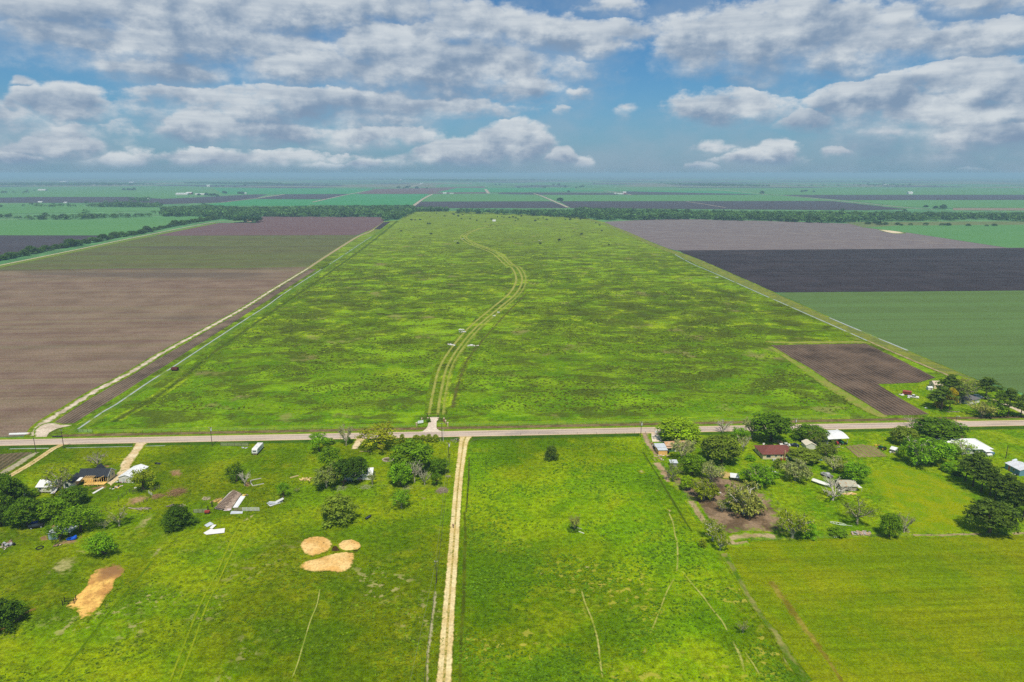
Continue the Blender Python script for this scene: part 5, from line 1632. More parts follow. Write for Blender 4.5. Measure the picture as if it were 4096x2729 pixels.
def gable(name, label, pa, pb, Dp, wh, rh, wall, roof, axis='x', over=.45, wins=(), doors=(), cat='house', hip=False, turn=0.0, lift_=0.0, group=None, chim=None, th=.12, skirt=None):
    loc, ang, L = front(pa, pb, turn)
    root = empty(name, loc, ang, label, cat, group)
    w, r = MB(), MB()
    z0, z1 = lift_, lift_ + wh
    o = over
    if hip:
        w.box((0, Dp / 2, (z0 + z1) / 2), (L, Dp, wh))
        ins = min(L, Dp) / 2 + o
        e = [(-L / 2 - o, -o), (L / 2 + o, -o), (L / 2 + o, Dp + o), (-L / 2 - o, Dp + o)]
        if L >= Dp: rg = [(-L / 2 - o + ins, Dp / 2), (L / 2 + o - ins, Dp / 2)]
        else: rg = [(0, ins - o), (0, Dp + o - ins)]
        E_ = [(x, y, z1 + .02) for x, y in e]; R_ = [(x, y, z1 + rh) for x, y in rg]
        if L >= Dp: fs = [(E_[0], E_[1], R_[1], R_[0]), (E_[2], E_[3], R_[0], R_[1]), (E_[1], E_[2], R_[1]), (E_[3], E_[0], R_[0])]
        else: fs = [(E_[0], E_[1], R_[0]), (E_[1], E_[2], R_[1], R_[0]), (E_[2], E_[3], R_[1]), (E_[3], E_[0], R_[0], R_[1])]
        for f in fs: r.slab(f, th)
    elif axis == 'x':
        w.prism([(0, z0), (Dp, z0), (Dp, z1), (Dp / 2, z1 + rh - .03), (0, z1)], -L / 2, L / 2, 'x')
        k = rh / (Dp / 2)
        for s_ in (0, 1):
            y_ = -o if s_ == 0 else Dp + o
            r.slab([(-L / 2 - o, y_, z1 - o * k + .06), (L / 2 + o, y_, z1 - o * k + .06), (L / 2 + o, Dp / 2, z1 + rh + .06), (-L / 2 - o, Dp / 2, z1 + rh + .06)], th)
    else:
        w.prism([(-L / 2, z0), (L / 2, z0), (L / 2, z1), (0, z1 + rh - .03), (-L / 2, z1)], 0, Dp, 'y')
        k = rh / (L / 2)
        for s_ in (-1, 1):
            x_ = s_ * (L / 2 + o)
            r.slab([(x_, -o, z1 - o * k + .06), (x_, Dp + o, z1 - o * k + .06), (0, Dp + o, z1 + rh + .06), (0, -o, z1 + rh + .06)], th)
    w.build('wall', wall, root)
    ro = r.build('roof', roof, root)
    if chim: MB().box((chim[0], chim[1], z1 + rh + .2), (.9, .9, 1.6)).build('chimney', brick_red, ro)
    if lift_ > .15: 
        pm = MB()
        for i in range(5):
            for y_ in (.25, Dp - .25): pm.box((-L / 2 + .3 + (L - .6) * i / 4, y_, lift_ / 2), (.35, .35, lift_))
        pm.build('pier', skirt or old_wood, root)
    for wn in wins: window_on(root, *wn[:5], L, Dp)
    for d in doors:
        m_ = d[5] if len(d) > 5 else paint((.25, .22, .2), .6)
        window_on(root, *d[:5], L, Dp, m_).name = 'door'
    return root, L


def frame_at(p, rz=0.0):
    P = G(p)
    return Vector((P.x, P.y, .06)), rz


def monopitch(name, label, pa, pb, Dp, hf, hb, roof, walls=None, posts=True, cat='shed', over=.3, enclosed=None, turn=0.0, post_n=2):
    """lean-to: open shelter on posts, or part enclosed (x range as fractions)"""
    loc, ang, L = front(pa, pb, turn)
    root = empty(name, loc, ang, label, cat)
    o = over
    MB().slab([(-L / 2 - o, -o, hf), (L / 2 + o, -o, hf), (L / 2 + o, Dp + o, hb), (-L / 2 - o, Dp + o, hb)], .07).build('roof', roof, root)
    if posts:
        for i in range(post_n):
            for y_, h in ((.1, hf), (Dp - .1, hb)):
                x_ = -L / 2 + .1 + (L - .2) * i / (post_n - 1)
                MB().bar((x_, y_, 0), (x_, y_, h - .12), .14, .14).build('post', post_wood, root)
    if enclosed:
        a, b = -L / 2 + L * enclosed[0], -L / 2 + L * enclosed[1]
        w = MB().prism([(.05, 0), (Dp - .05, 0), (Dp - .05, hb - .1), (.05, hf - .1)], a + .05, b - .05, 'x')
        w.build('wall', walls, root)
    return root, L


def heap(name, label, p, n, spread, sizes, mats, cat='junk', seed=1, flat=.4, long_=1.0, ang=None):
    """pile of odds and ends: one thing, a mesh per material"""
    r = random.Random(seed)
    loc, _ = frame_at(p)
    root = empty(name, loc, 0, label, cat)
    for mi, (pn, mt) in enumerate(mats):
        mb = MB()
        for i in range(max(2, n // len(mats))):
            x, y = r.gauss(0, spread[0] * .45), r.gauss(0, spread[1] * .45)
            d = (r.uniform(*sizes) * long_, r.uniform(*sizes), r.uniform(*sizes) * flat)
            mb.box((x, y, d[2] / 2 + r.uniform(0, .35)), d, r.uniform(0, 3.1) if ang is None else ang + r.uniform(-.35, .35), r.uniform(-.3, .3))
        mb.build(pn, mt, root)
    return root


def brush(name, label, p, rad, hgt, n, mt, cat='brush heap', seed=2, thick=.05, group=None):
    """heap of cut branches"""
    r = random.Random(seed)
    mb = MB()
    for i in range(n):
        a = r.uniform(0, 6.28); q = rad * math.sqrt(r.random()) * .8
        c = Vector((math.cos(a) * q, math.sin(a) * q, max(.05, hgt * (1 - (q / rad) ** 1.5) * r.uniform(.2, 1))))
        d = Vector((r.uniform(-1, 1), r.uniform(-1, 1), r.uniform(-.35, .5))).normalized() * rad * r.uniform(.2, .55)
        e = c + d; e.z = max(.05, e.z)
        s_ = c - d; s_.z = max(.03, s_.z)
        mb.tube(s_, e, thick * r.uniform(.6, 1.2), thick * .4, 4)
    loc, _ = frame_at(p)
    return tag(mb.build(name, mt, None, loc), label, cat, group)


def car(label, p, heading, body_mat, kind='sedan', group=None, name='parked_car', cat='car'):
    """length along local x, nose at +x"""
    loc, rz = frame_at(p, heading)
    root = empty(name, loc, rz, label, cat, group)
    if kind == 'pickup':
        Lc, W = 5.6, 1.95
        low = [(-2.8, .45), (2.75, .45), (2.8, .8), (2.65, 1.05), (1.25, 1.15), (-.75, 1.15), (-2.8, 1.15)]
        cab = [(-.75, 1.14), (1.25, 1.14), (.60, 1.85), (-.55, 1.88)]
    elif kind == 'suv':
        Lc, W = 4.8, 1.95
        low = [(-2.4, .4), (2.35, .4), (2.4, .85), (2.2, 1.05), (1.1, 1.12), (-2.35, 1.12)]
        cab = [(-2.33, 1.11), (1.1, 1.11), (.45, 1.80), (-2.1, 1.82)]
    else:
        Lc, W = 4.6, 1.8
        low = [(-2.3, .35), (2.25, .35), (2.3, .65), (2.1, .85), (1.0, .95), (-1.6, .98), (-2.25, .90)]
        cab = [(-1.65, .96), (1.0, .94), (.25, 1.42), (-1.0, 1.44)]
    b = MB().prism(low, -W / 2, W / 2, 'y')
    bd = b.build('body', body_mat, root)
    mod = bd.modifiers.new('soft', 'BEVEL'); mod.width = .10; mod.segments = 2
    zc = cab[0][1]; zt = cab[2][1]
    k = .84
    n = len(cab)
    vs = [(x, -W / 2 * (1 if z < zc + .1 else k), z) for x, z in cab] + [(x, W / 2 * (1 if z < zc + .1 else k), z) for x, z in cab]
    MB().add([(x * .985, y * .985, z) for x, y, z in vs], [tuple(range(n - 1, -1, -1)), tuple(range(n, 2 * n))] + [(i, (i + 1) % n, n + (i + 1) % n, n + i) for i in range(n)]).build('windows', glass, root)
    MB().slab([(cab[3][0] - .02, -W / 2 * k, zt + .05), (cab[2][0] + .02, -W / 2 * k, zt + .05), (cab[2][0] + .02, W / 2 * k, zt + .05), (cab[3][0] - .02, W / 2 * k, zt + .05)], .06).build('car_roof', body_mat, root)
    if kind == 'pickup':
        MB().box((-1.75, 0, 1.155), (1.85, 1.6, .02)).build('cargo_bed', paint((.30, .36, .42), .6), root)
    for x in (Lc * .31, -Lc * .31):
        for y in (-W / 2 + .08, W / 2 - .08):
            wv = MB().tube((x, y - .12, .36), (x, y + .12, .36), .36, .36, 14).build('wheel', rubber, root)
            MB().tube((x, y - .13, .36), (x, y + .13, .36), .19, .19, 10).build('rim', galv, wv)
    for y in (-W * .36, W * .36):
        MB().box((Lc / 2 - .05, y, .72), (.12, .32, .16)).build('headlight', rail_w, root)
    return root


def tractor(label, p, heading, paint_m, cat='tractor'):
    loc, rz = frame_at(p, heading)
    root = empty('tractor', loc, rz, label, cat)
    MB().prism([(-.2, .7), (1.7, .7), (1.75, 1.35), (1.5, 1.5), (-.2, 1.5)], -.35, .35, 'y').build('hood', paint_m, root)
    MB().prism([(-1.3, .7), (-.2, .7), (-.2, 1.15), (-1.3, 1.15)], -.4, .4, 'y').build('rear_body', paint_m, root)
    MB().prism([(-1.0, 1.15), (-.5, 1.15), (-.5, 1.25), (-.85, 1.3), (-.9, 1.75), (-1.05, 1.75)], -.25, .25, 'y').build('seat', black, root)
    for x, r_, w_ in ((-.9, .78, .45), (1.3, .45, .28)):
        for s in (-1, 1):
            wv = MB().tube((x, s * .75 - w_ / 2, r_), (x, s * .75 + w_ / 2, r_), r_, r_, 16).build('wheel', rubber, root)
            MB().tube((x, s * .75 - w_ / 2 - .02, r_), (x, s * .75 + w_ / 2 + .02, r_), r_ * .55, r_ * .55, 10).build('rim', paint((.6, .45, .05), .6), wv)
    MB().tube((.9, .15, 1.5), (.9, .15, 2.1), .04, .04, 6).build('exhaust', black, root)
    MB().tube((-.25, 0, 1.5), (-.4, 0, 1.75), .025, .025, 5).build('steering_column', black, root)
    return root


def panel_fence(label, pa, pb, h, n_rail, mt, posts, post_mt, name='fence', cat='fence', post_h=None, rail_r=.03, group=None):
    """rails between posts; every post a part"""
    a, b = G(pa), G(pb)
    loc = Vector((a.x, a.y, .05)); ang = math.atan2(b.y - a.y, b.x - a.x); L = (b - a).length
    root = empty(name, loc, ang, label, cat, group)
    if n_rail:
        mb = MB()
        for i in range(n_rail):
            z = h * (i + .6) / n_rail
            mb.tube((0, 0, z), (L, 0, z), rail_r, rail_r, 4)
        mb.build('rails', mt, root)
    for i in range(posts):
        x = L * i / (posts - 1)
        MB().bar((x, 0, 0), (x, 0, (post_h or h) * random.uniform(.92, 1.08)), .13, .13).build('post', post_mt, root)
    return root


def post_line(label, pts, h, mt, r=.09, wires=2, name='fence', cat='fence', lean=.06, group=None):
    """old fence: a post at each point, slack wires between"""
    W = [G(p) for p in pts]
    root = empty(name, (W[0].x, W[0].y, .05), 0, label, cat, group)
    tops = []
    for p in W:
        q = p - W[0]
        e = Vector((q.x + random.uniform(-lean, lean), q.y + random.uniform(-lean, lean), h * random.uniform(.8, 1.15)))
        MB().tube((q.x, q.y, 0), e, r, r * .85, 6).build('post', mt, root)
        tops.append((q, e))
    if wires:
        mb = MB()
        for k in range(wires):
            f = .45 + .4 * k / max(1, wires - 1)
            for (q0, e0), (q1, e1) in zip(tops, tops[1:]):
                mb.tube(q0.lerp(e0, f), q1.lerp(e1, f), .014, .014, 3, cap=False)
        mb.build('wire', paint((.16, .15, .11), .8), root)
    return root


# ---------------------------------------------------------------- left yard
gable('cottage', 'small white cottage on piers with a pale metal roof, left of the house being framed', A(397, 846), A(545, 846), 6.2, 2.3, 1.5, wall_white, roof_white, wins=[('f', -1.6, 1.75, .9, .55), ('f', 1.4, 1.7, .9, .6), ('r', 2.6, 1.7, .8, .8)], doors=[('r', 4.6, 1.5, .9, 1.9)], lift_=.55)
# house under construction
loc, ang, L = front(H1(400, 578), H1(1196, 568))
hs = empty('house_under_construction', loc, ang, 'half built house with black shingle roof and bare yellow framing on its porch', 'house')
Dp, wh, rh = 5.6, 2.7, 1.9
MB().prism([(0, .5), (Dp, .5), (Dp, .5 + wh), (Dp / 2, .5 + wh + rh - .03), (0, .5 + wh)], L / 2 - .18, L / 2, 'x').build('wall', wall_cream, hs)
MB().box((0, Dp - .09, .5 + wh / 2), (L - .4, .18, wh)).build('wall', wall_cream, hs)
MB().box((-L / 4, .10, .5 + wh / 2), (L / 2 - .4, .16, wh)).build('wall', plywood, hs)
MB().box((L / 4 - .1, 1.7, .5 + wh / 2), (L / 2 - .6, .1, wh - .06)).build('wall', dark_inside, hs)  # dark panel: shade of the open interior painted behind the studs
rm = MB()
k = rh / (Dp / 2)
for y_ in (-.5, Dp + .5):
    rm.slab([(-L / 2 - .3, y_, .5 + wh - .5 * k + .06), (L / 2 + .45, y_, .5 + wh - .5 * k + .06), (L / 2 + .45, Dp / 2, .5 + wh + rh + .06), (-L / 2 - .3, Dp / 2, .5 + wh + rh + .06)], .14)
rm.prism([(-1.6, .5 + wh + .5), (1.9, .5 + wh + .5), (.15, .5 + wh + rh + .75)], Dp * .55, Dp + .9, 'y')
rf_ = rm.build('roof', roof_black, hs)
MB().box((L / 2 + .46, -.1, .5 + wh - .2), (.06, .1, .1)).build('trim', white, hs)
for sgn, y0_ in ((1, -.5), (-1, Dp + .5)):
    MB().bar((L / 2 + .48, y0_, .5 + wh - .5 * k - .02), (L / 2 + .48, Dp / 2, .5 + wh + rh - .02), .05, .22).build('trim', white, hs)
for u, z, w_, h_ in ((1.3, 2.0, .8, 1.2), (4.0, 2.0, .8, 1.2), (2.6, 4.0, .55, .6)):
    window_on(hs, 'r', u, z, w_, h_, L, Dp)
# porch floor, beam, studs, rafters
MB().box((1.4, -1.25, .42), (L - 3.2, 2.45, .16)).build('porch_floor', plywood, hs)
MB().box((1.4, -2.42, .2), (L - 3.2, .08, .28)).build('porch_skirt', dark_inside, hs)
for i in range(9):
    x = -L / 2 + 3.4 + i * .92
    MB().bar((x, .02, .5), (x, .02, .5 + wh - .1), .12, .12).build('stud', lumber, hs)
MB().bar((-L / 2 + 3.0, -2.3, 2.75), (L / 2 - 1.6, -2.3, 2.75), .14, .22).build('porch_beam', lumber, hs)
for x in (-2.2, -1.1, -.4, .3, 1.0, 2.8):
    MB().bar((x + .25, -2.3 - random.uniform(0, 1.0), -.04), (x + .45, -2.3, 2.7), .11, .11).build('porch_post', lumber, hs)
for i in range(5):
    x = -L / 2 + 3.1 + i * .85
    MB().bar((x, -2.6, 2.7), (x + .35, .1, 3.25), .10, .14).build('rafter', lumber, hs)
for i in range(3):
    MB().bar((-L / 2 + 2.9, -2.2 + i * .8, 2.92 + i * .15), (-L / 2 + 6.9, -2.2 + i * .8, 2.92 + i * .15), .08, .08).build('purlin', lumber, hs)
MB().bar((L / 2 - 2.6, -2.2, 2.8), (L / 2 - 1.0, -.2, 3.2), .10, .14).build('rafter', lumber, hs)
# left wing of the same house
wl = -L / 2 - 1.4
MB().prism([(wl - 1.9, .3), (wl + 1.9, .3), (wl + 1.9, 2.7), (wl, 3.8), (wl - 1.9, 2.7)], -5.2, .05, 'y').build('wall', wall_white, hs)
wr = MB()
for s_ in (-1, 1):
    wr.slab([(wl + s_ * 2.3, -5.6, 2.52), (wl + s_ * 2.3, 1.2, 2.52), (wl, 1.9, 3.92), (wl, -5.6, 3.92)], .12)
wr.build('roof', roof_black, hs)
MB().slab([(wl + 2.35, -3.6, 2.5), (wl + 3.6, -3.0, 2.45), (wl + 3.6, .6, 2.9), (wl + 2.35, .6, 2.9)], .05).build('roof_decking', white, hs)
o_ = MB().box((wl - .2, -5.24, 1.55), (.9, .1, 1.1)).build('window', glass, hs); MB().box((wl - .2, -5.22, 1.55), (1.15, .06, 1.35)).build('frame', paint((.05, .25, .22), .6), o_)
MB().box((wl + 1.93, -3.6, 1.5), (.06, 1.1, 2.1)).build('wall_wrap', paint((.72, .62, .58), .7), hs)
MB().box((wl + 1.93, -1.6, 1.5), (.06, 2.2, 2.1)).build('wall_wrap', paint((.60, .40, .28), .7), hs)
gable('garage', 'white metal garage with its blank gable end facing the yard, by the sandy drive', H1(1500, 565), H1(1900, 578), 10.5, 2.5, 1.0, offwh, roof_white_y, axis='y', cat='garage', over=.25, doors=[('f', -.9, 1.1, 1.0, 2.1, paint((.5, .5, .48), .6))])
# tin shed
_r, _L = monopitch('tin_shed', 'tin roofed shed with a blue green wall and an open end, under the leaning tree', H3(400, 1098), H3(1480, 1040), 5.2, 2.55, 2.15, roof_galv, tin_teal, enclosed=(0, .42), post_n=3)
MB().bar((_L * .2, -.2, 2.0), (_L / 2 + .4, 4.6, 2.2), .09, .12).build('brace', lumber, _r)
tb = MB()
_pr = [(-2.0, .1), (-1.6, .9), (-.6, .45), (.5, .9), (1.3, 1.7), (1.9, 1.5), (1.95, .2), (1.0, .02), (0, .0)]
tb.prism(_pr, -1.1, 1.2, 'y')
lo_, _ = frame_at(H3(1530, 1090))
tp = tb.build('tarpaulin', paint((.01, .10, .62), .45, .25, 1.0), None, lo_, .25)
tp.modifiers.new('soft', 'SUBSURF').levels = 2; tp.modifiers[0].render_levels = 2
tag(tp, 'bright blue tarpaulin sagging over a load beside the tin shed', 'tarpaulin')
car('black parked car with a blue cover on its roof, under the round dark tree', A(385, 1205), R(24), black, 'suv')
lo_, _ = frame_at(A(370, 1195))
tag(MB().slab([(-1.1, -.75, 2.0), (.8, -.8, 1.95), (.9, .8, 1.98), (-1.2, .78, 2.02)], .12).build('roof_cover', paint((.02, .07, .45), .5), None, (lo_.x + .3, lo_.y - .15, -.02), R(24)), 'blue sheet spread over the roof of the black parked car', 'cover')
heap('scrap_heap', 'heap of dark scrap and rusty boards cut by the picture edge, below the parked car', A(70, 1385), 26, (3.4, 1.2), (.4, 1.3), [('scrap', black), ('rusty_scrap', paint((.26, .16, .12), .8)), ('grey_scrap', paint((.35, .35, .35), .6))], seed=4)
heap('plank_pile', 'pale planks lying under the dark scrap heap', A(30, 1415), 8, (2.2, .6), (.25, .5), [('planks', paint((.55, .48, .36), .8)), ('old_planks', old_wood)], 'planks', seed=5, long_=6, flat=.15)
# a tyre lying down
tr_ = MB()
for i in range(24):
    a0, a1 = 2 * math.pi * i / 24, 2 * math.pi * (i + 1) / 24
    tr_.tube((1.05 * math.cos(a0), 1.05 * math.sin(a0), .16), (1.05 * math.cos(a1), 1.05 * math.sin(a1), .16), .17, .17, 8, cap=False)
tag(tr_.build('old_tyre', rubber, None, frame_at(A(416, 1421))[0], 0, True), 'big black tyre lying flat in the grass below the tin shed', 'tyre')
heap('scrap_heap', 'little heap of wood and black scrap at the foot of the small leafy tree', A(605, 1395), 14, (1.6, .7), (.25, .8), [('scrap', black), ('wood_scrap', paint((.62, .48, .28), .8)), ('rusty_scrap', paint((.22, .13, .09), .8))], seed=6)
# white tank beside the cottage
def tank(label, p, heading, Lt, rad, mt, name='propane_tank', cat='tank', zc=None, legs=True):
    loc, rz = frame_at(p, heading)
    root = empty(name, loc, rz, label, cat)
    zc = zc or rad + .25
    mb = MB()
    prof = [(-Lt / 2 - rad * .45, rad * .35), (-Lt / 2 - rad * .25, rad * .78), (-Lt / 2, rad), (Lt / 2, rad), (Lt / 2 + rad * .25, rad * .78), (Lt / 2 + rad * .45, rad * .35)]
    for (x0, r0), (x1, r1) in zip(prof, prof[1:]): mb.tube((x0, 0, zc), (x1, 0, zc), r0, r1, 16, cap=True)
    mb.build('tank_body', mt, root, smooth=False)
    MB().tube((0, 0, zc + rad), (0, 0, zc + rad + .2), .14, .14, 8).build('valve_dome', mt, root)
    if legs:
        for x in (-Lt * .3, Lt * .3): MB().box((x, 0, (zc - rad * .6) / 2), (.2, rad * 1.3, zc - rad * .6)).build('leg', offwh, root)
    return root
tank('white tank standing among leaves left of the cottage', A(280, 872), 1.2, 1.5, .65, white)
def sheetlike(name, label, pts, z, th, mt, cat='sheet', tilt=None, group=None):
    W = [G(p) for p in pts]
    c = sum(W, Vector((0, 0, 0))) / len(W)
    q = [(w.x - c.x, w.y - c.y, z + (tilt[i] if tilt else 0)) for i, w in enumerate(W)]
    return tag(MB().slab(q, th).build(name, mt, None, (c.x, c.y, .05)), label, cat, group)
sheetlike('long_panel', 'long white panel lying on the grass before the house being framed', [H1(748, 862), H1(800, 876), H1(1090, 705), H1(1040, 700)], .16, .12, white, 'panel')
sheetlike('tin_sheet', 'white metal sheet leaning on the right end of the cottage', [A(528, 862), A(570, 862), A(618, 812), A(590, 808)], .5, .05, rust_tin, tilt=[0, 0, .7, .7])
sheetlike('tin_sheet', 'narrow white sheet lying right of the cottage', [A(606, 872), A(640, 874), A(672, 858), A(640, 856)], .12, .05, rust_tin)
heap('scrap_heap', 'pink and white rubbish piled against the garage front', H1(1560, 560), 22, (2.6, .9), (.25, .8), [('scrap', black), ('white_scrap', white), ('pink_scrap', paint((.62, .22, .32), .6)), ('brown_scrap', old_wood)], seed=8)
heap('scrap_heap', 'bright heap of building waste and black bags between house and garage', H1(1440, 700), 26, (2.2, 1.5), (.25, .9), [('black_bags', black), ('white_scrap', white), ('pink_scrap', paint((.60, .45, .50), .6)), ('yellow_scrap', paint((.62, .45, .05), .6))], seed=9)
for q, lab in ((H1(1955, 715), 'small white board in the grass beside the round pen'), (H1(195, 408), 'pale block in the grass left of the black roof')):
    tag(MB().box((0, 0, .12), (1.0, .6, .24)).build('board', offwh, None, frame_at(q)[0], .3), lab, 'board')
post_line('curved fence of dark posts round the pen below the garage', [A(1240, 985), A(1237, 940), A(1245, 915), A(1278, 885), A(1325, 858), A(1356, 840), A(1402, 828), A(1470, 822), A(1530, 812), B(85, 852), B(137, 838), B(175, 830), B(212, 830)], 1.45, post_wood)
post_line('row of dark posts from the olive tree to the pen gate', [B(265, 832), B(285, 830), B(310, 822), B(316, 812), B(338, 800), B(362, 795)], 1.6, post_wood, .11)
post_line('straggling posts on the near side of the pen', [B(-10, 1000), B(105, 978), B(152, 968), B(196, 948), B(232, 928), B(270, 898), B(285, 870)], 1.4, post_wood)
post_line('old fence of rusty posts behind the two thin stemmed trees', [A(905, 1185), A(940, 1165), A(975, 1130), A(1010, 1085), A(1040, 1065), A(1060, 1050), A(1110, 1035), A(1160, 1020)], 1.5, paint((.12, .07, .05), .9), .10)
panel_fence('pale gate panel standing open in the pen fence', B(250, 850), B(285, 872), 1.3, 5, rail_w, 2, rail_w, 'cattle_gate', 'gate')
heap('log_pile', 'cut poles and logs lying left of the round dark cedar', B(520, 985), 12, (2.6, .8), (.18, .4), [('logs', old_wood), ('pale_logs', paint((.45, .37, .26), .85))], 'logs', seed=11, long_=9, flat=.7, ang=.5)
heap('log_pile', 'grey logs scattered below the pen', B(165, 1015), 12, (3.0, .6), (.18, .4), [('logs', old_wood), ('pale_logs', paint((.42, .34, .25), .85))], 'logs', seed=12, long_=9, flat=.7, ang=.1)
brush('brush_heap', 'wide reddish brown heap of brush above the cedar', B(545, 845), 4.2, .9, 150, paint((.30, .17, .09), .9), seed=13)
brush('brush_heap', 'small reddish brush heap beside the pen', B(345, 885), 2.6, .6, 80, paint((.30, .17, .09), .9), seed=14)
brush('brush_heap', 'pale heap of splintered wood left of the fallen barn', B(850, 905), 1.6, .5, 60, paint((.50, .42, .28), .9), seed=15, thick=.07)
heap('black_tarp', 'crumpled black sheet in the grass above the hay ring', B(330, 540), 10, (1.8, .6), (.4, 1.1), [('sheet', black), ('fold', paint((.05, .05, .06), .4))], 'sheet', seed=16, flat=.25)
# camper
loc, ang, L = front((1007.5, 1822), (1031, 1822))
cp = empty('camper_trailer', loc, ang + R(0), 'white camper trailer with a dark rear window parked below the road', 'camper')
Lc = 8.2
prof = [(0.0, .75), (-.08, 1.4), (.12, 2.7), (.5, 2.95), (Lc - .6, 2.95), (Lc - .1, 2.6), (Lc, 1.3), (Lc - .5, .75)]

vs = MB(); n = len(prof)
vs.add([(-1.25, y, z) for y, z in prof] + [(1.25, y, z) for y, z in prof], [tuple(range(n - 1, -1, -1)), tuple(range(n, 2 * n))] + [(i, (i + 1) % n, n + (i + 1) % n, n + i) for i in range(n)])
bo = vs.build('body', white, cp); md = bo.modifiers.new('soft', 'BEVEL'); md.width = .12; md.segments = 2
MB().box((0, -.02, 1.95), (1.6, .14, .5)).build('rear_window', paint((.01, .05, .045), .15), cp)
for y in (2.2, 4.6): MB().box((1.26, y, 1.95), (.06, 1.0, .6)).build('side_window', glass, cp)
MB().box((1.26, 6.4, 1.65), (.06, .8, 1.7)).build('door', offwh, cp)
for y in (3.0, 6.0): MB().box((0, y, 3.0), (.7, .7, .18)).build('roof_vent', galv, cp)
for s_ in (-1, 1):
    for y in (3.2, 4.2):
        MB().tube((s_ * 1.1 - .1, y, .38), (s_ * 1.1 + .1, y, .38), .38, .38, 14).build('wheel', rubber, cp)
MB().bar((0, .1, .6), (0, Lc + 1.3, .6), 1.0, .14).build('chassis', black, cp)
MB().box((0, .35, .35), (1.7, .25, .5)).build('bumper', paint((.30, .20, .12), .8), cp)
panel_fence('grey wire fence panels standing below the road left of the camper', B(1000, 352), B(1292, 352), 1.6, 7, paint((.25, .26, .18), .7), 5, post_wood, rail_r=.05)
heap('scrap_heap', 'pale scrap lying at the end of the grey fence panels', B(1258, 378), 8, (1.0, .7), (.2, .8), [('white_scrap', offwh), ('grey_scrap', galv)], seed=17)
for q0, q1, q2, lab in ((B(1315, 715), B(1425, 692), B(1312, 740), 'upper pale beam of the U lying right of the dead grey tree'), (B(1335, 772), B(1452, 748), B(1310, 735), 'lower pale beam of the U lying right of the dead grey tree')):
    p0, p1, p2 = [G(q) for q in (q0, q1, q2)]
    mb = MB().bar((0, 0, .15), p1 - p0 + Vector((0, 0, .15)), .30, .22).bar((0, 0, .15), p2 - p0 + Vector((0, 0, .15)), .30, .22)
    tag(mb.build('beam', paint((.48, .45, .40), .8), None, (p0.x, p0.y, .05)), lab, 'beam')
# fallen barn: the roof lies on the ground, its ribs bare
bn = [G(q) for q in (H2(170, 640), H2(620, 690), H2(840, 600), H2(1105, 225), H2(735, 160))]
a_, b_, c_, d_, e_ = bn
o0 = (a_ + c_) / 2
ba = empty('fallen_barn', (o0.x, o0.y, .05), 0, 'collapsed barn roof lying on the grass with bare dark rafters and white tin', 'barn')
lc = lambda p, z: Vector((p.x - o0.x, p.y - o0.y, z))
A0, E0, D0, C0, B0 = lc(a_, .2), lc(e_, .5), lc(d_, .2), lc(c_, .12), lc(b_, .25)
ridge0, ridge1 = A0.lerp(B0, .12) + Vector((0, 0, 1.0)), E0 + Vector((0, 0, .9))
MB().slab([A0, A0.lerp(B0, .10) + Vector((0, 0, .75)), E0 + Vector((0, 0, .7)), E0.lerp(A0, .03) + Vector((-1.2, -.6, 0))], .06).build('barge_board', paint((.60, .52, .46), .8), ba)
RL0, RL1 = A0.lerp(B0, .14) + Vector((0, 0, .85)), E0 + Vector((.2, 0, .8))
LL0, LL1 = B0 + Vector((.2, .3, .05)), D0.lerp(E0, .35) + Vector((0, 0, .25))
MB().slab([RL0 - Vector((0, 0, .12)), LL0 - Vector((0, 0, .06)), LL1 - Vector((0, 0, .1)), RL1 - Vector((0, 0, .12))], .05).build('fallen_boards', paint((.30, .22, .16), .9, .4, .8, stain=(.50, .40, .30)), ba)
rb = MB()
for i in range(15):
    f = i / 14
    rb.bar(RL0.lerp(RL1, f) + Vector((0, 0, .06)), LL0.lerp(LL1, f).lerp(RL0.lerp(RL1, f), .32 + .2 * (i % 3) / 3) + Vector((0, 0, .10)), .10, .10)
rb.build('rafters', paint((.10, .065, .05), .9), ba)
pb_ = MB()
for i in range(5):
    g = .06 + i * .11
    pb_.bar(RL0.lerp(LL0, g) + Vector((0, 0, .14)), RL1.lerp(LL1, g) + Vector((0, 0, .14)), .09, .06)
pb_.build('purlins', paint((.34, .24, .16), .9), ba)
MB().slab([C0 + Vector((-1.6, 0, .12)), C0 + Vector((.2, .2, .06)), D0.lerp(C0, .12) + Vector((.2, 0, .06)), D0.lerp(C0, .14) + Vector((-1.7, 0, .2))], .05).build('tin_roofing', roof_white, ba)
MB().slab([A0 + Vector((.3, .1, .3)), A0.lerp(B0, .55) + Vector((0, 0, .1)), A0.lerp(B0, .70) + Vector((0, 1.4, .2)), A0 + Vector((1.9, 2.2, .75))], .05).build('tin_roofing', paint((.33, .30, .28), .6), ba)
MB().slab([B0 + Vector((-2.2, .0, .1)), B0 + Vector((.1, 0, .1)), B0 + Vector((.6, 1.3, .12)), B0 + Vector((-1.6, 1.4, .2))], .05).build('tin_roofing', paint((.60, .50, .50), .6), ba)
heap('plank_pile', 'yellow boards and rotten hay beside the fallen barn', H2(290, 400), 20, (2.0, 2.2), (.2, .5), [('boards', paint((.55, .38, .10), .85)), ('old_boards', paint((.36, .24, .11), .9))], 'planks', seed=20, long_=5, flat=.35, ang=.9)
heap('scrap_heap', 'white and yellow scrap at the far end of the fallen barn', H2(1030, 250), 12, (1.8, .8), (.3, .9), [('white_scrap', white), ('yellow_scrap', paint((.62, .42, .05), .7)), ('rusty_scrap', old_wood)], seed=21, flat=.3)
tag(MB().bar((0, 0, 0), (.15, 0, 2.4), .28, .28).build('post', paint((.03, .025, .02), .9), None, frame_at(H2(132, 565))[0]), 'black charred post at the left corner of the fallen barn', 'post')
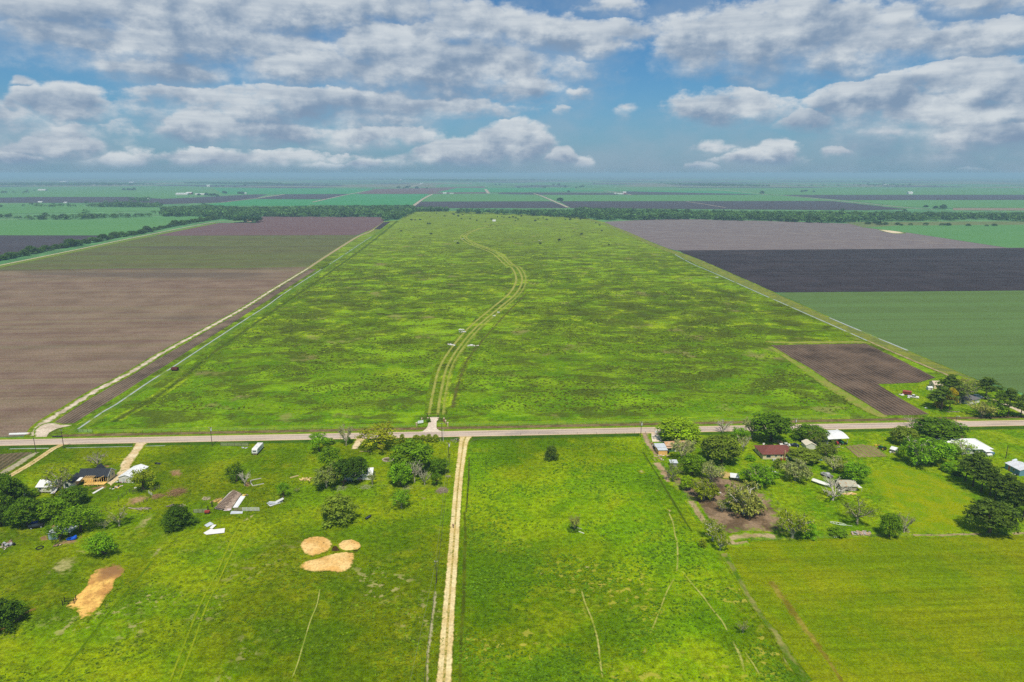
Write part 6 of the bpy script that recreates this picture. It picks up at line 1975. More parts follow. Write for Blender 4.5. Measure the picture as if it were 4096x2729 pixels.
tag(MB().bar((0, 0, 0), (.05, 0, 1.9), .24, .24).build('post', paint((.03, .025, .02), .9), None, frame_at(H2(20, 660))[0]), 'black charred post beside the little red cart', 'post')
panel_fence('dark wire panels between the cedar and the charred posts', B(718, 1052), B(862, 1048), 1.5, 6, paint((.30, .30, .27), .7), 4, post_wood, rail_r=.045)
panel_fence('brown cattle panel joined to the fallen barn', H2(745, 680), H2(1000, 672), 1.5, 6, paint((.28, .22, .16), .8), 3, post_wood, rail_r=.05)
panel_fence('white cattle gate panels right of the fallen barn', H2(1005, 676), H2(1480, 676), 1.5, 6, rail_w, 5, rail_w, 'cattle_gate', 'gate', rail_r=.05)
ct = empty('cart', frame_at(B(862, 1058))[0], .1, 'little red cart by the charred post', 'cart')
MB().prism([(-.8, .45), (.8, .45), (.95, 1.1), (-.95, 1.1)], -.55, .55, 'y').build('tub', paint((.30, .05, .035), .6), ct)
for x in (-.55, .55):
    for y in (-.6, .6): MB().tube((x, y - .08, .3), (x, y + .08, .3), .3, .3, 12).build('wheel', rubber, ct)
MB().bar((.8, 0, .5), (1.8, 0, .5), .08, .08).build('drawbar', black, ct)
heap('sheet_stack', 'stack of long galvanised sheets lying below the small bright tree', B(1580, 950), 14, (.8, .8), (.55, .9), [('sheets', galv), ('white_sheets', rail_w)], 'sheets', seed=23, long_=7.5, flat=.12, ang=R(33))
sheetlike('tin_sheet', 'striped tin sheet, upper of the three lying below the cedar', [B(828, 1185), B(858, 1205), B(928, 1172), B(890, 1150)], .22, .06, roof_galv, group='loose tin sheets')
sheetlike('tin_sheet', 'small curled white sheet, middle of the three lying below the cedar', [B(885, 1218), B(915, 1226), B(958, 1190), B(915, 1186)], .34, .06, white, tilt=[0, .05, .25, .1], group='loose tin sheets')
sheetlike('tin_sheet', 'long crumpled white sheet, lowest of the three below the cedar', [B(820, 1268), B(850, 1286), B(1040, 1268), B(1046, 1226), B(930, 1234), B(900, 1228)], .28, .06, white, tilt=[0, 0, .1, .3, .1, .2], group='loose tin sheets')
sheetlike('tin_sheet', 'ribbed pale sheet lying under the brown cattle panel', [B(1098, 1068), B(1228, 1062), B(1232, 1040), B(1112, 1036)], .2, .06, roof_galv, group='loose tin sheets')
# culvert pipe by the road
tank('long white culvert pipe with rusty middle lying beside the road', A(208, 240), ROAD_ANG + R(2), 9.0, .62, paint((.66, .66, .66), .6, .2, .35, stain=(.45, .28, .16)), 'culvert_pipe', 'pipe', .62, legs=False)
tank('dark culvert end in the ditch at the field entrance', A(600, 262), ROAD_ANG, 4.2, .42, paint((.03, .03, .028), .8), 'culvert_pipe', 'pipe', .42, legs=False)
# rust red tank trailer in the pasture corner
loc, rz = frame_at(M1(1178, 712), R(-6))
rt = empty('rusty_tank_trailer', loc, rz, 'rust red box trailer standing in the pasture by the left ditch', 'trailer')
MB().prism([(-1.1, .55), (1.1, .55), (1.25, 1.2), (1.0, 2.2), (-1.0, 2.2), (-1.25, 1.2)], -2.0, 2.0, 'x').build('box', paint((.10, .022, .016), .7, .3), rt)
for x in (-.9, .9):
    for y in (-1.05, 1.05): MB().tube((x, y - .12, .4), (x, y + .12, .4), .4, .4, 12).build('wheel', rubber, rt)
MB().bar((2.0, 0, .6), (3.1, 0, .55), .15, .12).build('drawbar', black, rt)
# hay feeder rack
loc, rz = frame_at(N1(640, 838), .25)
fd = empty('hay_feeder', loc, rz, 'black open hay feeder rack on the long golden hay patch', 'feeder')
for x in (-1.5, 1.5):
    for y in (-.8, .9): MB().bar((x, y, 0), (x, y, 1.9), .16, .16).build('post', black, fd)
MB().bar((0, -.8, 0), (0, -.8, 1.2), .12, .12).build('post', black, fd)
fr = MB()
for z in (.55, 1.15):
    for y in (-.8, .9): fr.bar((-1.5, y, z), (1.5, y, z), .07, .09)
    for x in (-1.5, 1.5): fr.bar((x, -.8, z), (x, .9, z), .07, .09)
fr.build('rails', black, fd)
# trough
loc, rz = frame_at(C(975, 1108), R(62))
tr2 = empty('water_trough', loc, rz, 'black oval trough lying in the pasture near the rounded bush', 'trough')
pr = MB(); ring = [(math.cos(a) * (1.5 if abs(math.cos(a)) > .01 else 1.5), math.sin(a) * .5) for a in [2 * math.pi * i / 20 for i in range(20)]]
ring = [(max(-1, min(1, x / 1.1)) * 1.35 + .15 * x, y) for x, y in ring]
pr.add([(x * .85, y * .8, 0) for x, y in ring] + [(x, y, .65) for x, y in ring] + [(x * .9, y * .85, .65) for x, y in ring] + [(x * .8, y * .75, .3) for x, y in ring],
       [(i, (i + 1) % 20, 20 + (i + 1) % 20, 20 + i) for i in range(20)] + [(20 + i, 20 + (i + 1) % 20, 40 + (i + 1) % 20, 40 + i) for i in range(20)] + [(40 + i, 40 + (i + 1) % 20, 60 + (i + 1) % 20, 60 + i) for i in range(20)] + [tuple(range(60, 80)), tuple(range(19, -1, -1))])
pr.build('tub', rubber, tr2)
MB().add([(x * .86, y * .8, .48) for x, y in ring], [tuple(range(20))]).build('water', paint((.06, .08, .09), .05, .1, 1, .6), tr2)
# ---------------------------------------------------------------- middle clump
gable('hidden_house', 'white roofed house almost hidden under a broad dark tree', crop(1340, 1830, .08496)(400, 1090), crop(1340, 1830, .08496)(1720, 1060), 6.5, 2.4, 1.5, wall_white, roof_white, wins=[('f', -2, 1.5, 1.0, .9), ('f', 1.5, 1.5, 1.0, .9)], over=.6)
heap('scrap_heap', 'orange and blue odds and ends under the eaves of the hidden house', crop(1340, 1830, .08496)(620, 1150), 16, (3.0, .6), (.25, .8), [('orange_scrap', paint((.50, .18, .03), .7)), ('blue_scrap', paint((.05, .20, .26), .6)), ('dark_scrap', black)], seed=30)
heap('scrap_heap', 'orange scrap beside the trunk in front of the hidden house', crop(1340, 1830, .08496)(1150, 1110), 8, (1.6, .5), (.25, .7), [('orange_scrap', paint((.50, .22, .04), .7)), ('dark_scrap', black)], seed=31)
rg = MB()
for i in range(18):
    a = 2 * math.pi * i / 18
    rg.box((2.3 * math.cos(a), 1.9 * math.sin(a), .22), (.75, .5, .45), a + 1.57, random.uniform(-.1, .1))
so = empty('stone_ring', frame_at(C(1183, 500))[0], 0, 'ring of pale stones with a wet centre above the largest round tree', 'stone ring')
rg.build('stones', paint((.40, .33, .24), .9), so)
MB().add([(1.9 * math.cos(2 * math.pi * i / 20), 1.5 * math.sin(2 * math.pi * i / 20), .10) for i in range(20)], [tuple(range(20))]).build('water', paint((.10, .07, .05), .3), so)
heap('log_pile', 'pale yellow heap of split wood left of the greyish tree', C(308, 706), 30, (2.4, 1.2), (.3, .7), [('split_wood', paint((.70, .52, .20), .85)), ('bark_wood', paint((.50, .36, .16), .9))], 'logs', seed=33, long_=1.6)
tag(MB().box((0, 0, .2), (3.6, .45, .3), .65).build('beam', paint((.55, .42, .20), .85), None, frame_at(C(202, 678))[0]), 'pale beam on the grass above the pale heap of split wood', 'beam')
tag(MB().tube((0, 0, 0), (0, 0, 1.9), .07, .06, 6).build('post', pole_wood, None, frame_at(C(876, 452))[0]), 'thin dark post with a yellow rail beside it, below the golden tree', 'post')
tag(MB().bar((0, 0, .25), (5.2, .3, .2), .16, .16).build('rail', paint((.60, .47, .22), .85), None, frame_at(C(882, 414))[0]), 'long pale rail lying right of the thin dark post', 'rail')
brush('brush_heap', 'tangled grey brush heap beside the sandy drive', C(1748, 825), 2.7, 1.3, 170, paint((.34, .26, .19), .9), seed=34, thick=.045)
brush('brush_heap', 'small pale brush heap under the pole by the sandy drive', C(1812, 678), 1.2, 1.0, 60, paint((.42, .36, .27), .9), seed=35, thick=.035)
for q, lab, s_ in ((C(690, 800), 'dead branches along the fence line below the greyish tree', 36), (C(940, 785), 'dead grey branches below the hidden house', 37), (C(1380, 795), 'dead branches below the bright round tree', 38)):
    brush('dead_branches', lab, q, 2.6, .35, 40, paint((.40, .36, .26), .9), 'branches', s_, .035)
brush('fallen_tree', 'fallen bare tree beside the mailbox post at the drive mouth', C(1885, 300), 2.6, .8, 26, paint((.40, .34, .26), .9), 'fallen tree', 39, .06)
tag(MB().box((0, 0, 1.0), (.55, .8, .6)).tube((0, 0, 0), (0, 0, .75), .06, .06, 6).build('mailbox', black, None, frame_at(C(1913, 308))[0]), 'black mailbox at the mouth of the sandy drive', 'mailbox')
# gate of the pasture
iron = paint((.045, .022, .016), .7)
stone = paint((.50, .38, .24), .9, .3, 2.5)
g0, g1 = G(H9(790, 385)), G(H9(1262, 385))
gt_ = empty('gate_arch', (g0.x, g0.y, .05), math.atan2(g1.y - g0.y, g1.x - g0.x), 'dark iron gate arch over the pasture entrance', 'gate')
Lg = (g1 - g0).length
hg = height_at(g0, 1640 + 175 * .08929)
for x in (0, Lg): MB().bar((x, 0, 0), (x, 0, hg), .24, .24).build('post', iron, gt_)
MB().bar((-.85, 0, hg), (Lg + .85, 0, hg), .20, .16).build('crossbar', iron, gt_)
MB().bar((Lg - .3, 0, hg + .08), (Lg, 0, hg + .65), .1, .1).build('finial', iron, gt_)
for (x, b, t_, lab) in ((800, 410, 365, 'squat stone gate pillar at the foot of the arch, left side'), (1268, 425, 360, 'squat stone gate pillar at the foot of the arch, right side'), (535, 440, 380, 'stone pillar behind the white sign'), (298, 745, 585, 'stone pillar at the left end of the entrance fence'),
                        (1525, 545, 378, 'tall red stone pillar nearest the arch on its right'), (1595, 620, 478, 'middle stone pillar of the right hand entrance fence'), (1690, 740, 575, 'stone pillar at the roadside end of the right hand entrance fence')):
    P = G(H9(x, b)); h = height_at(P, 1640 + t_ * .08929)
    pl = empty('stone_pillar', (P.x, P.y, .05), .05, lab, 'pillar', 'stone pillars at the pasture entrance')
    MB().box((0, 0, h / 2), (.62, .62, h)).build('shaft', brick_red if 'red' in lab else stone, pl)
    MB().box((0, 0, h + .06), (.82, .82, .16)).build('cap', paint((.62, .52, .36), .85), pl)
panel_fence('dark rail fence behind the white sign at the entrance', H9(560, 470), H9(780, 470), 1.3, 3, iron, 3, iron, rail_r=.05)
panel_fence('dark rail fence right of the gate arch', H9(1290, 480), H9(1500, 500), 1.3, 3, iron, 3, iron, rail_r=.05)
panel_fence('short rail fence between the right hand entrance pillars', H9(1530, 560), H9(1680, 720), 1.2, 3, iron, 4, iron, rail_r=.05)
panel_fence('short rail fence from the left pillar toward the white sign', H9(310, 720), H9(420, 640), 1.1, 3, iron, 3, iron, rail_r=.05)
sg0, sg1 = G(H9(350, 690)), G(H9(600, 650))
sg = empty('sign_board', (sg0.x, sg0.y, .05), math.atan2(sg1.y - sg0.y, sg1.x - sg0.x), 'big white sign board on two posts beside the pasture entrance', 'sign')
Ls = (sg1 - sg0).length
MB().box((Ls / 2, 0, 1.55), (Ls, .10, 1.35)).build('board', paint((.82, .84, .86), .5, .05), sg)
for x in (.25, Ls - .25): MB().bar((x, .1, 0), (x, .1, 2.1), .10, .10).build('post', post_wood, sg)
for z, f in ((1.95, .7), (1.7, .8), (1.45, .75), (1.2, .6)): MB().box((Ls / 2, -.055, z), (Ls * f, .02, .05)).build('print_line', paint((.60, .66, .72), .5, .05), sg)
brush('weeds', 'dry weeds and debris by the left end of the entrance fence', H9(90, 870), 1.8, .6, 70, paint((.36, .22, .12), .9), 'weeds', 40, .03)
# ---------------------------------------------------------------- poles and wires
POLE_TOPS = []
def pole(cf, x, base, top, label, box=True, arm=1.6, r=.15, mt=None, lamp=False):
    P = G(cf(x, base)); h = height_at(P, cf(x, top)[1])
    root = empty('utility_pole', (P.x, P.y, .03), 0, label, 'utility pole', 'utility poles')
    MB().tube((0, 0, 0), (0, 0, h), r, r * .7, 8).build('pole', mt or pole_wood, root)
    if arm: MB().bar((-arm / 2, 0, h - .5), (arm / 2, 0, h - .5), .14, .14).build('crossarm', paint((.30, .27, .22), .8), root)
    if box:
        MB().tube((.28, 0, h - 2.0), (.28, 0, h - 1.0), .30, .30, 10).build('transformer', rail_w, root)
    for x_ in ((-arm / 2 + .1, arm / 2 - .1) if arm else (0,)):
        MB().tube((x_, 0, h - .42), (x_, 0, h - .12), .06, .05, 6).build('insulator', rail_w, root)
    if lamp:
        MB().bar((0, 0, h - .3), (.9, -.5, h - .1), .07, .07).build('lamp_arm', galv, root)
        MB().box((.95, -.55, h - .15), (.45, .3, .18)).build('lamp_head', rail_w, root)
    POLE_TOPS.append(Vector((P.x, P.y, h)))
    return root
pole(A, 379, 428, 268, 'pole left of the sandy side road with its foot at the plowed corner', False, 1.2)
pole(A, 669, 375, 178, 'pole at the mouth of the sandy side road', False, 1.2)
pole(B, 912, 350, 150, 'pole with a transformer between the white garage and the camper')
pole(C, 775, 325, 178, 'pole behind the bare pale tree at the road')
pole(C, 1748, 305, 108, 'tall black pole opposite the gate arch', False, 1.4)
pole(C, 1818, 475, 312, 'leaning pole with a white transformer beside the sandy drive')
pole(D, 164, 390, 225, 'pole at the corner of the right hand yard')
pole(E, 463, 345, 192, 'pole between the two dark trees of the right hand yard')
pole(K, 682, 515, 446, 'pole with a white lamp at the road right of the big dark tree', False, .6, .13, lamp=True)
pole(K, 1100, 805, 690, 'leaning bare pole in the meadow left of the blue shed', False, 0, .16)
pole(N2, 1660, 652, 440, 'slim pole beside the lower part of the sandy drive', False, 1.0, .13)
P_ = G(C(1752, 305))
tag(MB().tube((0, 0, 0), (0, 0, height_at(P_, C(0, 180)[1])), .11, .09, 8).build('concrete_post', rail_w, None, (P_.x + .35, P_.y, .03)), 'pale concrete post leaning on the tall black pole', 'post')
tag(MB().tube((0, 0, 0), (0, 0, 1.1), .09, .09, 8).build('marker_post', paint((.65, .60, .40), .7), None, frame_at(H9(1358, 1410))[0]), 'short yellowish marker post left of the tall black pole', 'post')


def wire(label, a, b, sag=.6, r=.022):
    mb = MB(); prev = None
    for i in range(17):
        f = i / 16
        p = a.lerp(b, f); p.z -= sag * 4 * f * (1 - f)
        if prev is not None: mb.tube(prev, p, r, r, 4, cap=False)
        prev = p
    o = mb.build('power_line', paint((.22, .22, .15), .8, .1))
    tag(o, label, 'power line')
for i, lab in enumerate(('power line from the road corner pole to the side road pole', 'power line from the side road pole to the transformer pole', 'power line from the transformer pole to the pole at the bare pale tree', 'power line from the bare pale tree to the tall black pole')):
    wire(lab, POLE_TOPS[i] - Vector((0, 0, .15)), POLE_TOPS[i + 1] - Vector((0, 0, .15)))
wire('power line crossing from the tall black pole to the leaning pole by the drive', POLE_TOPS[4] - Vector((0, 0, .15)), POLE_TOPS[5] - Vector((0, 0, .15)), .3)
wire('power line along the sandy drive down to the slim pole', POLE_TOPS[5] - Vector((0, 0, .1)), POLE_TOPS[10] - Vector((0, 0, .1)), 1.4, .026)
wire('power line running from the slim pole out below the picture', POLE_TOPS[10] - Vector((0, 0, .1)), POLE_TOPS[10] + Vector((-1.5, -95, 0)), 1.4, .026)
wire('power line from the tall black pole to the yard corner pole', POLE_TOPS[4] - Vector((0, 0, .2)), POLE_TOPS[6] - Vector((0, 0, .15)), 1.0)
wire('power line from the yard corner pole to the pole between dark trees', POLE_TOPS[6] - Vector((0, 0, .15)), POLE_TOPS[7] - Vector((0, 0, .15)), .8)
# roadside fence of the pasture
for x0, x1, n, lab in ((420, 1665, 34, 'long wire fence of the pasture left of the gate, along the road'), (1800, 3480, 44, 'long wire fence of the pasture right of the gate, along the road')):
    post_line(lab, [(x0 + (x1 - x0) * i / (n - 1), road_y(x0 + (x1 - x0) * i / (n - 1)) - 31) for i in range(n)], 1.25, post_wood, .075, 4)
post_line('wire fence on the far side of the sandy drive mouth', [C(2045, 325), C(2091, 300), D(-1090, 372), D(-900, 366), D(-700, 366), D(-500, 362), D(-300, 360), D(-100, 360), D(100, 352)], 1.15, post_wood, .07, 3)
post_line('wire fence along the left side of the sandy drive', [C(1835, 420), C(1825, 520), C(1812, 640), C(1800, 760), C(1785, 900), C(1770, 1050), C(1752, 1200), C(1735, 1380), N2(1655, 660), N2(1635, 820), N2(1610, 1000), N2(1585, 1200), N2(1565, 1400), N2(1548, 1561)], 1.2, post_wood, .06, 3)
post_line('wire fence between the lower pasture and the left yard clump', [C(590, 800), C(720, 800), C(860, 790), C(1000, 782), C(1140, 780), C(1290, 782), C(1430, 784), C(1560, 786), C(1690, 790)], 1.1, post_wood, .06, 2)
panel_fence('pale cattle guard panel at the left ditch by the road', M1(528, 1128), M1(622, 1128), 1.6, 5, paint((.30, .42, .28), .7), 4, post_wood, rail_r=.04)
# ================================================================== right hand yard
gable('orange_house', 'long low house with a rusty orange tin roof and dark green walls behind bare trees', H4(790, 1000), H4(1830, 940), 6.5, 2.4, 1.3, wall_green, roof_rust, wins=[('f', -3.2, 1.5, .9, 1.0), ('f', 0, 1.5, .9, 1.0), ('f', 3.0, 1.5, .9, 1.0)], doors=[('f', -1.6, 1.1, .9, 2.0, white)], over=.7)
loc, ang, L = front(H4(375, 1150), H4(765, 1145))
an = empty('orange_annex', loc, ang, 'bright orange annex with a flat grey tin roof left of the rusty roofed house', 'annex')
MB().prism([(0, 0), (6.4, 0), (6.4, 2.75), (0, 2.45)], -L / 2, L / 2, 'x').build('wall', wall_orange, an)
ra = MB().slab([(-L / 2 - .25, -.3, 2.58), (L / 2 + .2, -.3, 2.58), (L / 2 + .2, 2.6, 2.70), (-L / 2 - .25, 2.6, 2.70)], .07).build('roof', roof_galv, an)
MB().slab([(-L / 2 - .6, 2.45, 2.86), (L / 2 + .2, 2.45, 2.86), (L / 2 + .2, 6.8, 3.02), (-L / 2 - .6, 6.8, 3.02)], .07).build('roof', roof_galv, an)
MB().slab([(L / 2 + .25, 3.6, 2.92), (L / 2 + 2.6, 3.4, 2.92), (L / 2 + 2.6, 7.2, 3.06), (L / 2 + .25, 7.2, 3.06)], .07).build('roof', roof_rust, an)
MB().box((-L / 2 - .03, 2.2, 1.1), (.08, .9, 2.0)).build('door', paint((.62, .36, .12), .7), an)
tag(MB().tube((0, 0, 0), (0, 0, 1.1), .5, .5, 14).tube((0, 0, 1.1), (0, 0, 1.25), .5, .25, 14).build('barrel', black, None, frame_at(H4(815, 1060))[0]), 'black barrel standing at the right corner of the orange annex', 'barrel')
tank('white propane tank beside the gravel drive at the road', H4(275, 165), 1.1, 1.3, .50, white)
heap('scrap_heap', 'rubbish and old tyres along the left wall of the orange annex', H4(170, 760), 26, (.9, 3.6), (.25, .9), [('scrap', black), ('white_scrap', offwh), ('rusty_scrap', paint((.36, .20, .12), .8))], seed=50)
heap('scrap_heap', 'pale boards and junk in front of the orange annex', H4(640, 1180), 16, (2.6, .5), (.25, .7), [('boards', offwh), ('rusty_scrap', paint((.36, .20, .10), .8)), ('pale_scrap', paint((.66, .56, .36), .8))], seed=51, flat=.3)
heap('scrap_heap', 'trail of pale rubbish leading down from the orange annex', H4(500, 1330), 12, (.8, 1.6), (.2, .6), [('white_scrap', offwh), ('rusty_scrap', paint((.36, .22, .14), .8))], seed=52, flat=.3)
monopitch('small_shed', 'little grey tin roofed shed beside the thin grey green tree', D(478, 705), D(545, 705), 2.6, 2.0, 2.3, roof_galv, paint((.28, .27, .25), .8), enclosed=(0, 1), posts=False)
monopitch('animal_shelter', 'small open animal shelter with a slanted white tin roof on the trampled soil', D(1105, 850), D(1185, 858), 2.8, 1.75, 2.25, roof_white, posts=True)
bx = empty('white_box', frame_at(D(1378, 932))[0], 0, 'white upright box at the fence corner of the cattle yard', 'box')
MB().box((0, 0, .65), (.95, .8, 1.3)).build('case', white, bx); MB().box((0, 0, 1.33), (1.1, .95, .08)).build('lid', offwh, bx)
brush('brush_heap', 'dark roots and branches in the middle of the cattle yard', D(985, 905), 2.2, .5, 50, paint((.13, .085, .06), .9), seed=53, thick=.06)
brush('brush_heap', 'pale brush heap left of the largest budding tree', D(1015, 1000), 1.7, .6, 60, paint((.42, .32, .22), .9), seed=54, thick=.04)
tag(MB().slab([(-.6, -.3, .2), (.6, -.3, .2), (.6, .4, .25), (-.6, .4, .25)], .1).build('board', white, None, frame_at(D(988, 976))[0]), 'white board lying on the trampled soil above the pale brush heap', 'board')
post_line('fence of the cattle yard along the cow pasture', [D(215, 350), D(260, 450), D(320, 560), D(400, 700), D(480, 830), D(570, 930), D(650, 1030), D(720, 1120), D(790, 1240), D(850, 1350)], 1.2, post_wood, .07, 3)
post_line('fence between the trampled soil and the bright lawn', [D(1290, 840), D(1420, 920), E(150, 920), E(220, 1010), E(290, 1090), E(360, 1180)], 1.2, post_wood, .07, 3)
post_line('fence along the top of the hay field', [N4(-150, 265), N4(200, 255), N4(450, 246), N4(700, 240), N4(950, 232), N4(1200, 226), N4(1500, 220), N4(1800, 215), N4(2100, 211), N4(2354, 208)], 1.15, post_wood, .065, 3)
# white planks near the small pale tree
tag(MB().box((0, 0, .12), (2.2, .3, .15), -.7).build('plank', offwh, None, frame_at(N3(638, 188))[0]), 'white plank lying right of the small pale pasture tree', 'plank')
tag(MB().box((0, 0, .12), (2.0, .16, .12), -.5).build('plank', paint((.45, .42, .32), .8), None, frame_at(N3(618, 150))[0]), 'thin grey plank behind the white one at the small pale tree', 'plank')
# brick house
r_, L_ = gable('brick_house', 'cream brick house with a dark red hipped roof', H7(285, 665), H7(1000, 655), 9.5, 2.5, 2.3, wall_cream, roof_red, hip=True, over=.55,
      wins=[('f', -4.6, 1.45, 1.9, 1.1), ('f', -1.35, 1.6, .9, .7), ('f', 1.0, 1.6, .8, .7), ('f', 3.2, 1.45, 1.6, 1.0), ('l', 2.4, 1.5, 1.3, 1.1), ('l', 6.6, 1.5, 1.3, 1.3)])
MB().bar((2.2, -.75, 0), (2.2, -.75, 4.4), .34, .34).build('chimney_pipe', paint((.50, .34, .16), .8), r_)
MB().box((3.4, -.25, .95), (.7, .5, .5)).build('air_conditioner', white, r_)
for q, m_, lab in ((H7(735, 690), paint((.33, .02, .03), .5), 'red bins against the front of the red roofed house'), (H7(895, 655), paint((.02, .32, .48), .5), 'small blue tub at the right corner of the red roofed house'), (H7(530, 695), offwh, 'white chair shaped clutter before the red roofed house')):
    r0 = empty('bin' if 'bin' in lab else 'tub' if 'tub' in lab else 'clutter', frame_at(q)[0], .1, lab, 'bin' if 'bin' in lab else 'tub' if 'tub' in lab else 'clutter')
    for i, x in enumerate((-.8, .8) if 'bins' in lab else (-.2, .35)):
        MB().add([(x + sx_ * .35 * k_, sy_ * .35 * k_, z_) for z_, k_ in ((0, .8), (1.0, 1.1)) for sx_, sy_ in ((-1, -1), (1, -1), (1, 1), (-1, 1))], [(3, 2, 1, 0), (4, 5, 6, 7), (0, 1, 5, 4), (1, 2, 6, 5), (2, 3, 7, 6), (3, 0, 4, 7)]).build('bin_body', m_, r0)
car('white parked car behind the red roofed house', H7(780, 360), R(168), white, 'sedan')
car('dark blue parked car behind the right end of the red roof', H7(985, 372), R(160), paint((.012, .016, .030), .3, .1, 1, .5), 'sedan')
tag(MB().tube((0, 0, 0), (0, 0, 1.3), .06, .05, 6).add([(.55 * math.cos(a) , -.1, 1.4 + .55 * math.sin(a)) for a in [2 * math.pi * i / 14 for i in range(14)]] + [(0, .12, 1.4)], [(i, (i + 1) % 14, 14) for i in range(14)]).build('satellite_dish', white, None, frame_at(H7(302, 372))[0]), 'white dish behind the left end of the red roof', 'dish')
heap('log_pile', 'pale heap of cut wood in front of the red roofed house', H7(785, 850), 34, (2.6, 2.0), (.25, .6), [('cut_wood', paint((.50, .38, .26), .9)), ('bark_wood', paint((.36, .27, .19), .9))], 'logs', seed=56, long_=2.4)
tank('grey propane tank lying on the lawn below the heap of cut wood', E(260, 775), R(-32), 2.2, .5, paint((.55, .55, .52), .5))
# carport
loc, ang, L = front(H7(1800, 335), H7(2120, 318))
cpt = empty('carport', loc, ang, 'big cream metal carport with rounded eaves over farm machines', 'carport')
prof = []
Wd = 9.6
for i in range(11):
    f = i / 10; y = -.6 + (Wd + 1.2) * f
    z = 3.0 + 1.05 * (1 - abs(2 * f - 1) ** 1.8)
    prof.append((y, z))
Lr = L / 2 + 1.6
rv = MB()
prof2 = prof + [(y, z - .12) for y, z in reversed(prof)]
rv.prism(prof2, -Lr, Lr, 'x').build('roof', roof_white, cpt)
for x in (-Lr + .3, 0, Lr - .3):
    for y in (.1, Wd - .1): MB().bar((x, y, 0), (x, y, 3.05), .14, .14).build('post', galv, cpt)
MB().box((-Lr + .15, Wd / 2, 1.6), (.1, Wd - 1, 3.0)).build('side_wall', offwh, cpt)
tractor('red tractor parked under the white carport', H7(1935, 322), R(-95), paint((.36, .03, .03), .5))
tractor('green tractor at the right edge of the white carport', H7(2030, 322), R(-80), paint((.02, .12, .05), .5))
md_ = empty('lawn_mower', frame_at(H7(2130, 328))[0], R(-20), 'black riding mower beside the green tractor', 'mower')
MB().prism([(-.9, .3), (.9, .3), (.95, .7), (.2, .75), (.1, .55), (-.9, .6)], -.45, .45, 'y').build('mower_body', black, md_)
MB().prism([(-.55, .6), (-.1, .6), (-.1, .7), (-.4, .75), (-.45, 1.05), (-.55, 1.05)], -.22, .22, 'y').build('seat', black, md_)
for x in (-.6, .65):
    for y in (-.45, .45): MB().tube((x, y - .1, .26), (x, y + .1, .26), .26, .26, 12).build('wheel', rubber, md_)
heap('scrap_heap', 'white and yellow things on the grass before the carport', H7(2010, 335), 8, (1.6, .4), (.3, .7), [('white_things', white), ('yellow_things', paint((.6, .5, .05), .6))], seed=57)
heap('log_pile', 'pale heap in the grass below the carport', H7(1960, 395), 18, (2.4, 1.0), (.25, .6), [('cut_wood', paint((.46, .40, .28), .9)), ('weeds', paint((.30, .30, .14), .9))], 'logs', seed=58)
heap('plank_pile', 'short stack of grey boards right of the sage tree', H7(1880, 480), 10, (1.4, .5), (.2, .5), [('boards', paint((.50, .47, .38), .8)), ('old_boards', old_wood)], 'planks', seed=59, long_=3, flat=.3)
tag(MB().prism([(-.6, 0), (.6, 0), (.7, .9), (.2, 1.1), (-.5, 1.0)], -.45, .45, 'y').build('white_drum', white, None, frame_at(H7(1950, 45))[0]), 'white drum in the grass by the road ditch behind the carport', 'drum')
# cream canvas shed
gable('canvas_shed', 'pale cream peaked shed roof showing above the wide sage tree', H7(1250, 440), H7(1480, 440), 5.0, 2.0, 1.1, offwh, paint((.66, .60, .46), .8), axis='y', cat='shed', over=.2)
heap('wheelbarrow', 'greenish wheelbarrow and blue tub under the sage tree', H7(1570, 690), 8, (1.6, .5), (.4, 1.1), [('barrow', paint((.30, .42, .36), .5)), ('blue_tub', paint((.02, .30, .45), .5)), ('dark_scrap', black)], 'wheelbarrow', seed=60)
# tractor and little coop at the garden
tractor('small dark green tractor at the corner of the vegetable plot', E(1378, 520), R(120), paint((.015, .10, .05), .5))
heap('plank_pile', 'yellow implement lying left of the small dark green tractor', E(1330, 480), 10, (2.0, .4), (.2, .5), [('yellow_steel', paint((.60, .40, .04), .6)), ('orange_steel', paint((.45, .24, .04), .6))], 'implement', seed=61, long_=3)
gable('chicken_coop', 'small coop with a slanted white roof at the left end of the tree belt', E(1462, 552), E(1520, 560), 3.0, 1.7, .8, paint((.40, .36, .30), .8), roof_white, axis='x', cat='coop', over=.3, turn=R(-28), doors=[('f', 0, .8, .7, 1.4)])
for q, lab in ((E(1465, 556), 'white bucket left of the small coop'), (E(1512, 570), 'yellow bucket in front of the small coop')):
    b0 = empty('bucket', frame_at(q)[0], 0, lab, 'bucket')
    MB().tube((0, 0, 0), (0, 0, .7), .32, .42, 12, cap=True).build('bucket_body', white if 'white' in lab else paint((.65, .60, .08), .6), b0)
# white trailer, wreck, shack
loc, rz = frame_at(H5(480, 640), R(-52))
bt = empty('covered_boat', loc, rz, 'white covered boat on a trailer lying on the lawn left of the wide bare tree', 'boat')
hull = [(-3.6, .3), (-3.5, 1.05), (3.0, 1.25), (3.7, 1.2), (2.9, .55), (2.2, .3)]
hv = []
for x, w_, z_ in ((-3.7, 1.0, 0), (-3.3, 1.25, 0), (0, 1.3, 0), (2.2, 1.05, .05), (3.3, .5, .12), (3.8, .08, .2)):
    hv += [(x, -w_ * .55, .35 + z_), (x, -w_, .95 + z_), (x, -w_ * .6, 1.28 + z_), (x, 0, 1.42 + z_), (x, w_ * .6, 1.28 + z_), (x, w_, .95 + z_), (x, w_ * .55, .35 + z_)]
hf = [(i * 7 + j, i * 7 + (j + 1) % 7, (i + 1) * 7 + (j + 1) % 7, (i + 1) * 7 + j) for i in range(5) for j in range(7)] + [tuple(range(7)), tuple(range(35, 42))]
MB().add(hv, hf).build('hull_cover', paint((.76, .76, .70), .6, .2, .8, stain=(.50, .42, .40)), bt)
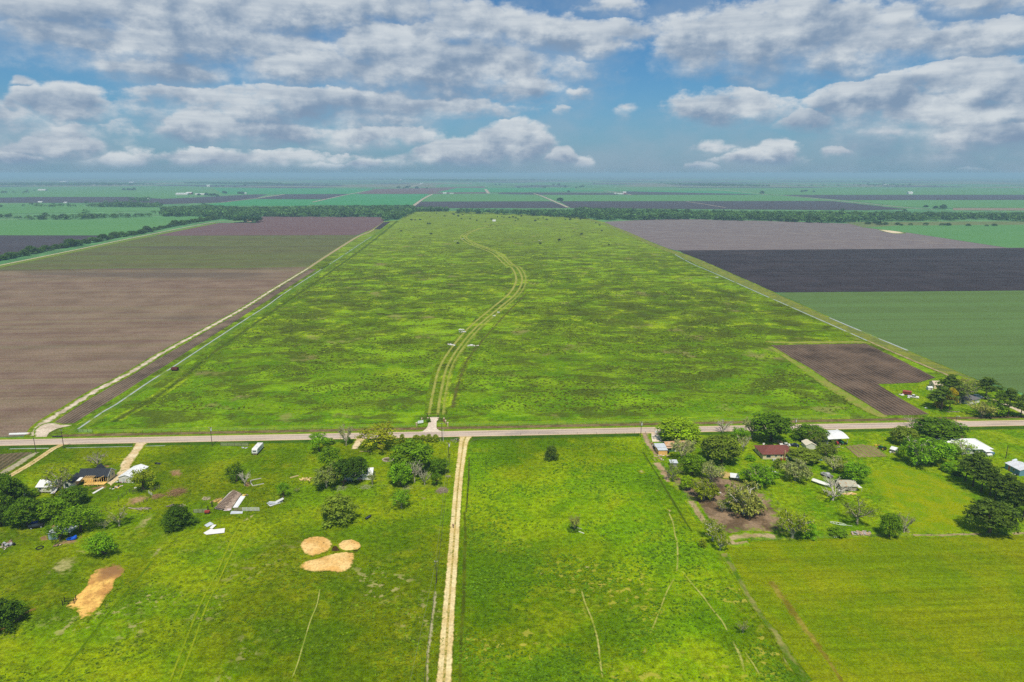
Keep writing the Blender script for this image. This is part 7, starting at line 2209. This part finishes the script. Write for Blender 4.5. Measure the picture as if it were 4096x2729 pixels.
for y in (-.85, .85): MB().tube((-.6, y - .1, .33), (-.6, y + .1, .33), .33, .33, 12).build('wheel', rubber, bt)
MB().bar((-3.2, 0, .3), (4.8, 0, .35), .14, .12).build('trailer_frame', galv, bt)
loc, rz = frame_at(H5(720, 300), R(-60))
wk = empty('wrecked_trailer', loc, rz, 'grey stripped trailer wreck standing under the tan budding trees', 'trailer')
MB().box((0, 0, .55), (4.6, 2.0, .22)).build('deck', paint((.10, .09, .09), .7), wk)
MB().prism([(-.9, .66), (.9, .66), (.8, 1.5), (.2, 1.75), (-.8, 1.6)], -.9, .9, 'y').build('hood', paint((.42, .42, .42), .5), wk)
for y in (-.95, .95): MB().bar((-2.2, y, .9), (2.2, y, .9), .12, .35).build('side_rail', paint((.45, .45, .46), .5), wk)
MB().bar((-2.25, -.95, .95), (-2.25, .95, .95), .12, .4).build('side_rail', paint((.45, .45, .46), .5), wk)
for x in (-1.4, 1.4):
    for y in (-1.05, 1.05): MB().tube((x, y - .12, .38), (x, y + .12, .38), .38, .38, 12).build('wheel', rubber, wk)
r_, L_ = gable('tumbledown_shack', 'tumbledown shack with a patched grey roof and open dark front', H5(1330, 930), H5(1960, 900), 5.6, 2.2, 1.2, paint((.34, .28, .22), .9), corrugated('patched_tin', (.46, .44, .34), 0, (.40, .26, .14), thr=.5), cat='shack', over=.4, doors=[('f', -.6, 1.0, 3.2, 1.9, dark_inside)], turn=R(-6))  # the wide door panel is the open front, its inner shade painted near-black
MB().slab([(L_ / 2 + .3, -.8, 1.9), (L_ / 2 + 2.0, -.4, 1.6), (L_ / 2 + 1.8, 2.2, 1.7), (L_ / 2 + .3, 2.2, 2.1)], .06).build('side_awning', white, r_)
MB().bar((L_ / 2 + 1.9, -.4, 0), (L_ / 2 + 1.9, -.4, 1.6), .1, .1).build('post', offwh, r_)
heap('scrap_heap', 'white and grey junk spilling from the tumbledown shack', H5(1830, 880), 26, (1.6, 1.2), (.3, 1.0), [('white_scrap', white), ('grey_scrap', galv), ('dark_scrap', black)], seed=63)
heap('scrap_heap', 'white crates left of the front of the tumbledown shack', H5(1370, 940), 10, (1.6, .6), (.4, .9), [('crates', white), ('dark_scrap', black)], seed=64, flat=.8)
heap('plank_pile', 'orange planks stacked before the tumbledown shack', H5(1700, 1050), 16, (2.6, .6), (.25, .5), [('planks', lumber), ('pale_planks', paint((.66, .50, .26), .8))], 'planks', seed=65, long_=5, flat=.4, ang=0)
# boat frame
bf = empty('boat_frame', frame_at(E(920, 1308))[0], R(-28), 'white open frame of an old boat lying in weeds by the hay field', 'boat frame')
fm = MB()
rim_ = [(2.6 * math.cos(2 * math.pi * i / 18), .75 * math.sin(2 * math.pi * i / 18), .55 + .1 * math.cos(2 * math.pi * i / 18)) for i in range(18)]
for i in range(18): fm.tube(rim_[i], rim_[(i + 1) % 18], .09, .09, 5)
for x in (-1.5, -.5, .5, 1.5):
    w_ = .75 * math.sqrt(1 - (x / 2.6) ** 2)
    fm.tube((x, -w_, .55), (x, w_, .55), .07, .07, 5); fm.tube((x, -w_, .55), (x, 0, .1), .06, .06, 5); fm.tube((x, w_, .55), (x, 0, .1), .06, .06, 5)
fm.build('frame', paint((.60, .66, .55), .6), bf)
MB().tube((.4, .2, .2), (4.6, .5, .5), .09, .07, 6).build('mast', paint((.55, .58, .46), .7), bf)
heap('log_pile', 'heap of brush and split logs at the hay field fence', E(1170, 1402), 66, (3.2, 1.2), (.25, .7), [('logs', paint((.40, .30, .22), .9)), ('grey_logs', paint((.33, .31, .30), .9)), ('bark_wood', paint((.46, .33, .20), .9))], 'logs', seed=66, long_=2.4)
brush('dead_branches', 'pale dead branches at the foot of the bare twiggy tree', K(255, 1405), 2.2, .6, 50, paint((.40, .32, .22), .9), 'branches', 67, .05)
tag(MB().prism([(-.5, 0), (.5, 0), (.4, .35), (-.4, .35)], -.3, .3, 'y').build('block', white, None, frame_at(E(890, 1437))[0]), 'small white block at the hay field fence below the low bush', 'block')
# ---------------------------------------------------------------- far right farm
p0 = H6(545, 545)
car('white pickup truck parked on the grass beside the plowed plot', p0, R(-28), white, 'pickup', cat='pickup truck', name='pickup_truck')
loc, rz = frame_at(H6(395, 470), R(-28))
tr3 = empty('stock_trailer', loc, rz, 'red livestock trailer hitched behind the white pickup', 'trailer')
MB().prism([(-1.05, .6), (1.05, .6), (1.05, 2.1), (.7, 2.45), (-.7, 2.45), (-1.05, 2.1)], -2.2, 2.2, 'x').build('box', paint((.30, .05, .03), .6, .25, 1.2), tr3)
sl = MB()
for z in (1.2, 1.6, 2.0):
    for y in (-1.07, 1.07): sl.box((0, y, z), (4.1, .03, .12))
sl.build('slots', black, tr3)
for x in (-.8, .1):
    for y in (-1.0, 1.0): MB().tube((x, y - .12, .4), (x, y + .12, .4), .4, .4, 12).build('wheel', rubber, tr3)
MB().bar((2.2, 0, .6), (3.3, 0, .6), .14, .12).build('drawbar', black, tr3)
heap('scrap_heap', 'white boards lying left of the red livestock trailer', H6(265, 480), 10, (1.6, .8), (.4, 1.0), [('boards', white), ('grey_boards', offwh)], 'boards', seed=70, flat=.2, long_=2.2)
for q, lab in ((H6(440, 545), 'white block in the grass below the red trailer'), (H6(850, 788), 'pale stone in the grass at the plot edge')):
    tag(MB().prism([(-.7, 0), (.7, 0), (.5, .4), (-.5, .45)], -.4, .4, 'y').build('block', white, None, frame_at(q)[0]), lab, 'block')
gable('well_house', 'tiny white well house left of the cream house', H6(895, 365), H6(1000, 368), 2.4, 1.6, .5, offwh, roof_white, cat='well house', over=.15, doors=[('f', .5, .8, .7, 1.4)])
gable('cream_house', 'cream building standing behind the two pines', H6(1035, 330), H6(1230, 335), 6.0, 2.6, 1.4, paint((.80, .62, .42), .7), paint((.55, .45, .34), .8), cat='building', over=.3, wins=[('f', -.6, 1.5, .7, .9), ('l', 3, 1.5, .9, 1)])
gable('grey_roofed_house', 'white ranch house with a grey shingle hip roof, long wall facing the plowed plot', H6(1830, 710), H6(2100, 660), 17, 2.5, 2.0, wall_white, roof_grey, hip=True, over=.6, turn=R(0), wins=[('l', 3, 1.4, 1.2, 1.1), ('l', 7, 1.4, 1.2, 1.1), ('l', 11, 1.4, 1.4, 1.1), ('f', 0, 1.4, 1.4, 1.1)])
car('silver parked car beyond the grey roofed house', H6(2060, 545), R(-10), paint((.62, .68, .72), .3, .08, 1, .5), 'suv')
gable('small_porch', 'low cream porch roof under the pale budding trees at the grey roofed house', H6(2210, 870), H6(2400, 860), 3.2, 2.0, .7, paint((.30, .26, .2), .8), paint((.66, .60, .46), .7), cat='porch', over=.3)
heap('plank_pile', 'stack of pale boards on two trestles by the road near the lamp pole', H6(1510, 880), 10, (3.2, .5), (.2, .4), [('boards', paint((.48, .38, .30), .8)), ('trestle', old_wood)], 'planks', seed=72, long_=6, flat=.5, ang=R(-12))
heap('dark_hedge', 'blackish weeds and a white tub at the foot of the pine nearest the pickup', H6(1110, 730), 12, (1.8, .6), (.4, .9), [('tub', offwh), ('dark_scrap', black)], 'clutter', seed=73)
tag(MB().tube((0, 0, 0), (0, 0, .9), .35, .35, 10).tube((0, 0, .9), (0, 0, 1.0), .35, .2, 10).build('blue_barrel', paint((.02, .28, .42), .5), None, frame_at(H6(1485, 640))[0]), 'small blue barrel at the wall of the grey roofed house', 'barrel')
r_, L_ = gable('metal_roofed_house', 'long house with a shining white metal hip roof behind the trees', H8(420, 460), H8(1560, 455), 11.5, 2.5, 2.6, wall_white, roof_white, hip=True, over=.7, chim=(1.5, 7.2), wins=[('f', 3, 1.4, 1.2, 1.1), ('f', -2, 1.4, 1.2, 1.1), ('r', 4, 1.4, 1.3, 1.1)])
MB().slab([(L_ / 2 - 4.6, -3.2, 2.3), (L_ / 2 - 1.2, -3.2, 2.3), (L_ / 2 - 1.6, -.75, 2.55), (L_ / 2 - 4.6, -.75, 2.55)], .1).build('porch_roof', roof_white, r_)
for x in (-4.5, -1.3): MB().bar((L_ / 2 + x, -3.0, 0), (L_ / 2 + x, -3.0, 2.2), .12, .12).build('porch_post', white, r_)
heap('scrap_heap', 'blue barrels and dark things at the right end of the white metal roof', H8(1500, 470), 12, (1.6, .8), (.5, 1.1), [('blue_barrels', paint((.01, .16, .34), .5)), ('dark_scrap', black)], 'clutter', seed=74, flat=.9)
tank('white propane tank on the lawn right of the white metal roof', H8(1520, 515), .2, 2.0, .6, white)
r_, L_ = gable('blue_shed', 'blue boarded shed with a rust streaked tin roof at the right edge', H8(2235, 985), H8(2640, 965), 7.5, 2.6, 1.0, wall_blue, corrugated('streaked_tin', (.66, .68, .70), 1, (.45, .20, .12), thr=.6), axis='y', cat='shed', over=.25, wins=[('f', -.9, 1.4, .9, 1.1), ('l', 3.0, 1.5, .8, .9)], doors=[('l', 5.3, 1.1, 1.0, 2.0, paint((.42, .12, .07), .7))])
MB().slab([(L_ / 2 - .2, 1.0, 2.9), (L_ / 2 + 3.0, 1.0, 2.5), (L_ / 2 + 3.0, 6.5, 2.5), (L_ / 2 - .2, 6.5, 2.9)], .08).build('side_roof', roof_white, r_)
heap('scrap_heap', 'boxes and junk along the front of the blue shed', H8(2140, 965), 12, (2.4, .6), (.3, .8), [('boxes', offwh), ('dark_scrap', black)], seed=75, flat=.6)
tank('white rounded tank roof behind the blue shed', H8(2120, 650), .4, 2.2, .55, paint((.62, .70, .74), .5))
# ---------------------------------------------------------------- the person on the drive
def person(p, heading, label):
    loc, rz = frame_at(p, heading)
    root = empty('person', (loc.x, loc.y, .13), rz, label, 'person')
    J = {'pelvis': (0, 0, .93), 'waist': (0, .01, 1.08), 'chest': (0, .03, 1.30), 'neck': (0, .04, 1.48), 'skull': (0, .06, 1.62), 'crown': (0, .05, 1.74),
         'ls': (-.19, .03, 1.40), 'le': (-.27, -.02, 1.14), 'lw': (-.27, .12, .92), 'lh': (-.27, .16, .84), 'rs': (.19, .03, 1.40), 're': (.27, -.06, 1.14), 'rw': (.28, -.08, .90), 'rh': (.28, -.07, .81),
         'lhip': (-.10, 0, .90), 'lk': (-.11, .20, .52), 'la': (-.11, .22, .09), 'lt': (-.11, .38, .04), 'rhip': (.10, 0, .90), 'rk': (.11, -.04, .50), 'ra': (.11, -.32, .13), 'rt': (.11, -.22, .03)}
    Rr = {'pelvis': .15, 'waist': .135, 'chest': .165, 'neck': .06, 'skull': .095, 'crown': .07, 'ls': .075, 'le': .05, 'lw': .034, 'lh': .036, 'rs': .075, 're': .05, 'rw': .034, 'rh': .036,
          'lhip': .105, 'lk': .065, 'la': .045, 'lt': .04, 'rhip': .105, 'rk': .065, 'ra': .045, 'rt': .04}
    Ed = [('pelvis', 'waist'), ('waist', 'chest'), ('chest', 'neck'), ('neck', 'skull'), ('skull', 'crown'), ('chest', 'ls'), ('ls', 'le'), ('le', 'lw'), ('lw', 'lh'), ('chest', 'rs'), ('rs', 're'), ('re', 'rw'), ('rw', 'rh'),
          ('pelvis', 'lhip'), ('lhip', 'lk'), ('lk', 'la'), ('la', 'lt'), ('pelvis', 'rhip'), ('rhip', 'rk'), ('rk', 'ra'), ('ra', 'rt')]
    for s_, hx in (('l', -.27), ('r', .28)):
        hy, hz = (J[s_ + 'h'][1], J[s_ + 'h'][2])
        for f in range(4):
            k1 = '%sf%d' % (s_, f)
            J[k1] = (hx + (-.03 + .02 * f), hy + .015, hz - (.085, .095, .09, .075)[f]); Rr[k1] = .009; Ed.append((s_ + 'h', k1))
        J[s_ + 'th'] = (hx + (.045 if s_ == 'l' else -.045), hy + .03, hz - .03); Rr[s_ + 'th'] = .011; Ed.append((s_ + 'h', s_ + 'th'))
    names = list(J)
    me = bpy.data.meshes.new('body')
    me.from_pydata([J[k] for k in names], [(names.index(a), names.index(b)) for a, b in Ed], [])
    m, t = new_mat('clothing_and_skin')
    oc = t.n('ShaderNodeTexCoord').outputs['Object']
    s_ = t.n('ShaderNodeSeparateXYZ'); t.put(s_.inputs[0], oc)
    ax = t.m('ABSOLUTE', s_.outputs[0])
    shirt = t.mix(t.ss(ax, .10, .14), (.075, .018, .085), (.16, .012, .02))
    shirt = t.mix(t.ss(s_.outputs[2], 1.30, 1.36), shirt, (.15, .012, .018))
    c_ = t.mix(t.ss(s_.outputs[2], .94, .96), (.022, .014, .036), shirt)
    c_ = t.mix(t.ss(s_.outputs[2], 1.50, 1.52), c_, (.34, .20, .13))
    c_ = t.mix(t.m('MULTIPLY', t.ss(ax, .22, .24), t.ss(s_.outputs[2], .92, .90)), c_, (.34, .20, .13))
    c_ = t.mix(t.ss(s_.outputs[2], .10, .08), c_, (.03, .025, .02))
    finish(t, c_, .8)
    me.materials.append(m)
    o = link('body', me, root)
    sk = o.modifiers.new('skin', 'SKIN'); sk.use_smooth_shade = True
    for i, k in enumerate(names): me.skin_vertices[0].data[i].radius = (Rr[k], Rr[k] * (.72 if k in ('chest', 'waist', 'pelvis') else 1))
    me.skin_vertices[0].data[0].use_root = True
    sb = o.modifiers.new('sub', 'SUBSURF'); sb.levels = sb.render_levels = 1
    hb = MB()
    for i in range(5):
        z0_, z1_ = 1.60 + i * .037, 1.60 + (i + 1) * .037
        r0_, r1_ = [.112 * math.sqrt(max(.02, 1 - ((z - 1.63) / .15) ** 2)) for z in (z0_, z1_)]
        hb.tube((0, .03, z0_), (0, .03, z1_), r0_, r1_, 10)
    hb.build('hair', paint((.02, .012, .008), .7), root)
    return root
person(FF(1812.5, 2114), 0.03, 'person in dark red and purple clothes walking up the sandy drive')
# ---------------------------------------------------------------- white things in the big pasture
conc2 = paint((.66, .66, .68), .7, .2, 1)
for q, sp_, n_, sd, lab in ((M2(680, 540), (3.2, 1.0), 12, 80, 'white broken concrete left of the field track at its lowest bend'), (M2(820, 546), (3.6, 1.3), 16, 81, 'larger white concrete rubble right of the field track'), (M2(745, 440), (2.0, .8), 8, 82, 'white rubble left of the field track, upper piece'),
                            (M2(760, 454), (3.0, 1.0), 9, 83, 'low pale rubble just below the upper white piece'), (M2(1004, 322), (1.8, .9), 6, 84, 'pale stone slab on the right side of the field track, upper one'), (M2(972, 345), (1.8, .9), 6, 85, 'pale stone slab on the right side of the field track, lower one'),
                            (F2(1897, 636), (5, 3), 9, 86, 'pale rubble at the far bend of the field track'), (F2(1832, 657), (5, 3), 6, 87, 'pale rubble left of the far bend of the field track'), (F3(252, 652), (3.5, 2.5), 6, 88, 'tiny white thing in the right half of the pasture'), (M3(280, 424), (3, 1.5), 5, 89, 'white thing at the right hand ditch')):
    heap('rubble', lab, q, n_, sp_, (.5, 1.4), [('concrete', conc2), ('pale_concrete', paint((.60, .55, .46), .8))], 'rubble', seed=sd, flat=.5)
gable('white_shed', 'small white shed far up the pasture beside a dark shrub', F2(2175, 476), F2(2203, 476), 8, 3.0, 1.5, offwh, roof_white, cat='shed')
# ---------------------------------------------------------------- farm buildings far off
def far_building(q, w, d, h, label, wall=offwh, roof=roof_white, cat='barn', name='barn', axis='x', rh=None):
    w, d, h = w * .75, d * .75, h * .7
    P = G(q)
    root = empty(name, (P.x, P.y, .6), ROAD_ANG, label, cat)
    rh = rh or h * .35
    if axis == 'x':
        MB().prism([(0, 0), (d, 0), (d, h), (d / 2, h + rh - .1), (0, h)], -w / 2, w / 2, 'x').build('wall', wall, root)
        rr = MB()
        for y_ in (-1, d + 1): rr.slab([(-w / 2 - 1, y_, h - .2), (w / 2 + 1, y_, h - .2), (w / 2 + 1, d / 2, h + rh + .2), (-w / 2 - 1, d / 2, h + rh + .2)], .4)
        rr.build('roof', roof, root)
    return root
red_w = paint((.30, .09, .07), .8)
for q, w, d, h, lab, wl_ in ((F1(1670, 232), 90, 40, 12, 'largest of the far white barns on the left', offwh), (F1(1735, 226), 40, 40, 14, 'reddish far barn between the white ones', red_w), (F1(1835, 232), 70, 36, 9, 'right one of the far white barns on the left', offwh),
                             (F1(1352, 274), 30, 20, 7, 'small white farmhouse before the left woods', offwh), (F1(368, 303), 22, 14, 6, 'white house at the left woodland edge', offwh), (F1(600, 308), 16, 10, 5, 'tiny white house left of the woodland row', offwh), (F1(382, 192), 70, 40, 11, 'far white building at the left beside trees', offwh),
                             (F1(840, 142), 110, 50, 12, 'white building far off on the left horizon', offwh), (F1(1205, 120), 80, 50, 14, 'pale building near the left horizon', offwh), (F1(1915, 156), 36, 40, 18, 'pale silo like building among far left trees', offwh), (F1(2250, 222), 26, 20, 8, 'far white house right of the left farmstead', offwh), (F1(580, 114), 120, 60, 16, 'faint white building on the far left horizon', offwh),
                             (F2(1735, 221), 28, 18, 8, 'white barn at the far dark field, left of two', offwh), (F2(1800, 222), 30, 14, 5, 'low white barn at the far dark field, right of two', offwh), (F2(1325, 94), 60, 50, 22, 'white house far off at the middle horizon', offwh), (F2(1522, 130), 40, 30, 10, 'pale house at the end of a far track', offwh),
                             (F3(1000, 226), 50, 20, 6, 'white sheds at the far crossroads', offwh), (F3(1035, 222), 24, 20, 13, 'red barn at the far crossroads', red_w), (F3(950, 222), 20, 16, 6, 'small white shed left of the far crossroads', offwh), (F3(330, 92), 90, 50, 16, 'faint white building near the horizon, middle', offwh),
                             (F4(1312, 224), 34, 26, 15, 'bright white house in the far right fields', white), (F4(1090, 146), 70, 50, 16, 'pale building in the far right tree belt', offwh), (F3(2032, 441), 9, 7, 5, 'white hut at the right hand woods', offwh)):
    far_building(q, w, d, h, lab, wl_)
far_building(F1(2278, 480), 26, 14, 6, 'orange roofed farmhouse at the corner of the purple field', paint((.5, .36, .26), .8), paint((.52, .24, .13), .8), 'house', 'farmhouse')
for q, s_, lab in ((F1(2210, 484), 30, 'dark tree left of the orange roofed farmhouse'), (F1(2330, 486), 28, 'dark tree right of the orange roofed farmhouse'), (F2(10, 475), 26, 'dark tree at the corner of the purple field beyond the farmhouse')):
    P = G(q); w_, c_ = PROTO['broad'][0]
    o = link('farmstead_tree', c_, None, (P.x, P.y, 0)); o.scale = (s_, s_, s_ * .5); o.color = (.05, .12, .03, 1)
    tag(o, lab, 'tree')
